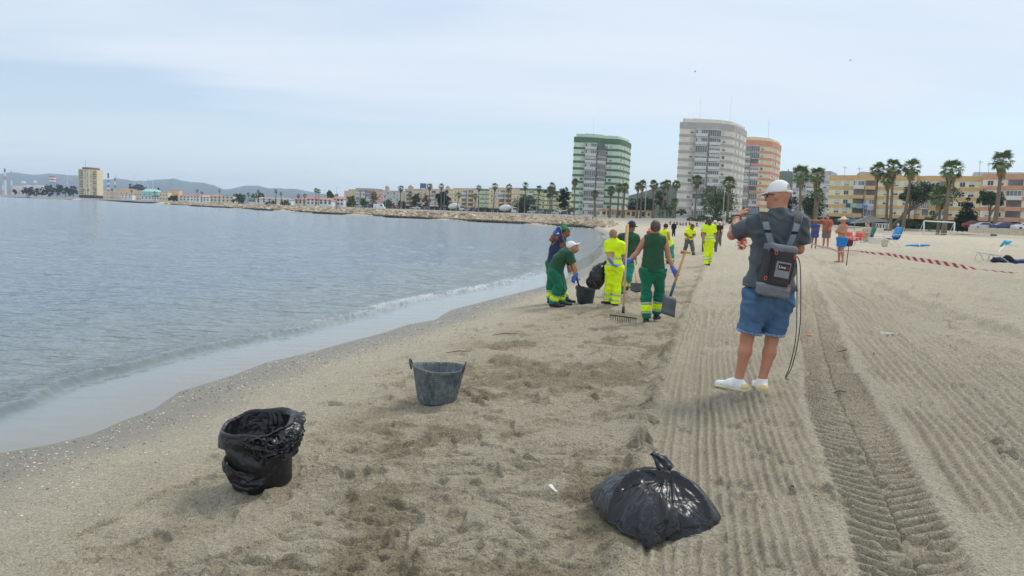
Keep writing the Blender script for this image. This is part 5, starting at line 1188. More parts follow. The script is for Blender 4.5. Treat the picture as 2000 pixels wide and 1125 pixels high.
def lettering(txt,c,size,mt_,parent,name='lettering',ext=.0008):
    cu=bpy.data.curves.new(name,'FONT'); cu.body=txt; cu.size=size; cu.extrude=ext; cu.align_x='LEFT'; cu.align_y='CENTER'; o=bpy.data.objects.new(name,cu); link(o,parent)
    me=bpy.data.meshes.new_from_object(o.evaluated_get(bpy.context.evaluated_depsgraph_get())); bpy.data.objects.remove(o); o=bpy.data.objects.new(name,me); link(o,parent)
    me.materials.clear(); me.materials.append(mt_); R_=Matrix((ux,uz,-uy)).transposed().to_4x4(); R_.translation=c-parent.location; o.matrix_local=R_; return o
lettering('Live',BL(-.019,-.1165,.045),.037,mat('letter_white',lin((235,235,235)),.5,.02,9),bp)
lettering('U',BL(.0435,-.1165,.045),.037,mat('letter_red',lin((206,60,50)),.5,.02,9),bp)
C_st=mat('strap_grey',lin((134,140,146)),.8,.1,20,bump=.4,bscale=120); C_tr=mat('strap_blue_trim',lin((54,84,104)),.7,.1,20)
def crom(pts,n=6):
    Q=[];P=[pts[0]]+list(pts)+[pts[-1]]
    for i in range(1,len(P)-2):
        for t in np.linspace(0,1,n+1)[:-1]:
            a,b,c,d=P[i-1],P[i],P[i+1],P[i+2]; Q.append(.5*((2*b)+(-a+c)*t+(2*a-5*b+4*c-d)*t*t+(-a+3*b-3*c+d)*t**3))
    Q.append(pts[-1]); return Q
def webbing(name,Q,w_,mt_,parent,th=.016):
    vs=[];fs=[]
    for i,p in enumerate(Q):
        d=nrm(Q[min(i+1,len(Q)-1)]-Q[max(i-1,0)]); sx=nrm(Vector((1,0,0))-d*d.x); nn=nrm(sx.cross(d)); nn=nn if nn.y<0 or nn.z>.5 else -nn
        for a,b_ in((-1,0),(-.8,1),(.8,1),(1,0),(.8,-.6),(-.8,-.6)): vs.append(p+sx*w_*a+nn*th*.5*b_)
    for i in range(len(Q)-1):
        for k_ in range(6): a=6*i+k_; b_=6*i+(k_+1)%6; fs.append((a,b_,b_+6,a+6))
    b=MB(); b.add(vs,fs); return b.build(name,mt_,parent,False)
def strap(pts,w_=.031):
    Q=crom(pts); k_=int(len(Q)*.46); webbing('shoulder_strap',Q[:k_+1],w_,C_st,bp); webbing('strap_top',Q[k_-1:],w_*1.04,C_bpd,bp,.022)
    for sgn in(-1,1): MB().tube([p+Vector((sgn*w_*1.02,-.004,0)) for p in Q[:k_+8]],.0055,6).build('strap_trim',C_tr,bp,True)
    m_=Q[k_//2]; webbing('buckle_band',[m_-Vector((0,0,.012)),m_+Vector((0,0,.012))],w_*1.06,C_black,bp,.026)
strap([at(1507,479,Y-.20),at(1500,455,Y-.222),at(1495,436,Y-.212),at(1492,423,Y-.165),at(1490,416,Y-.07),at(1490,417,Y+.05)])
strap([at(1541,480,Y-.19),at(1550,458,Y-.222),at(1556,440,Y-.212),at(1559,427,Y-.16),at(1560,420,Y-.06),at(1560,421,Y+.05)])
# cables hanging from his right side
def hose(name,pts,r,mt_,label=None,cat=None,n=6,parent=None,group=None):
    # Catmull-Rom through the points
    Q=[];pts=[Vector(p) for p in pts]; P=[pts[0]]+pts+[pts[-1]]
    for i in range(1,len(P)-2):
        for t in np.linspace(0,1,7)[:-1]:
            a,b,c,d=P[i-1],P[i],P[i+1],P[i+2]; Q.append(.5*((2*b)+(-a+c)*t+(2*a-5*b+4*c-d)*t*t+(-a+3*b-3*c+d)*t**3))
    Q.append(pts[-1]); o=MB().tube(Q,r,n).build(name,mt_,parent,True)
    if label: setp(o,label,cat,group)
    return o
M_cab=mat('cable_black',(.018,.018,.02),.5,.2,9)
hose('cable',[at(1551,497,6.75),at(1556,520,6.72),at(1556.5,600,6.72),at(1555,650,6.72),at(1550,685,6.72),at(1541,720,6.74),at(1534,737,6.75),at(1540,741,6.62)],.0042,M_cab,'black cable hanging from the filming man, strand nearer his leg','cable',group='hanging cable strands')
hose('cable',[at(1556,500,6.72),at(1563,520,6.70),at(1564,600,6.70),at(1562,640,6.70),at(1555,685,6.70),at(1546,718,6.72),at(1538,733,6.74),at(1534,741,6.74)],.0042,M_cab,'black cable hanging from the filming man, outer strand','cable',group='hanging cable strands')
# ---- workers
YB=[(.30,.40,C_grey),(.40,.70,C_yel),(.70,.80,C_grey)]
def Yof(px,py): return gat(px,py).y
# E: woman in dark green with rake and shovel
Y=12.1
J=JJ(Y,head=(1280,445,.0),neck=(1278,458),shL=(1259,469),shR=(1299,470),elL=(1244,494,.04),wrL=(1228,509,-.05),haL=(1219,514,-.10),elR=(1306,502,-.02),wrR=(1316,527,-.08),haR=(1322,538,-.10),pelvis=(1274,520),mid=(1276,496),hipL=(1263,528),hipR=(1287,530),knL=(1262,571,.02),knR=(1288,570,.12),anL=(1262,620,-.06),anR=(1282,612,.18),toL=(1264,629,.12),toR=(1290,620,.40))
figure('woman in dark green sleeveless top and green hi-vis trousers carrying a rake and a shovel',J,.95,(.1,1,0),(.15,1,-.2),'tan',fem=True,girth=1.13,
  top=dict(m=C_dgreen,sleeve=0,e=.014,fold=.008,flare=.01),bottom=dict(m=C_green,e=.020,e2=.035,bands=[(.40,.50,C_grey),(.50,.78,C_yel),(.78,.86,C_grey)],waist=.06,fold=.018),shoes=dict(m=C_boot,high=.0,sole=C_sole),
  head=dict(hair=M_hb,tail=1),gloves={'L':C_glove,'R':C_glove},hands={'L':dict(n=(.6,-.6,.2),curl=1.1),'R':dict(n=(-.4,-.5,.4),curl=1.1)})
# C: woman in yellow
Y=15.6
J=JJ(Y,head=(1197,459),neck=(1199,468),shL=(1187,477),shR=(1215,478),elL=(1189,497,-.06),wrL=(1195,512,-.12),haL=(1203,519,-.14),elR=(1219,498,.05),wrR=(1221,514,.1),haR=(1220,524,.14),pelvis=(1199,513),mid=(1200,498),hipL=(1192,521),hipR=(1208,522),knL=(1189,555,.03),knR=(1205,557,-.02),anL=(1187,587,.1),anR=(1202,592,-.05),toL=(1181,592,.18),toR=(1194,597,.02))
J,s_=settle(J,.93)
figure('woman in full yellow hi-vis uniform with blonde bun, gloved hand behind her',J,s_,(-.25,1,0),(-.4,1,-.2),'pale',fem=True,girth=1.02,
  top=dict(m=C_yel,sleeve=.85,e=.020,fold=.012,flare=.008,bands=[(.62,.70,C_grey),(.84,.93,C_grey)]),bottom=dict(m=C_yel,e=.024,e2=.048,bands=[(.50,.62,C_grey),(.80,.90,C_grey)],fold=.018,waist=.08),shoes=dict(m=C_boot,high=.02),
  head=dict(hair=M_hl,bun=-.02),gloves={'L':C_glove,'R':C_glove},hands={'L':dict(n=(.3,-.5,.6),curl=.4)})
# B: bending man, green, white cap (profile to the right)
Y=14.9
J=JJ(Y,head=(1119,484,.0),neck=(1111,491),shL=(1108,502,.12),shR=(1112,497,-.14),elL=(1118,520,.16),wrL=(1124,536,.12),haL=(1127,546,.1),elR=(1122,521,-.18),wrR=(1124,539,-.16),haR=(1120,547,-.14),mid=(1093,508),pelvis=(1083,524),hipL=(1085,532,.09),hipR=(1083,532,-.09),knL=(1096,560,.10),knR=(1091,559,-.12),anL=(1097,589,.14),anR=(1081,592,-.10),toL=(1105,594,.16),toR=(1092,598,-.10),headup=Vector((-.55,0,.85)))
figure('man bending over the black tub in dark green t-shirt and white cap',J,1.0,(1,-.05,0),(.85,-.1,-.5),'tan',girth=1.12,
  top=dict(m=C_dgreen,sleeve=.72,e=.016,fold=.010,flare=.01),bottom=dict(m=C_green,e=.022,e2=.036,bands=[(.52,.60,C_grey),(.60,.84,C_yel),(.84,.90,C_grey)],fold=.018,waist=.08),shoes=dict(m=C_boot,high=.02),
  head=dict(cap=C_white,tilt=0),gloves={'L':C_glove,'R':C_glove},hands={'L':dict(n=(.3,-.3,-.3),curl=.9),'R':dict(n=(.3,.5,-.3),curl=.5)})
# A: navy shirt, green cap behind him
Y=15.7
J=JJ(Y,head=(1103,453),neck=(1098,463),shL=(1084,466,.05),shR=(1098,468,-.06),elL=(1077,468,-.12),wrL=(1086,452,-.2),haL=(1092,445,-.22),elR=(1107,500,-.05),wrR=(1110,522,-.1),haR=(1113,533,-.14),mid=(1085,490),pelvis=(1081,508),hipL=(1077,516,.05),hipR=(1087,517,-.02),knL=(1076,550,.1),knR=(1098,552,.05),anL=(1076,586,.1),anR=(1104,584,.05),toL=(1084,590,.12),toR=(1117,588,.06),headup=Vector((-.35,0,.95)))
figure('man in navy sleeveless shirt and green cap raising a long pole over the tub',J,1.0,(.8,.4,0),(.9,-.2,-.35),'brown',girth=1.08,
  top=dict(m=C_navy,sleeve=.12,e=.014,fold=.010),bottom=dict(m=C_green,e=.020,e2=.035,bands=[(.45,.55,C_grey),(.55,.80,C_yel),(.80,.88,C_grey)],fold=.016,waist=.06),shoes=dict(m=C_boot,high=.02),
  head=dict(cap=mat('cap_green',lin((40,130,70)),.8,.1,12),tilt=0,hair=M_hd,short=1),gloves={'L':C_glove},hands={'L':dict(n=(.2,-.8,-.2),curl=1.2),'R':dict(n=(0,-.6,.4),curl=.4)})
# D: dark green shirt, dark cap
Y=17.5
J=JJ(Y,head=(1234,443),neck=(1230,455),shL=(1213,462),shR=(1243,464),elL=(1208,484,.05),wrL=(1214,500,.1),haL=(1218,507,.12),elR=(1246,485,-.02),wrR=(1240,503,-.04),haR=(1236,510,-.05),mid=(1228,483),pelvis=(1227,502),hipL=(1221,510),hipR=(1233,511),knL=(1219,538,.1),knR=(1228,538,-.05),anL=(1215,570,.0),anR=(1224,558,.4),toL=(1213,575,.15),toR=(1222,564,.6))
figure('man in dark green t-shirt and dark cap walking away behind the rake handles',J,.97,(.1,1,0),(.8,.6,-.1),'brown',girth=1.2,
  top=dict(m=C_dgreen,sleeve=.75,e=.018,fold=.012,flare=.01),bottom=dict(m=C_teal,e=.022,e2=.035,bands=[(.35,.44,C_grey),(.44,.70,C_yel),(.70,.78,C_grey)],fold=.016),shoes=dict(m=C_boot,high=.02),
  head=dict(cap=mat('cap_dark',lin((44,48,60)),.8,.1,12),tilt=0,hair=M_hd,short=1),gloves={'L':C_glove})
# F: yellow vest person bending with teal sleeve
Y=28
J=JJ(Y,head=(1300,443),neck=(1299,450),shL=(1291,454),shR=(1303,454,-.1),elL=(1290,466,.1),wrL=(1296,476,.2),haL=(1300,480,.25),elR=(1307,466,-.15),wrR=(1304,475,.1),haR=(1302,480,.2),mid=(1302,466),pelvis=(1306,476),hipL=(1303,480),hipR=(1310,481),knL=(1304,495,.1),knR=(1311,496,.0),anL=(1304,510,.1),anR=(1313,510,.0),toL=(1303,513,.3),toR=(1314,513,.2))
J,s_=settle(J,.98)
figure('worker in yellow vest over teal sleeves, bending just behind the woman with rake',J,s_,(-.1,1,-.3),(-.2,1,-.6),'tan',h=.018,girth=1.15,top=dict(m=C_yel,sleeve=0,e=.022,name='hi_vis_vest'),bottom=dict(m=C_teal,e=.03,e2=.04,bands=[(.6,.85,C_yel)]),shoes=dict(m=C_boot),head=dict(hair=M_hd,short=1))
# G: yellow shirt, grey trousers bent head
Y=32
J=JJ(Y,head=(1352.5,443.5,-.1),neck=(1349.5,447),shL=(1341,451),shR=(1356,451),elL=(1338.5,459,-.1),wrL=(1345,463,-.35),haL=(1349,464,-.42),elR=(1357,460,-.05),wrR=(1353,464,-.3),haR=(1350,465,-.38),mid=(1347.5,458),pelvis=(1346,465),hipL=(1343,468),hipR=(1349,468),knL=(1340,480,-.05),knR=(1352,482,-.1),anL=(1337,492,.1),anR=(1354.5,496,-.1),toL=(1334,494,.05),toR=(1357,498,-.2))
J,s_=settle(J,.98)
figure('worker in yellow shirt and grey trousers looking down, legs apart',J,s_,(0,-1,-.2),(.1,-1,-.9),'brown',h=.018,girth=1.08,top=dict(m=C_yel,sleeve=.7,e=.02),bottom=dict(m=C_dkgrey,e=.02,e2=.03,bands=[(.62,.72,C_grey)]),shoes=dict(m=C_boot),head=dict(hair=M_hd,short=1))
# H: woman in full yellow hi-vis walking away
Y=25.6
J=JJ(Y,head=(1385,433.5),neck=(1385,440),shL=(1376.5,444),shR=(1394,444),elL=(1373.5,456),wrL=(1374,468,-.05),haL=(1374,474,-.08),elR=(1396.5,457),wrR=(1396.5,469,-.05),haR=(1396,475,-.08),mid=(1385,456),pelvis=(1385,465),hipL=(1380.5,470),hipR=(1389.5,470),knL=(1379.5,492,.05),knR=(1387.5,493,.1),anL=(1378.5,515,-.1),anR=(1384,514,.3),toL=(1378,520,.08),toR=(1384,518,.5))
J,s_=settle(J,.97)
figure('person in full yellow hi-vis shirt and trousers walking away beside the man filming',J,s_,(0,1,0),(0,1,-.1),'tan',h=.016,fem=True,girth=1.12,top=dict(m=C_yel,sleeve=.8,e=.022,bands=[(.60,.67,C_grey),(.80,.88,C_grey)]),bottom=dict(m=C_yel,e=.024,e2=.045,bands=[(.40,.52,C_grey),(.66,.78,C_grey)]),shoes=dict(m=C_boot),head=dict(hair=M_hb,long=1))
# simple standing helper for the smaller figures
def stander(px,pyf,pytop,label,front=(0,1,0),skin='tan',top=None,bottom=None,head=None,arms='down',girth=1.05,h=.03,shoes=None,fem=False,Y=None,group=None):
    G=gat(px,pyf); H=at(px,pytop,G.y).z-G.z; s=H/1.75; f=nrm(front); r=nrm(f.cross(Vector((0,0,1)))); r=-r
    def q(x,y,z): return G-r*x*s+f*y*s+Vector((0,0,z*s))
    J=dict(head=q(0,.02,1.61),neck=q(0,-.01,1.46),shL=q(-.17,0,1.40),shR=q(.17,0,1.40),mid=q(0,.0,1.15),pelvis=q(0,0,1.0),hipL=q(-.085,0,.92),hipR=q(.085,0,.92),knL=q(-.09,.03,.50),knR=q(.10,.02,.50),anL=q(-.10,-.02,.09),anR=q(.12,-.03,.09),toL=q(-.12,.14,.03),toR=q(.15,.13,.03))
    if arms=='down': J.update(elL=q(-.23,-.02,1.12),wrL=q(-.24,.08,.88),haL=q(-.24,.12,.80),elR=q(.23,-.02,1.12),wrR=q(.24,.08,.88),haR=q(.24,.12,.80))
    if arms=='crossed': J.update(elL=q(-.22,.08,1.14),wrL=q(-.02,.22,1.18),haL=q(.07,.23,1.20),elR=q(.22,.08,1.14),wrR=q(.03,.25,1.14),haR=q(-.06,.26,1.15))
    if arms=='point': J.update(elL=q(-.42,.16,1.42),wrL=q(-.66,.30,1.44),haL=q(-.76,.34,1.45),elR=q(.22,.04,1.14),wrR=q(.16,.22,1.06),haR=q(.12,.28,1.04))
    if arms=='pointR': J.update(elR=q(.42,.16,1.42),wrR=q(.66,.30,1.44),haR=q(.76,.34,1.45),elL=q(-.22,.04,1.14),wrL=q(-.16,.22,1.06),haL=q(-.12,.28,1.04))
    return figure(label,J,s,f,f,skin,h=h,girth=girth,top=top,bottom=bottom,head=head,shoes=shoes,fem=fem,group=group),J,s,G
# right side bathers
C_hat=mat('straw',lin((226,210,178)),.9,.12,20); C_blue=cloth('swim_blue',(30,130,205))
stander(1641,513,423,'shirtless man with straw hat and bright blue shorts standing with folded arms',(-.9,-.25,0),'tan',bottom=dict(m=C_blue,name='shorts',short=.75,e=.02,hemr=.03),head=dict(strawhat=C_hat),arms='crossed',girth=1.45,h=.02)
C_red=mat('shirt_red_floral',lin((176,98,76)),.85,.7,14,bump=.2); C_chk=mat('shorts_checked',lin((120,112,104)),.9,.5,22)
stander(1612,486,419,'man in orange red floral shirt and checked shorts pointing to the left',(-.55,-.85,0),'tan',top=dict(m=C_red,sleeve=.7,e=.03,fold=.02),bottom=dict(m=C_chk,name='shorts',short=.85,e=.02,hemr=.03),head=dict(hair=M_hb,short=1),arms='pointR',girth=1.3,h=.025)
C_wrap=mat('wrap_navy',lin((66,78,128)),.9,.35,16,stretch=(1,1,4))
T,J,s,G=stander(1589,486,429,'person wrapped in a blue striped beach towel beside the pointing man',(-.2,-1,0),'brown',head=dict(hair=M_hb,short=1),arms='crossed',h=.028)
sdfmesh('towel_wrap',[cap_(J['shL'],J['shR'],.12*s,.12*s,None,1,.06),cap_(J['neck']-Vector((0,0,.1*s)),J['pelvis'],.2*s,.22*s,None,1,.1),cap_(J['pelvis'],J['pelvis']-Vector((0,0,.25*s)),.22*s,.24*s,None,1,.05)],.028,C_wrap,T,cuts=[(J['neck']+Vector((0,0,.03)),Vector((0,0,1))),(J['pelvis']-Vector((0,0,.32*s)),Vector((0,0,-1)))],disp=(.03,5,8,4))
# mid distance people
stander(1315,463,432,'person all in black walking far down the beach',(0,1,0),'brown',top=dict(m=C_black,sleeve=1.7,e=.02),bottom=dict(m=C_black,e=.02),head=dict(hair=M_hd,short=1),h=.05)
stander(1266,478,446,'person in red top and red cap mostly hidden behind the raking woman',(.2,1,0),'tan',top=dict(m=cloth('red_top',(206,44,48)),sleeve=.6,e=.02),bottom=dict(m=C_black),head=dict(cap=cloth('red_cap',(206,44,52)),tilt=0),h=.035)
stander(1393,494,430,'person in black shirt and white cap just ahead of the yellow walker, right side',(0,1,0),'tan',top=dict(m=C_black,sleeve=.6,e=.02),bottom=dict(m=C_dkgrey),head=dict(cap=C_white),h=.035)
stander(1376,494,433,'person in black shirt just ahead of the yellow walker, left side',(0,1,0),'brown',top=dict(m=C_black,sleeve=.6,e=.02),bottom=dict(m=C_dkgrey),head=dict(hair=M_hd,short=1),h=.035)
stander(1403,482,432,'person in dark clothes and pale cap farther ahead, half hidden by the filming man',(0,1,0),'tan',top=dict(m=C_black,sleeve=.6,e=.02),bottom=dict(m=C_dkgrey),head=dict(cap=C_white),h=.04)
stander(1347,474,434,'worker in yellow shirt and orange cap pointing right, far behind the bent worker',(-.1,-1,0),'tan',top=dict(m=C_yel,sleeve=.7,e=.02),bottom=dict(m=C_dkgrey),head=dict(cap=cloth('orange_cap',(226,130,60))),arms='point',h=.035)
stander(1700,445,428,'dark haired person standing far off by the palm cluster',(0,1,0),'brown',top=dict(m=C_black,sleeve=.6),bottom=dict(m=C_navy),head=dict(hair=M_hd,short=1),h=.06)
stander(1753,452,434,'person in white top standing under the leaning palm',(0,1,0),'tan',top=dict(m=C_white,sleeve=.6),bottom=dict(m=C_dkgrey),head=dict(hair=M_hb,short=1),h=.06)
# sunbathers sitting on the sand behind the filming man and far down the beach
def sitter(px,py,label,hgt,Y,skin='tan',m=None,front=(-.4,-1,0),h=.045,group=None,hair=None):
    G=gat(px,py) if Y!=42.8 else at(px,py,Y); Gz=ground(G.x,G.y); s=hgt/.9
    if Y>80: s=G.y*8.5/1500/.9
    f=nrm(front); r=nrm(Vector((0,0,1)).cross(f))
    q=lambda x,y,z: G+r*x*s+f*y*s+Vector((0,0,z*s))
    J=dict(head=q(0,.02,.76),neck=q(0,-.03,.62),shL=q(-.17,0,.56),shR=q(.17,0,.56),mid=q(0,0,.32),pelvis=q(0,0,.14),hipL=q(-.09,.02,.12),hipR=q(.09,.02,.12),knL=q(-.14,.36,.42),knR=q(.14,.38,.40),anL=q(-.12,.58,.10),anR=q(.14,.60,.10),toL=q(-.12,.72,.04),toR=q(.14,.74,.04),elL=q(-.26,.12,.36),wrL=q(-.16,.32,.40),haL=q(-.12,.38,.42),elR=q(.26,.12,.36),wrR=q(.16,.32,.40),haR=q(.12,.38,.42))
    return figure(label,J,s,f,f,skin,h=h,top=dict(m=m,sleeve=0,e=.012) if m else None,bottom=dict(m=m or C_navy,name='swimsuit',short=.25,e=.01),head=dict(hair=hair or M_hd,short=1),group=group,loc=G)
sitter(1449,487,'sunburnt bather sitting on the sand behind the elbow of the filming man',.95,31,'tan',cloth('swim_red',(190,80,74)),h=.03)
for i,(px,py,Y_,lab) in enumerate([(1322,440,95,'seated bather far off, leftmost of the beach group'),(1328,441,92,'seated bather far off, second of the beach group'),(1334,442,90,'seated bather in red far off, middle of the group'),(1340,441,94,'seated bather far off right of the middle one'),(1346,440,96,'seated bather far off near the orange capped worker'),(1309,439,100,'seated bather far off left of the person in black'),(1361,441,95,'seated bather far off before the round bush'),(1412,442,92,'seated bather far off beside the pale cap person')]):
    sitter(px,py,lab,.95,Y_,['tan','brown','pale'][i%3],[C_navy,C_dkgrey,C_black][i%3],(math.sin(i*2),-.6,0),h=.085,group='bathers far down the beach')
# ================================================================ BUCKETS, BAGS AND TOOLS
M_film=mat('bin_bag_film',(.010,.011,.014),.30,.25,6,spec=.5)
nt=M_film.node_tree; N=nt.nodes; L=nt.links; tc=N.new('ShaderNodeTexCoord'); hs_=[]
for sc_i,wt_i in((5,1.),(13,.45)):
    n_=N.new('ShaderNodeTexNoise'); n_.inputs['Scale'].default_value=sc_i; n_.inputs['Detail'].default_value=2; n_.inputs['Distortion'].default_value=.8; L.new(tc.outputs['Object'],n_.inputs['Vector'])
    s_=N.new('ShaderNodeMath'); s_.operation='SUBTRACT'; L.new(n_.outputs[0],s_.inputs[0]); s_.inputs[1].default_value=.5
    a_=N.new('ShaderNodeMath'); a_.operation='ABSOLUTE'; L.new(s_.outputs[0],a_.inputs[0]); hs_.append(mmul(a_.outputs[0],wt_i))
bp_=N.new('ShaderNodeBump'); bp_.inputs['Strength'].default_value=.6; bp_.inputs['Distance'].default_value=.05; L.new(madd(hs_[0],hs_[1]),bp_.inputs['Height']); L.new(bp_.outputs[0],N['Principled BSDF'].inputs['Normal']); M_rub=mat('rubber_black',(.016,.017,.019),.55,.25,12,bump=.3,bscale=60)
def n1(v,seed=0): return float(vn(np.array([v+1000.]),np.array([seed*3.7]),seed)[0])
def gridmesh(name,Pf,nu,nv,mt,parent,closed=True,smooth=True):
    vs=[Pf(i/nu if closed else i/(nu-1),j/(nv-1)) for j in range(nv) for i in range(nu)]; fs=[]
    for j in range(nv-1):
        for i in range(nu if closed else nu-1): a=j*nu+i; b_=j*nu+(i+1)%nu; fs.append((a,b_,b_+nu,a+nu))
    b=MB(); b.add(vs,fs); return b.build(name,mt,parent,smooth)
def ridged(x,y,seed,o=3): return 1-np.abs(fbm(x,y,seed,o,.55)*2-1)*2.4
def r1(x,y,seed,o=3): return float(np.clip(ridged(np.array([x+50.]),np.array([y+50.]),seed,o),-1,1)[0])
# --- lined tub, nearest container on the left
G=gat(495,962); G.y+=.17; G.z=ground(G.x,G.y); tb=thing('lined_bin','black tub lined with a loose black bin bag, nearest container on the left','bin',G)
R0,R1,HH=.178,.205,.335
def lathe(name,prof,mt,parent,G,n=48,tilt=None,smooth=True):
    b=MB(); vs=[];fs=[]
    for r,z in prof:
        for i in range(n): a=2*math.pi*i/n; v=Vector((r*math.cos(a),r*math.sin(a),z)); v=(tilt@v if tilt else v)+G; vs.append(v)
    for j in range(len(prof)-1):
        for i in range(n): fs.append((j*n+i,j*n+(i+1)%n,(j+1)*n+(i+1)%n,(j+1)*n+i))
    b.add(vs,fs); return b.build(name,mt,parent,smooth)
TL=Matrix.Rotation(math.radians(-5),3,'Y')@Matrix.Rotation(math.radians(3),3,'X')
lathe('tub',[(0,.0),(R0*.9,.0),(R0,.012),(lambda t:(R0+(R1-R0)*t,HH*t))(.5),(R1,HH),(R1+.008,HH+.004),(R1-.006,HH-.004),(R0-.01,.02),(0,.02)],M_rub,tb,G,48,TL)
def liner(u,v):
    th=2*math.pi*u; rt_=(math.cos(th-.15)*.5+.5)        # 1 on the right side of the picture
    bkk=(math.sin(th)*.5+.5)
    rimz=HH+.020+.055*bkk*(.4+.6*rt_)+.008*math.sin(th*3+1)+.004*math.sin(th*7)
    out_=.055+.17*max(0,math.cos(th-5.3))**1.5+.03*math.sin(th*5+2)       # how far it hangs outside
    if v<.42:
        t=v/.42; r=R1-.014-.045*(1-t)**2-.03*(1-t); z=rimz-.22*(1-t); w_=.016*(1-t*.3)
    elif v<.56:
        t=(v-.42)/.14; a=math.pi*t; r=R1-.014+.026*(1-math.cos(a))*.5+.030*rt_**3*math.sin(a); z=rimz+.020*math.sin(a); w_=.010
    else:
        t=(v-.56)/.44; r=R1+.012+.020*t+.045*rt_**4*(1-t)+.018*math.sin(t*9+th*4)*rt_; z=rimz-out_*t*(.4+.75*bkk*0+.6); w_=.012+.022*rt_**2+.010*t
        r-=(R1-R0)*(rimz-z)/HH
    k=r1(th*2.6+v*1.2,v*2.2+math.sin(th*2),5)*1.0+.6*r1(th*6,v*7,9,2)
    lf=.30+.70*rt_; r+=w_*k*.55*lf; z+=w_*.45*lf*r1(th*3.4,v*3+7,15)
    return TL@Vector((r*math.cos(th),r*math.sin(th),z))+G
gridmesh('bin_liner',liner,150,60,M_film,tb)
def skirt_low(u,v):
    th=math.radians(175)+math.radians(150)*u; t=v; z=.185-.135*t+.03*math.sin(u*7)-.05*u*(1-u); r=R0+(R1-R0)*z/HH+.010+.020*math.sin(math.pi*t)*(1-u*.6)+.016*r1(u*5+t,t*3,21)*math.sin(math.pi*min(1,max(0,u)))
    return TL@Vector((r*math.cos(th),r*math.sin(th),z))+G
gridmesh('bag_fold',skirt_low,60,22,M_film,tb,False)
# bunched film spilling over the front right of the rim
def bunch(u,v):
    a=-1.55+1.75*u; t=v; r=R1+.018+.030*math.sin(math.pi*t)+.020*math.sin(math.pi*u)*(1-t); z=HH+.035-.16*t*math.sin(math.pi*(.15+.7*u))-.01+.028*math.sin(u*9+t*3)*t
    k=r1(u*6+t*1.5,t*4-u*2,33)+.7*r1(u*12,t*9,37,2); r+=.020*k; z+=.014*r1(u*8,t*6,41)
    return TL@Vector((r*math.cos(a),r*math.sin(a),z))+G
gridmesh('bunched_film',bunch,90,50,M_film,tb,False)
# --- tied bin bag lying on the raked sand
Kn=at(1306,908,3.98); C0=at(1282,1000,3.58); g0=ground(C0.x,C0.y)
outl=[(1160,1000),(1172,1018),(1200,1038),(1236,1058),(1268,1077),(1300,1062),(1335,1052),(1372,1042),(1400,1026),(1408,1010)]
op=[gat(*p) for p in outl]; op=[(p.x,p.y) for p in op]; cxm=sum(p[0] for p in op)/len(op)
# the far side of the outline mirrors the mound's depth
bk_=[(op[-1][0]+.0,op[-1][1]+.13),(op[-1][0]-.05,op[-1][1]+.30),(cxm+.15,4.22),(cxm+.0,4.30),(cxm-.16,4.22),(op[0][0]+.02,op[0][1]+.22)]
pl=op+bk_; cy_m=3.74; cc2=(cxm+.0,cy_m)
angs=[math.atan2(p[1]-cc2[1],p[0]-cc2[0]) for p in pl]; rads=[math.hypot(p[0]-cc2[0],p[1]-cc2[1]) for p in pl]
od_=sorted(zip(angs,rads)); A_=np.array([a for a,_ in od_]); R_=np.array([r for _,r in od_]); A3=np.concatenate([A_-2*math.pi,A_,A_+2*math.pi]); R3=np.tile(R_,3)
pk=(cxm+.03,3.86)
FACN=[(rs.uniform(-1,1),rs.uniform(-1,1),rs.uniform(.0,1)) for _ in range(14)]
def sack(u,v):
    th=2*math.pi*u-math.pi; Rr=float(np.interp(th,A3,R3))*(1+.012*math.sin(th*9)+.008*math.sin(th*23)); t=v
    x=cc2[0]+(pk[0]-cc2[0])*(1-t)**1.5+math.cos(th)*Rr*t; y=cc2[1]+(pk[1]-cc2[1])*(1-t)**1.5+math.sin(th)*Rr*t
    h=.215*(max(0,1-t**2.8))**.75
    ka=math.atan2(y-(Kn.y-.02),x-Kn.x); kd=math.hypot(y-Kn.y,x-Kn.x)
    w_=r1(ka*1.8+.5*math.sin(kd*9),kd*2.4,51)*.45+r1(x*4.2+y*2,y*5-x,55)*.8+.5*r1(ka*6,kd*3,57,2)*math.exp(-kd*3)
    f=max([(a*(x-cc2[0])+b_*(y-cc2[1]))*.35-c*.05 for a,b_,c in FACN])*-.55
    env=math.sin(math.pi*min(1,t*1.02))**.5 if t<1 else 0
    h=max(0.004+.010*(1-t),h+(.030*w_+f*.9)*env*(.6+.4*(1-t)))
    qq=math.sqrt(((x-cxm)/.27)**2+((y-3.66)/.25)**2); upb=1/(1+math.exp(-(y-3.64)*40)); h-=.045*upb*(1/(1+math.exp((qq-.97)*45)))*(.4+.6*(1-t)); h+=.018*math.exp(-((qq-1.02)/.05)**2)*upb
    h+=.022*math.exp(-(((x-cxm+.02)+.25*(y-3.7))/.018)**2)*(1/(1+math.exp((y-3.80)*40)))*(1/(1+math.exp(-(y-3.52)*40)))
    dip=-.085*math.exp(-(((x-(cxm+.06))/.13)**2+((y-3.72)/.085)**2)); h=max(.006,h+dip*.55)
    return Vector((x,y,g0+.014+h))
sk=gridmesh('bin_bag',sack,230,90,M_film,None); sk['tmp']=1; del sk['tmp']
setp(sk,'tied black bin bag lying on the raked sand in the foreground','bin bag')
kp=Vector(sack((math.atan2(Kn.y-cc2[1],Kn.x-cc2[0])+math.pi)/(2*math.pi),.45)); te=at(1272,886,kp.y+.05)
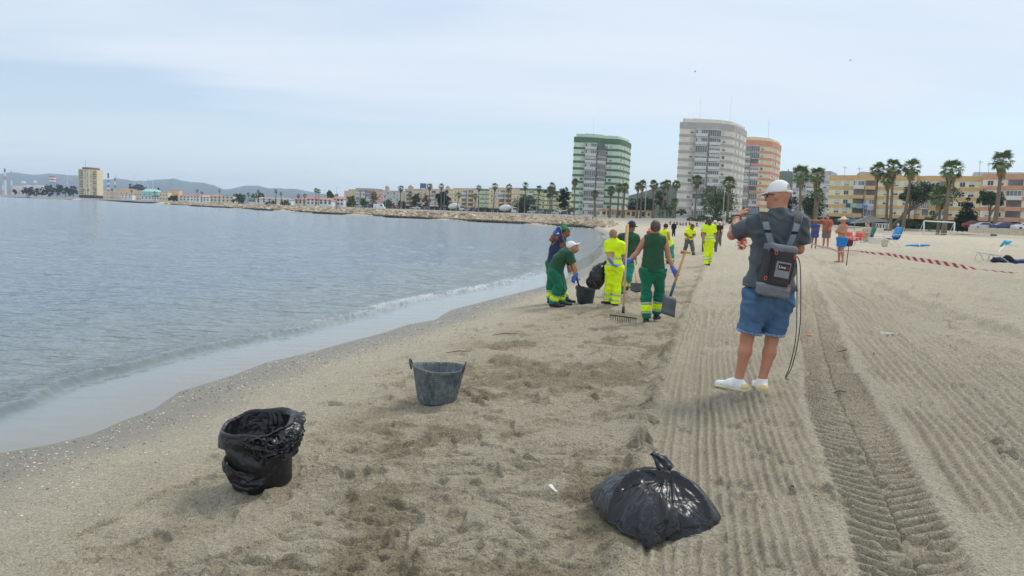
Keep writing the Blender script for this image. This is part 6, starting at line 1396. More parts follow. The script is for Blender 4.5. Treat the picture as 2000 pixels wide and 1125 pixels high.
def tuft(u,v):
    a=2*math.pi*u; c=kp+(te-kp)*v+Vector((0,0,.02*math.sin(v*3))); r=.012+.022*math.sin(math.pi*min(1,v*1.1+.05))*(1-.55*v)+.03*(1-v)**3
    r*=1+.45*math.cos(a*5+v*4)*(.5+.5*v)+.2*r1(a*2,v*5,61); d=(te-kp).normalized(); e1=d.orthogonal().normalized(); e2=d.cross(e1); return c+e1*math.cos(a)*r+e2*math.sin(a)*r*.6
gridmesh('knot',tuft,44,26,M_film,sk)
# --- splashed rubber tub
G=gat(850,789); G.y+=.13; G.z=ground(G.x,G.y)-.01; rb_=thing('rubber_tub','empty dark blue grey rubber tub splashed with cement, alone on the sand','tub',G)
mt=bpy.data.materials.new('rubber_splashed'); mt.use_nodes=True; nt=mt.node_tree; N=nt.nodes; L=nt.links; b=N['Principled BSDF']; b.inputs['Roughness'].default_value=.7
tc=N.new('ShaderNodeTexCoord')
na=noise(26,6,.75); nb=noise(6,4,.7)
mp_=N.new('ShaderNodeMapping'); mp_.inputs['Scale'].default_value=(1,1,.12); L.new(tc.outputs['Object'],mp_.inputs[0]); nv_=N.new('ShaderNodeTexNoise'); nv_.inputs['Scale'].default_value=60; nv_.inputs['Detail'].default_value=3; L.new(mp_.outputs[0],nv_.inputs['Vector'])
fa=mrange(madd(madd(mmul(na,.5),mmul(nb,.5)),mmul(nv_.outputs[0],.35)),.56,.84,.05,.75)
mx=N.new('ShaderNodeMix'); mx.data_type='RGBA'; L.new(fa,mx.inputs[0]); mx.inputs[6].default_value=(*lin((52,66,76)),1); mx.inputs[7].default_value=(*lin((146,152,148)),1); L.new(mx.outputs[2],b.inputs['Base Color'])
r0,r1_,hh_=.165,.232,.325; pf=[(0,0),(r0*.93,0),(r0,.014)]
for i in range(66):
    t=i/65; z=.014+(hh_-.05)*t; r=r0+(r1_-r0)*(z/hh_)**.85; pf.append((r+.0032*(1 if i%4<2 else -1),z))
pf+=[(r1_,hh_-.03),(r1_+.006,hh_-.012),(r1_+.008,hh_),(r1_-.004,hh_+.001),(r1_-.012,hh_-.02),(r0-.006,.02),(0,.02)]
W_=Matrix.Rotation(math.radians(2),3,'Y')
tubm=lathe('tub_wall',pf,mt,rb_,G,64,W_)
for v in tubm.data.vertices:     # slightly squashed and wavy foot
    a=math.atan2(v.co.y,v.co.x); v.co.x*=1.0; v.co.z+=.010*math.sin(a*2+1)*(v.co.z/hh_)-.006*math.cos(a*3)*(1-v.co.z/hh_)
M_rib=mat('rubber_handle',lin((62,66,66)),.7,.3,20)
for sgn,yy in((-1,.02),(1,-.04)):
    c=G+Vector((sgn*(r1_-.002),yy,hh_-.03)); hose('handle',[c+Vector((sgn*.0,-.055,0)),c+Vector((sgn*.012,-.05,.045)),c+Vector((sgn*.022,-.02,.075)),c+Vector((sgn*.022,.02,.075)),c+Vector((sgn*.012,.05,.045)),c+Vector((0,.055,0))],.0085,M_rib,parent=rb_)
# --- tub by the bending man
G=gat(1144,592); G.y+=.12; G.z=ground(G.x,G.y)-.005; t2=thing('rubber_tub','dark rubber tub standing under the bending man in white cap','tub',G)
lathe('tub_wall',[(0,0),(.155,0),(.160,.012),(.175,.12),(.178,.13),(.196,.27),(.206,.30),(.198,.302),(.186,.26),(.15,.02),(0,.02)],mat('rubber_dark',lin((50,60,66)),.6,.2,12),t2,G,40)
for sgn in(-1,1):
    c=G+Vector((sgn*.15,-.11 if sgn>0 else .0,.29)); hose('handle',[c+Vector((-.06,0,-.01)),c+Vector((-.045,0,.045)),c+Vector((0,0,.06)),c+Vector((.045,0,.045)),c+Vector((.06,0,-.01))],.010,M_rub,parent=t2)
# --- sack carried by the woman in yellow
bc_=at(1167,539,14.75); o=sdfmesh('bin_bag',[ell_(bc_,(.15,.16,.26),Matrix.Rotation(.35,3,'Y'),.05),cap_(bc_+Vector((.05,0,.1)),at(1183,511,14.72),.10,.03,None,1,.08),ell_(bc_+Vector((-.05,0,-.12)),(.17,.15,.14),None,.05)],.012,M_film,None,disp=(.03,7,6,3)); setp(o,'full black bin bag carried beside the woman in yellow','bin bag')
# --- poles, rakes, shovels
M_wood=mat('tool_wood',lin((214,180,134)),.6,.2,5,stretch=(6,6,1)); M_wood2=mat('tool_wood_orange',lin((206,150,88)),.55,.2,5,stretch=(6,6,1)); M_steel=mat('tool_steel',lin((66,68,70)),.5,.3,12,metal=.3); M_tb=mat('tool_blue',lin((54,84,120)),.5,.2,12)
top_=at(1226.5,438,11.9); bot_=at(1217,612,11.75); rk=thing('rake','long handled rake with pale wooden pole held upright by the raking woman','rake',bot_)
MB().tube([bot_+(top_-bot_)*.06,top_],[.016,.014],8).build('handle',M_wood,rk,True); MB().tube([bot_,bot_+(top_-bot_)*.075],.022,8).build('socket',M_steel,rk,True)
a=at(1191,614.5,11.85); b2=at(1243,622,11.62); MB().tube([a,b2],.011,6).build('rake_bar',M_steel,rk)
for i in range(15): p=a.lerp(b2,(i+.3)/14.6); MB().tube([p,p+Vector((0,-.012,-.05)),p+Vector((0,-.02,-.085))],[.006,.005,.003],5).build('tine',M_steel,rk)
t0=at(1224,440,17.1); b0=at(1214,560,17.1); r2=thing('rake','second wooden rake pole leaning beside the upright one, behind the woman in yellow','rake',b0); MB().tube([b0,t0],[.02,.019],8).build('handle',M_wood2,r2,True); a=b0+Vector((-.25,0,0)); MB().tube([a,a+Vector((.5,0,0))],.012,6).build('rake_bar',M_steel,r2)
for i in range(12): p=a+Vector((.5*(i+.5)/12,0,0)); MB().tube([p,p+Vector((0,0,-.08))],.005,4).build('tine',M_steel,r2)
ta=at(1338,493,11.85); tbm=at(1309,579,11.80); bl=[at(1295.5,575,11.80),at(1321.5,583,11.80),at(1318,621,11.62),at(1291,612,11.62)]
sv=thing('shovel','square bladed shovel with orange wooden T handle in the right hand of the raking woman','shovel',tbm)
MB().tube([ta,ta.lerp(tbm,.72)],[.019,.02],8).build('shaft',M_wood2,sv,True); MB().tube([ta.lerp(tbm,.70),tbm],[.023,.021],8).build('socket',M_tb,sv,True)
MB().tube([at(1330,491,11.85),at(1348.5,493.5,11.85)],[.019,.019],8).build('grip',M_wood2,sv,True)
cm=(bl[0]+bl[1]+bl[2]+bl[3])/4
b=MB(); vs=[];fs=[]; nn=Vector((0,-1,.1))
for j in range(7):
    for i in range(7):
        u,v=i/6,j/6; p=bl[0].lerp(bl[1],u).lerp(bl[3].lerp(bl[2],u),v); p+=Vector((0,.035*(1-(2*u-1)**2)*(1-.5*v)+.02*v,0)); vs.append(p)
for j in range(6):
    for i in range(6): a=j*7+i; fs.append((a,a+1,a+8,a+7))
b.add(vs,fs); o=b.build('blade',mat('blade_worn',lin((74,78,82)),.55,.5,7,metal=.2,bump=.4,bscale=20),sv,True); o.modifiers.new('t','SOLIDIFY').thickness=.004
G=gat(1243,569); t0=at(1239,508,17.2); bt_=at(1243,551,15.6); s2=thing('shovel','dark shovel blade showing between the two women, low above the sand','shovel',bt_)
MB().tube([t0,bt_],.018,7).build('shaft',M_wood2,s2,True)
b=MB(); w=.12; bb2=at(1244,568,15.5); b.add([bt_+Vector((-w,0,-.02)),bt_+Vector((w*.9,0,-.02)),bb2+Vector((w*1.1,0,0)),bb2+Vector((0,0,-.04)),bb2+Vector((-w*1.1,0,0))],[(0,1,2,3,4)]); o=b.build('blade',M_steel,s2); o.modifiers.new('t','SOLIDIFY').thickness=.006
t0=at(1092.5,444,15.42); b0=at(1132,561,14.9); pl_=thing('shovel','long black pole raised by the man in navy with its blade down in the tub','shovel',b0); MB().tube([b0,t0],[.017,.016],8).build('shaft',M_rub,pl_,True); MB().box(b0+Vector((.02,0,-.08)),(.16,.02,.20)).build('blade',M_steel,pl_)
# ================================================================ RIGHT HAND BEACH
M_wp=mat('white_paint',(.75,.75,.73),.5,.06,8); M_fr=mat('tube_white',lin((220,220,216)),.4,.08,9); M_alu=mat('tube_grey',lin((150,152,154)),.4,.1,9,metal=.5)
# barrier tape and stick
sb=gat(1652.5,519); st_=at(1658,480,sb.y); o=MB().tube([sb-Vector((0,0,.1)),st_],[.018,.014],7).build('stick',mat('stick_brown',lin((96,74,56)),.9,.2,20)); setp(o,'thin brown stick standing in the sand holding the barrier tape','stick')
tm=bpy.data.materials.new('barrier_tape'); tm.use_nodes=True; nt=tm.node_tree; N=nt.nodes; L=nt.links; b=N['Principled BSDF']; b.inputs['Roughness'].default_value=.5
a_=N.new('ShaderNodeAttribute'); a_.attribute_name='Col'; sp_=N.new('ShaderNodeSeparateColor'); L.new(a_.outputs['Color'],sp_.inputs[0])
fr_=N.new('ShaderNodeMath'); fr_.operation='FRACT'; L.new(sp_.outputs[0],fr_.inputs[0]); gt=N.new('ShaderNodeMath'); gt.operation='GREATER_THAN'; gt.inputs[1].default_value=.5; L.new(fr_.outputs[0],gt.inputs[0])
mx=N.new('ShaderNodeMix'); mx.data_type='RGBA'; L.new(gt.outputs[0],mx.inputs[0]); mx.inputs[6].default_value=(.72,.66,.62,1); mx.inputs[7].default_value=(*lin((176,62,60)),1); L.new(mx.outputs[2],b.inputs['Base Color'])
def tape(pts,label,per=.30):
    """pts: (point, half width vector)"""
    V=[];C=[]; acc=0; prev=None; P=[]
    for i in range(len(pts)-1):
        for t in np.linspace(0,1,24)[:-1]: P.append((pts[i][0].lerp(pts[i+1][0],t),pts[i][1].lerp(pts[i+1][1],t)))
    P.append(pts[-1])
    for p,w_ in P:
        if prev is not None: acc+=(p-prev).length
        prev=p
        for sgn in(-1,1): V.append(p+w_*sgn); C.append(((acc+sgn*.07)/per+20,0,0))
    n=len(P); Fq=np.array([(2*i,2*i+1,2*i+3,2*i+2) for i in range(n-1)]); o=npmesh('barrier_tape',np.array([tuple(v) for v in V]),Fq,tm,True,{'Col':np.array(C,np.float32)}); setp(o,label,'barrier tape','red and white barrier tape'); return o
Z=Vector((0,0,1))
def tp(px,py,Y,w_,tl=0): return (at(px,py,Y),Vector((0,math.sin(tl),math.cos(tl)))*w_)
tape([tp(1658,489,sb.y,.022),tp(1683,491,30,.03),tp(1701,494,29.5,.04,.3),tp(1736,497,29,.05),tp(1780,505,28,.07),tp(1835,513,27,.075),tp(1870,519,26.5,.07),(at(1890,523,26.2),Vector((0,.05,.06))),tp(1912,525.5,26,.012)],'wide stretch of red and white striped tape right of the stick')
tape([tp(1658,489,sb.y,.022),tp(1638,492,29.5,.03),tp(1622,485.5,33,.04),tp(1600,481,36,.05),tp(1578,473,40,.04)],'red and white tape from the stick past the bathers\' legs to the left')
tape([tp(1912,526,26,.012),tp(1950,530,26,.02),tp(2010,536,25,.025)],'last thin end of the tape running to the right edge')
tape([tp(1436,479,41,.03),tp(1455,480,41,.05),tp(1500,478,41,.04),tp(1578,473,40,.04)],'thin tape passing behind the elbow and back of the filming man')
# football goal
p0=gat(1806,452);p0=at(1804.5,454,118); 
gt_=thing('football_goal','white beach football goal in front of the umbrella pine','goal',at(1834,456,118))
A=at(1804.8,453,119);B=at(1863.5,457.5,116);At=at(1804.8,431.5,119);Bt=at(1864.5,434.5,116)
for a,b_,nm in((A-Vector((0,0,.3)),At,'post'),(B-Vector((0,0,.3)),Bt,'post'),(At,Bt,'crossbar')): MB().tube([a,b_],.10,8).build(nm,M_wp,gt_,True)
bkA=A+Vector((.2,1.8,0)); bkB=B+Vector((.2,1.8,0)); MB().tube([At,bkA],.035,5).tube([Bt,bkB],.035,5).tube([bkA,bkB],.035,5).build('rear_frame',M_fr,gt_)
# chairs
def beach_chair(px,pyf,Yc,hgt,label,cloth_m,frame_m,rz,stripes=None,extra=None,group=None):
    G=at(px,pyf,Yc); s=hgt/.9; T=thing('beach_chair',label,'beach chair',G,rz,group)
    q=lambda x,y,z: Vector((x*s,y*s,z*s))
    b=MB()
    for y in(-.26,.26): b.tube([q(-.28,y,0),q(.22,y,.42),q(.40,y,.90)],.013*s,5).tube([q(.30,y,0),q(-.18,y,.36),q(-.30,y,.38)],.013*s,5).tube([q(-.30,y,.56),q(.26,y,.58)],.016*s,5).tube([q(-.22,y,.36),q(-.26,y,.56)],.012*s,5)
    b.tube([q(-.28,-.26,0),q(-.28,.26,0)],.013*s,5).tube([q(.30,-.26,0),q(.30,.26,0)],.013*s,5).tube([q(.40,-.26,.9),q(.40,.26,.9)],.013*s,5)
    b.build('frame',frame_m,T,local=True)
    def pad(nm,a,c,m):
        vs=[];n=6
        for i in range(n+1):
            t=i/n; p=a.lerp(c,t)-Vector((0,0,.03*s*math.sin(math.pi*t)))
            vs+=[p+Vector((0,-.245*s,0)),p+Vector((0,.245*s,0))]
        b=MB(); b.add(vs,[(2*i,2*i+1,2*i+3,2*i+2) for i in range(n)]); o=b.build(nm,m,T,True,local=True); o.modifiers.new('t','SOLIDIFY').thickness=.03*s
    pad('seat',q(-.28,0,.38),q(.18,0,.34),stripes or cloth_m); pad('backrest',q(.20,0,.36),q(.40,0,.90),cloth_m)
    return T,q
C_cb=cloth('chair_blue',(70,150,214)); C_cs=mat('chair_striped',lin((70,100,170)),.8,.5,14,stretch=(1,6,6)); C_cr=cloth('chair_coral',(222,96,84)); C_ct=cloth('chair_teal',(40,130,120))
T,q=beach_chair(1741,482,37,.92,'bright blue striped folding beach chair standing alone',C_cs,M_fr,math.radians(12),C_cs)
o=sdfmesh('beach_towel',[rbox_(T.location+Matrix.Rotation(math.radians(12),3,'Z')@Vector((.24,-.02,.70)),(.07,.24,.26),.05,Matrix.Rotation(.35,3,'Y'))],.02,C_cb,None,disp=(.02,6,6,3)); setp(o,'bright blue towel hung over the back of the striped beach chair','towel')
b=at(1728,474,36.8); o=sdfmesh('beach_bag',[rbox_(b,(.13,.10,.19),.08,Matrix.Rotation(.1,3,'Z'))],.02,mat('bag_cream',lin((196,186,162)),.9,.2,12),None,disp=(.03,6,6,3)); setp(o,'cream cloth bag leaning at the feet of the blue beach chair','bag')
beach_chair(1663,481,39,.72,'coral red low beach chair behind the shirtless man',C_cr,M_fr,math.radians(100))
beach_chair(1676,478,39.5,.6,'coral red beach chair frame with dark bag beneath, right of the other coral one',C_cr,M_fr,math.radians(60))
T,q=beach_chair(1693,474,43,.85,'beach chair with a sunbather under a thin grey cover',C_ct,M_alu,math.radians(10))
sitter(1692,472,'sunbather reclining in a beach chair near the white cool box',1.15,42.8,'pale',cloth('light_top',(190,186,180)),(-1,-.2,0),h=.03,hair=M_hg)
hose('windbreak_pole',[at(1704,474,42.5),at(1706,452,42.5),at(1707,440,42.5)],.03,C_ct,'green folded parasol pole standing behind the sunbather','pole')
o=MB(); c=at(1708,471,41.5); o.box(c,(.52,.34,.30)); o=o.build('cool_box',mat('coolbox_white',lin((222,212,200)),.6,.06,9)); MB().box(c+Vector((0,0,.17)),(.55,.37,.04)).build('lid',M_wp,o); setp(o,'white cool box on the sand right of the sunbather','cool box')
c=at(1657,474,38.2); o=sdfmesh('beach_bag',[rbox_(c,(.20,.14,.18),.10,Matrix.Rotation(.2,3,'Z'))],.025,cloth('bag_maroon',(96,44,58)),None,disp=(.03,6,6,5)); setp(o,'dark maroon bag under the coral red chairs','bag')
c=at(1700,443,112); T=thing('beach_shelter','low grey sun shelter with poles far behind the sunbather','shelter',c)
b=MB(); b.add([c+Vector((-2.4,0,.4)),c+Vector((2.8,0,.9)),c+Vector((2.8,2,.9)),c+Vector((-2.4,2,.4)),c+Vector((.2,1,1.7))],[(0,1,4),(1,2,4),(2,3,4),(3,0,4)]); b.build('canopy',mat('canopy_grey',lin((110,112,104)),.8,.2,4),T)
for dx in(-2.3,2.7): MB().tube([c+Vector((dx,0,-.6)),c+Vector((dx,0,.7))],.05,5).build('pole',M_alu,T)
for i,(px,Yt) in enumerate(((1719,108),(1726,110))):
    c=at(px,447,Yt); T=thing('plastic_table','white plastic table near the palm cluster, %s of two'%['left','right'][i],'table',c,0,'white plastic tables'); MB().box(c+Vector((0,0,.72)),(1.1,.8,.05)).build('table_top',M_wp,T)
    for dx in(-.45,.45):
        for dy in(-.3,.3): MB().box(c+Vector((dx,dy,.35)),(.06,.06,.69)).build('leg',M_wp,T)
# furled blue parasol on the sand
a=gat(1769,481); b_=at(1816,480.3,a.y+.3); a=at(1769,481,a.y)+Z*.05; b_=b_+Z*.05; T=thing('parasol','furled bright blue parasol lying flat on the sand','parasol',a); m1=a.lerp(b_,.52); m2=a.lerp(b_,.58)
MB().tube([a,a.lerp(b_,.2),m1],[.04,.09,.10],8).build('canopy',mat('parasol_blue',lin((52,150,206)),.7,.15,9),T,True); MB().tube([m1,m2],.085,8).build('tie',M_wp,T,True); MB().tube([m2,a.lerp(b_,.8),b_],[.09,.08,.05],8).build('canopy',mat('parasol_blue',lin((52,150,206)),.7,.15,9),T,True)
# lounger, parasol and bags at the right edge
L0=gat(1925,512); Yl=L0.y; T=thing('sun_lounger','white low sun lounger with thin legs at the right edge','sun lounger',L0)
b=MB(); P=[at(1913,492,Yl),at(1958,499,Yl),at(1958,499,Yl)+Vector((.1,.7,0)),at(1913,492,Yl)+Vector((.1,.7,0))]; b.add(P,[(0,1,2,3)]); o=b.build('lying_surface',M_wp,T); o.modifiers.new('t','SOLIDIFY').thickness=.03
for a,c in(((1922,494),(1914,513)),((1926,495),(1936,513)),((1948,498),(1940,513)),((1950,498),(1960,508))):
    MB().tube([at(*a,Yl),at(*c,Yl)],.016,5).build('leg',M_fr,T); MB().tube([at(*a,Yl)+Vector((.1,.65,0)),at(*c,Yl)+Vector((.1,.65,.0))],.016,5).build('leg',M_fr,T)
MB().tube([at(1913,511,Yl),at(1940,512,Yl)],.014,5).build('rail',M_fr,T)
c=at(1965,475,Yl+1.5); T=thing('folding_parasol','small turquoise clip parasol above the lounger at the right edge','parasol',c); b=MB(); vs=[];
for i in range(10):
    a=2*math.pi*i/10; vs.append(c+Vector((.26*math.cos(a)-.0,.18*math.sin(a),.16*math.cos(a)*.9-.03)))
vs.append(c+Vector((-.10,0,.14))); b.add(vs,[(i,(i+1)%10,10) for i in range(10)]); o=b.build('canopy',mat('turquoise',lin((48,160,190)),.6,.12,9),T,True); o.modifiers.new('t','SOLIDIFY').thickness=.02
MB().tube([c+Vector((.12,0,-.05)),at(1992,483,Yl+1.2)],.014,5).build('rib',M_fr,T); MB().tube([c+Vector((.1,0,-.1)),at(1990,476,Yl+1.5)],.012,5).build('rib',M_fr,T); MB().tube([c,at(1950,492,Yl+.6)],.014,5).build('pole',M_fr,T)
for px,py,r,rgb,lab in((1950,510,(.30,.2,.16),(40,46,66),'dark navy bag left of the pale bundle at the right edge'),(1958,511,(.22,.15,.15),(150,176,206),'pale blue bundle between the dark bags at the right edge'),(1967,507,(.22,.18,.17),(48,34,38),'dark brown bag topping the pile at the right edge'),(1988,513,(.55,.22,.14),(48,66,112),'blue towel heap at the very right edge'),(1972,514,(.25,.2,.12),(32,34,46),'black bag in front of the brown one at the right edge')):
    c=at(px,py,Yl-.2); o=sdfmesh('beach_bag' if 'towel' not in lab else 'towel',[ell_(c,r,None,.03),ell_(c+Vector((r[0]*.5,0,-.04)),(r[0]*.6,r[1],r[2]*.7),None,.05)],.025,cloth('b%d%d%d'%rgb,rgb),None,disp=(.05,6,6,int(px))); setp(o,lab,'bag' if 'towel' not in lab else 'towel')
# palisade of short concrete posts with rail, kerb
A=at(1893,452,133);B=at(2030,460.5,122); FT=thing('palisade_fence','low fence of short pale posts between the sand and the parked cars','fence',A)
M_pc=mat('fence_concrete',lin((206,198,180)),.9,.12,3)
for i in range(34): p=A.lerp(B,i/33); MB().box(p+Z*.28,(.26,.2,.95)).build('post',M_pc,FT)
MB().box((A+B)/2+Z*.80,((B-A).length,.14,.12),rz=math.atan2(B.y-A.y,B.x-A.x)).build('rail',M_pc,FT)
# cars
M_tyre=mat('tyre',(.02,.02,.02),.8,.2,9); M_cg=mat('car_glass',(.03,.04,.05),.1,.1,3,spec=.8); M_lite=mat('car_light',lin((200,60,50)),.3,.1,9)
def carpaint(rgb): return mat('car_paint_%d_%d_%d'%rgb,lin(rgb),.25,.03,1,spec=.7)
def car(P,rz,rgb,label,L_=4.2,H_=1.45,van=False,group='parked cars'):
    T=thing('parked_car' if not van else 'van',label,'car' if not van else 'van',P,rz,group); W=.86; m_=carpaint(rgb); k=L_/4.2
    pr=[(-2.1,.30),(-2.1,.72),(-1.95,.86),(-1.25,.92),(-.62,H_-.03),(.55,H_),(1.35,.98),(2.0,.92),(2.1,.68),(2.1,.30)] if not van else [(-2.1,.3),(-2.1,1.0),(-1.6,1.2),(-1.25,H_),(2.05,H_),(2.1,.3)]
    b=MB(); n=len(pr); vs=[(x*k,-W*(.82 if z>1.05 and not van else 1),z) for x,z in pr]+[(x*k,W*(.82 if z>1.05 and not van else 1),z) for x,z in pr]
    b.add(vs,[tuple(range(n))[::-1],tuple(range(n,2*n))]+[(i,(i+1)%n,n+(i+1)%n,n+i) for i in range(n)]); o=b.build('body',m_,T,local=True); bv=o.modifiers.new('b','BEVEL'); bv.width=.06; bv.segments=2
    for sy in(-1,1):
        b=MB(); y=sy*(W*.915+.012)
        if van: q=[(-1.35*k,.98*H_/1.45*.75),(-1.15*k,H_*.9),(-.5*k,H_*.9),(-.5*k,H_*.62)]
        else: q=[(-1.05*k,.95),(-.58*k,H_-.10),(.50*k,H_-.08),(1.15*k,.98)]
        yy=[sy*(W+.012) if (z<1.05 or van) else sy*(W*.835+.012) for x,z in q]
        b.add([(x,a,z) for (x,z),a in zip(q,yy)],[(0,1,2,3)]); b.build('side_window',M_cg,T,local=True)
        for x in(-1.3,1.28): MB().tube([(x*k,sy*(W-.16),.31),(x*k,sy*(W+.02),.31)],.31,14).build('wheel',M_tyre,T,local=True); 
    if not van:
        b=MB(); b.add([(-1.22*k,-.7*W,.95),(-.66*k,-.68*W,H_-.06),(-.66*k,.68*W,H_-.06),(-1.22*k,.7*W,.95)],[(0,1,2,3)]); b.build('windscreen',M_cg,T,local=True).location.z=.02
        b=MB(); b.add([(.62*k,-.68*W,H_-.04),(1.30*k,-.7*W,1.01),(1.30*k,.7*W,1.01),(.62*k,.68*W,H_-.04)],[(0,1,2,3)]); b.build('rear_window',M_cg,T,local=True).location.z=.02
    return T
def carat(px,py,Y,*a,**k):
    P=at(px,py,Y); return car(P,*a,**k)
carat(1921,449.5,140,math.radians(170),(190,198,204),'silver hatchback parked behind the palisade, left of the blue car')
carat(1962,449.5,138,math.radians(176),(44,70,116),'dark blue saloon parked behind the palisade',L_=4.6)
carat(2001,450.5,136,math.radians(180),(214,218,222),'white car parked at the right edge')
carat(1899,446,146,math.radians(150),(150,40,46),'dark red car mostly hidden behind the conifer and silver hatchback',L_=3.6)
carat(1655,436,176,math.radians(5),(120,134,160),'blue grey car under the ochre row behind the bathers')
carat(1672,436,178,math.radians(5),(86,90,96),'dark grey car right of the blue grey one under the ochre row')
# bay side vehicles
cols_=[(186,188,190),(60,62,66),(150,40,40),(210,210,208),(70,84,110),(176,178,176),(44,46,50),(196,196,192),(120,124,128),(90,92,96),(200,202,204),(66,70,80)]
nm=['first','second','third','fourth','fifth','sixth','seventh','eighth','ninth','tenth','eleventh','twelfth']
cn={(186,188,190):'silver',(60,62,66):'dark grey',(150,40,40):'red',(210,210,208):'white',(70,84,110):'blue',(176,178,176):'pale grey',(44,46,50):'black',(196,196,192):'off white',(120,124,128):'mid grey',(90,92,96):'grey',(200,202,204):'light silver',(66,70,80):'slate'}
for i,(px,Yc) in enumerate([(700,400),(715,396),(770,384),(812,372),(830,368),(912,350),(925,346),(1040,312),(1056,308),(1072,304),(1088,300),(1103,297)]):
    P=at(px,413,Yc); z=ground(P.x,P.y); P.z=max(z,1.9); car(P,math.radians(-12),cols_[i],'%s car parked by the bay road, %s from the left'%(cn[cols_[i]],nm[i]),group='cars along the bay road')
P=at(741,410,392); car(Vector((P.x,P.y,max(2.0,P.z))),math.radians(170),(236,236,234),'white camper van by the bay road left of the tall palm',L_=6.2,H_=2.6,van=True)
P=at(1092,418,300); car(Vector((P.x,P.y,2.0)),math.radians(-10),(214,206,186),'cream box van in front of the pale yellow block',L_=5.8,H_=2.4,van=True)
def mixer(px,py,Y,label):
    P=at(px,py,Y); P.z=max(P.z,1.9); T=thing('cement_mixer_lorry',label,'lorry',P,math.radians(-10),'cement mixer lorries'); m_=mat('lorry_white',(.70,.70,.68),.5,.1,2)
    MB().ell((-.8,0,2.5),(2.6,1.35,1.45),14,9,M=Matrix.Rotation(-.14,3,'Y')).build('drum',m_,T,True,local=True)
    MB().box((2.9,0,1.9),(1.7,2.2,2.1)).build('cab',m_,T,local=True); MB().box((3.2,0,2.35),(1.14,2.24,.75)).build('cab_window',M_cg,T,local=True); MB().box((0,0,.95),(7.4,1.9,.35)).build('chassis',M_dark,T,local=True)
    for x in(-2.8,-1.6,2.6):
        for sy in(-1,1): MB().tube([(x,sy*.75,.5),(x,sy*1.05,.5)],.5,12).build('wheel',M_tyre,T,local=True)
mixer(889,414,352,'white cement mixer lorry parked left of the yellow bay block'); mixer(990,419,318,'white cement mixer lorry between the two palms in front of the second yellow block')
# railing along the promenade edge
RL=thing('promenade_railing','thin pale railing along the promenade above the boulders','railing',(0,0,1.9)); b=MB()
As=np.arange(ARC_END+12,ARC_END+330,3.)
for ar in As:
    j=min(len(SEG)-1,int(np.searchsorted(ACC,ar)-1)); d=SEG[j]/SEGL[j]; x=np.interp(ar,ACC,SHA[:,0])+d[1]*7.5; y=np.interp(ar,ACC,SHA[:,1])-d[0]*7.5; b.box((x,y,2.4),(.10,.10,.95))
b.build('posts',M_pole,RL)['kind']='stuff'
# buoy, birds, litter
c=at(329,403,430); c.z=-.2; o=MB().ell(c,(.75,.75,.7),12,8).tube([c,c+Z*1.3],[.2,.05],6).build('buoy',mat('buoy_yellow',lin((236,232,90)),.5,.08,3),None,True); setp(o,'small yellow buoy floating off the far shore','buoy')
for px,py,lab in((1661,118,'tiny bird high in the sky above the right palms'),(1358,140,'tiny bird in the sky above the grey tower')):
    c=at(px,py,160); T=thing('bird',lab,'bird',c); MB().ell(c,(.17,.06,.05),8,5).build('body',M_hd,T,True)
    for sgn in(-1,1): MB().add([c+Vector((.08,0,.03)),c+Vector((-.1,0,.03)),c+Vector((-.15,sgn*.2,.14)),c+Vector((-.2+.0,sgn*.27,.05)),c+Vector((.05,sgn*.22,.15))],[(0,1,2,4),(2,3,4)]).build('wing',M_hd,T)
p=gat(1737,654); o=MB().box(p+Z*.02,(.26,.035,.012),rz=.15).build('paper_strip',M_wp); setp(o,'narrow white strip of litter lying on the raked sand at right','litter')
p=gat(1580,656); T=MB().box(p+Z*.008,(.07,.03,.01),rz=.5).build('wrapper',mat('wrapper_red',lin((226,90,80)),.5,.2,30)); setp(T,'small red and yellow sweet wrapper near the hanging cable','litter'); MB().box(p+Vector((.05,.02,.012)),(.05,.02,.008),rz=-.3).build('torn_piece',mat('wrapper_yellow',lin((230,210,90)),.5,.2,30),T)
p=gat(1078,957); o=MB().add([p+Vector((-.02,.03,.015)),p+Vector((0,.035,.02)),p+Vector((.015,-.02,.012)),p+Vector((.03,-.06,.01)),p+Vector((.02,-.06,.01)),p+Vector((-.0,-.02,.012))],[(0,1,2,5),(5,2,3,4)]).build('feather',M_wp); o.modifiers.new('t','SOLIDIFY').thickness=.004; setp(o,'small white feather on the trampled sand left of the bin bag','feather')
M_twig=mat('twig',lin((84,70,52)),.9,.3,20)
for i,(px,py,a_,l_) in enumerate([(1655,688,.2,.28),(1690,690,1.5,.10),(1708,694,1.2,.09),(1640,770,.1,.12),(985,655,.1,.35),(895,690,.05,.3),(1548,960,.6,.05)]):
    p=gat(px,py)+Z*.015; d=Vector((math.cos(a_),math.sin(a_),.1)); o=MB().tube([p-d*l_/2,p+Vector((0,.02,.012)),p+d*l_/2],[.004,.006,.003],5).build('twig',M_twig); setp(o,['long dark twig right of the tyre track','short twig just right of the long twig','third short twig in the row','dark twig beside the tyre track bend','thin dry weed strand near the swash, far one','thin dry weed strand near the swash, nearer one','tiny twig on the raked strip'][i],'twig')
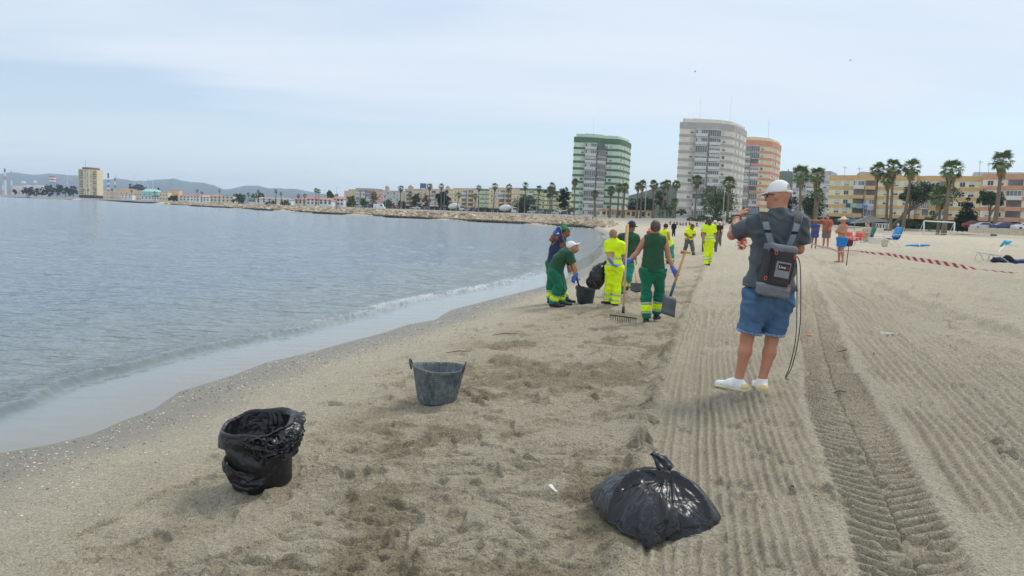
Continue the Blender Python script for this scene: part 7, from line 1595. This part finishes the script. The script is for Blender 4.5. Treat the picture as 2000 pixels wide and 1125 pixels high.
# pebbles and shell crumbs
b=MB(); b2_=MB(); rg=random.Random(5)
def octa(b,p,r,rg):
    a=rg.uniform(0,3); M=Matrix.Rotation(a,3,'Z'); sx,sy,sz=r*rg.uniform(.7,1.4),r*rg.uniform(.6,1.1),r*rg.uniform(.35,.7)
    b.add([p+M@Vector(v) for v in((sx,0,0),(0,sy,0),(-sx,0,0),(0,-sy,0),(0,0,sz),(0,0,-sz))],[(0,1,4),(1,2,4),(2,3,4),(3,0,4),(1,0,5),(2,1,5),(3,2,5),(0,3,5)])
PX=[];PY=[];PR=[]
for i in range(2800):
    ar=rg.uniform(ACC[3]-2,ACC[3]+22)**1.0; 
    if i%3==0: ar=rg.uniform(ACC[3],ACC[3]+8)
    sd_=abs(rg.gauss(.55,.42))+.05; j=min(len(SEG)-1,int(np.searchsorted(ACC,ar)-1)); d=SEG[j]/SEGL[j]
    PX.append(np.interp(ar,ACC,SHA[:,0])+d[1]*sd_); PY.append(np.interp(ar,ACC,SHA[:,1])-d[0]*sd_); PR.append(rg.uniform(.003,.0085)*(1+.06*PY[-1]))
for i in range(1500):
    y=2.6+10*rg.random()**1.5; PX.append(rg.uniform(-2.4-.1*y,3+.5*y)); PY.append(y); PR.append(rg.uniform(.002,.007))
PX=np.array(PX);PY=np.array(PY); z_,s_,a_,w_=base(PX,PY,True); dd,_,_,_,_=detail(PX,PY,s_,a_,w_)
for i in range(len(PX)):
    octa(b if rg.random()<.62 else b2_,Vector((PX[i],PY[i],z_[i]+dd[i]*1.0+PR[i]*.2)),PR[i],rg)
setp(b.build('shell_crumbs',mat('shell_pale',lin((216,208,190)),.6,.25,40,face=.15)),kind='stuff'); setp(b2_.build('pebbles',mat('pebble_grey',lin((120,110,96)),.7,.4,40,face=.35)),kind='stuff')
# ================================================================ HAZE
hm=bpy.data.materials.new('sea_haze'); hm.use_nodes=True; nt=hm.node_tree; nt.nodes.clear()
o_=nt.nodes.new('ShaderNodeOutputMaterial'); pv=nt.nodes.new('ShaderNodeVolumePrincipled'); nt.links.new(pv.outputs[0],o_.inputs['Volume'])
pv.inputs['Color'].default_value=(.66,.82,1,1); pv.inputs['Density'].default_value=.00011; pv.inputs['Anisotropy'].default_value=.0
HB=MB(); HB.box((-1500,4800,155),(20000,9900,330)); hz_=HB.build('haze',hm); setp(hz_,kind='stuff')
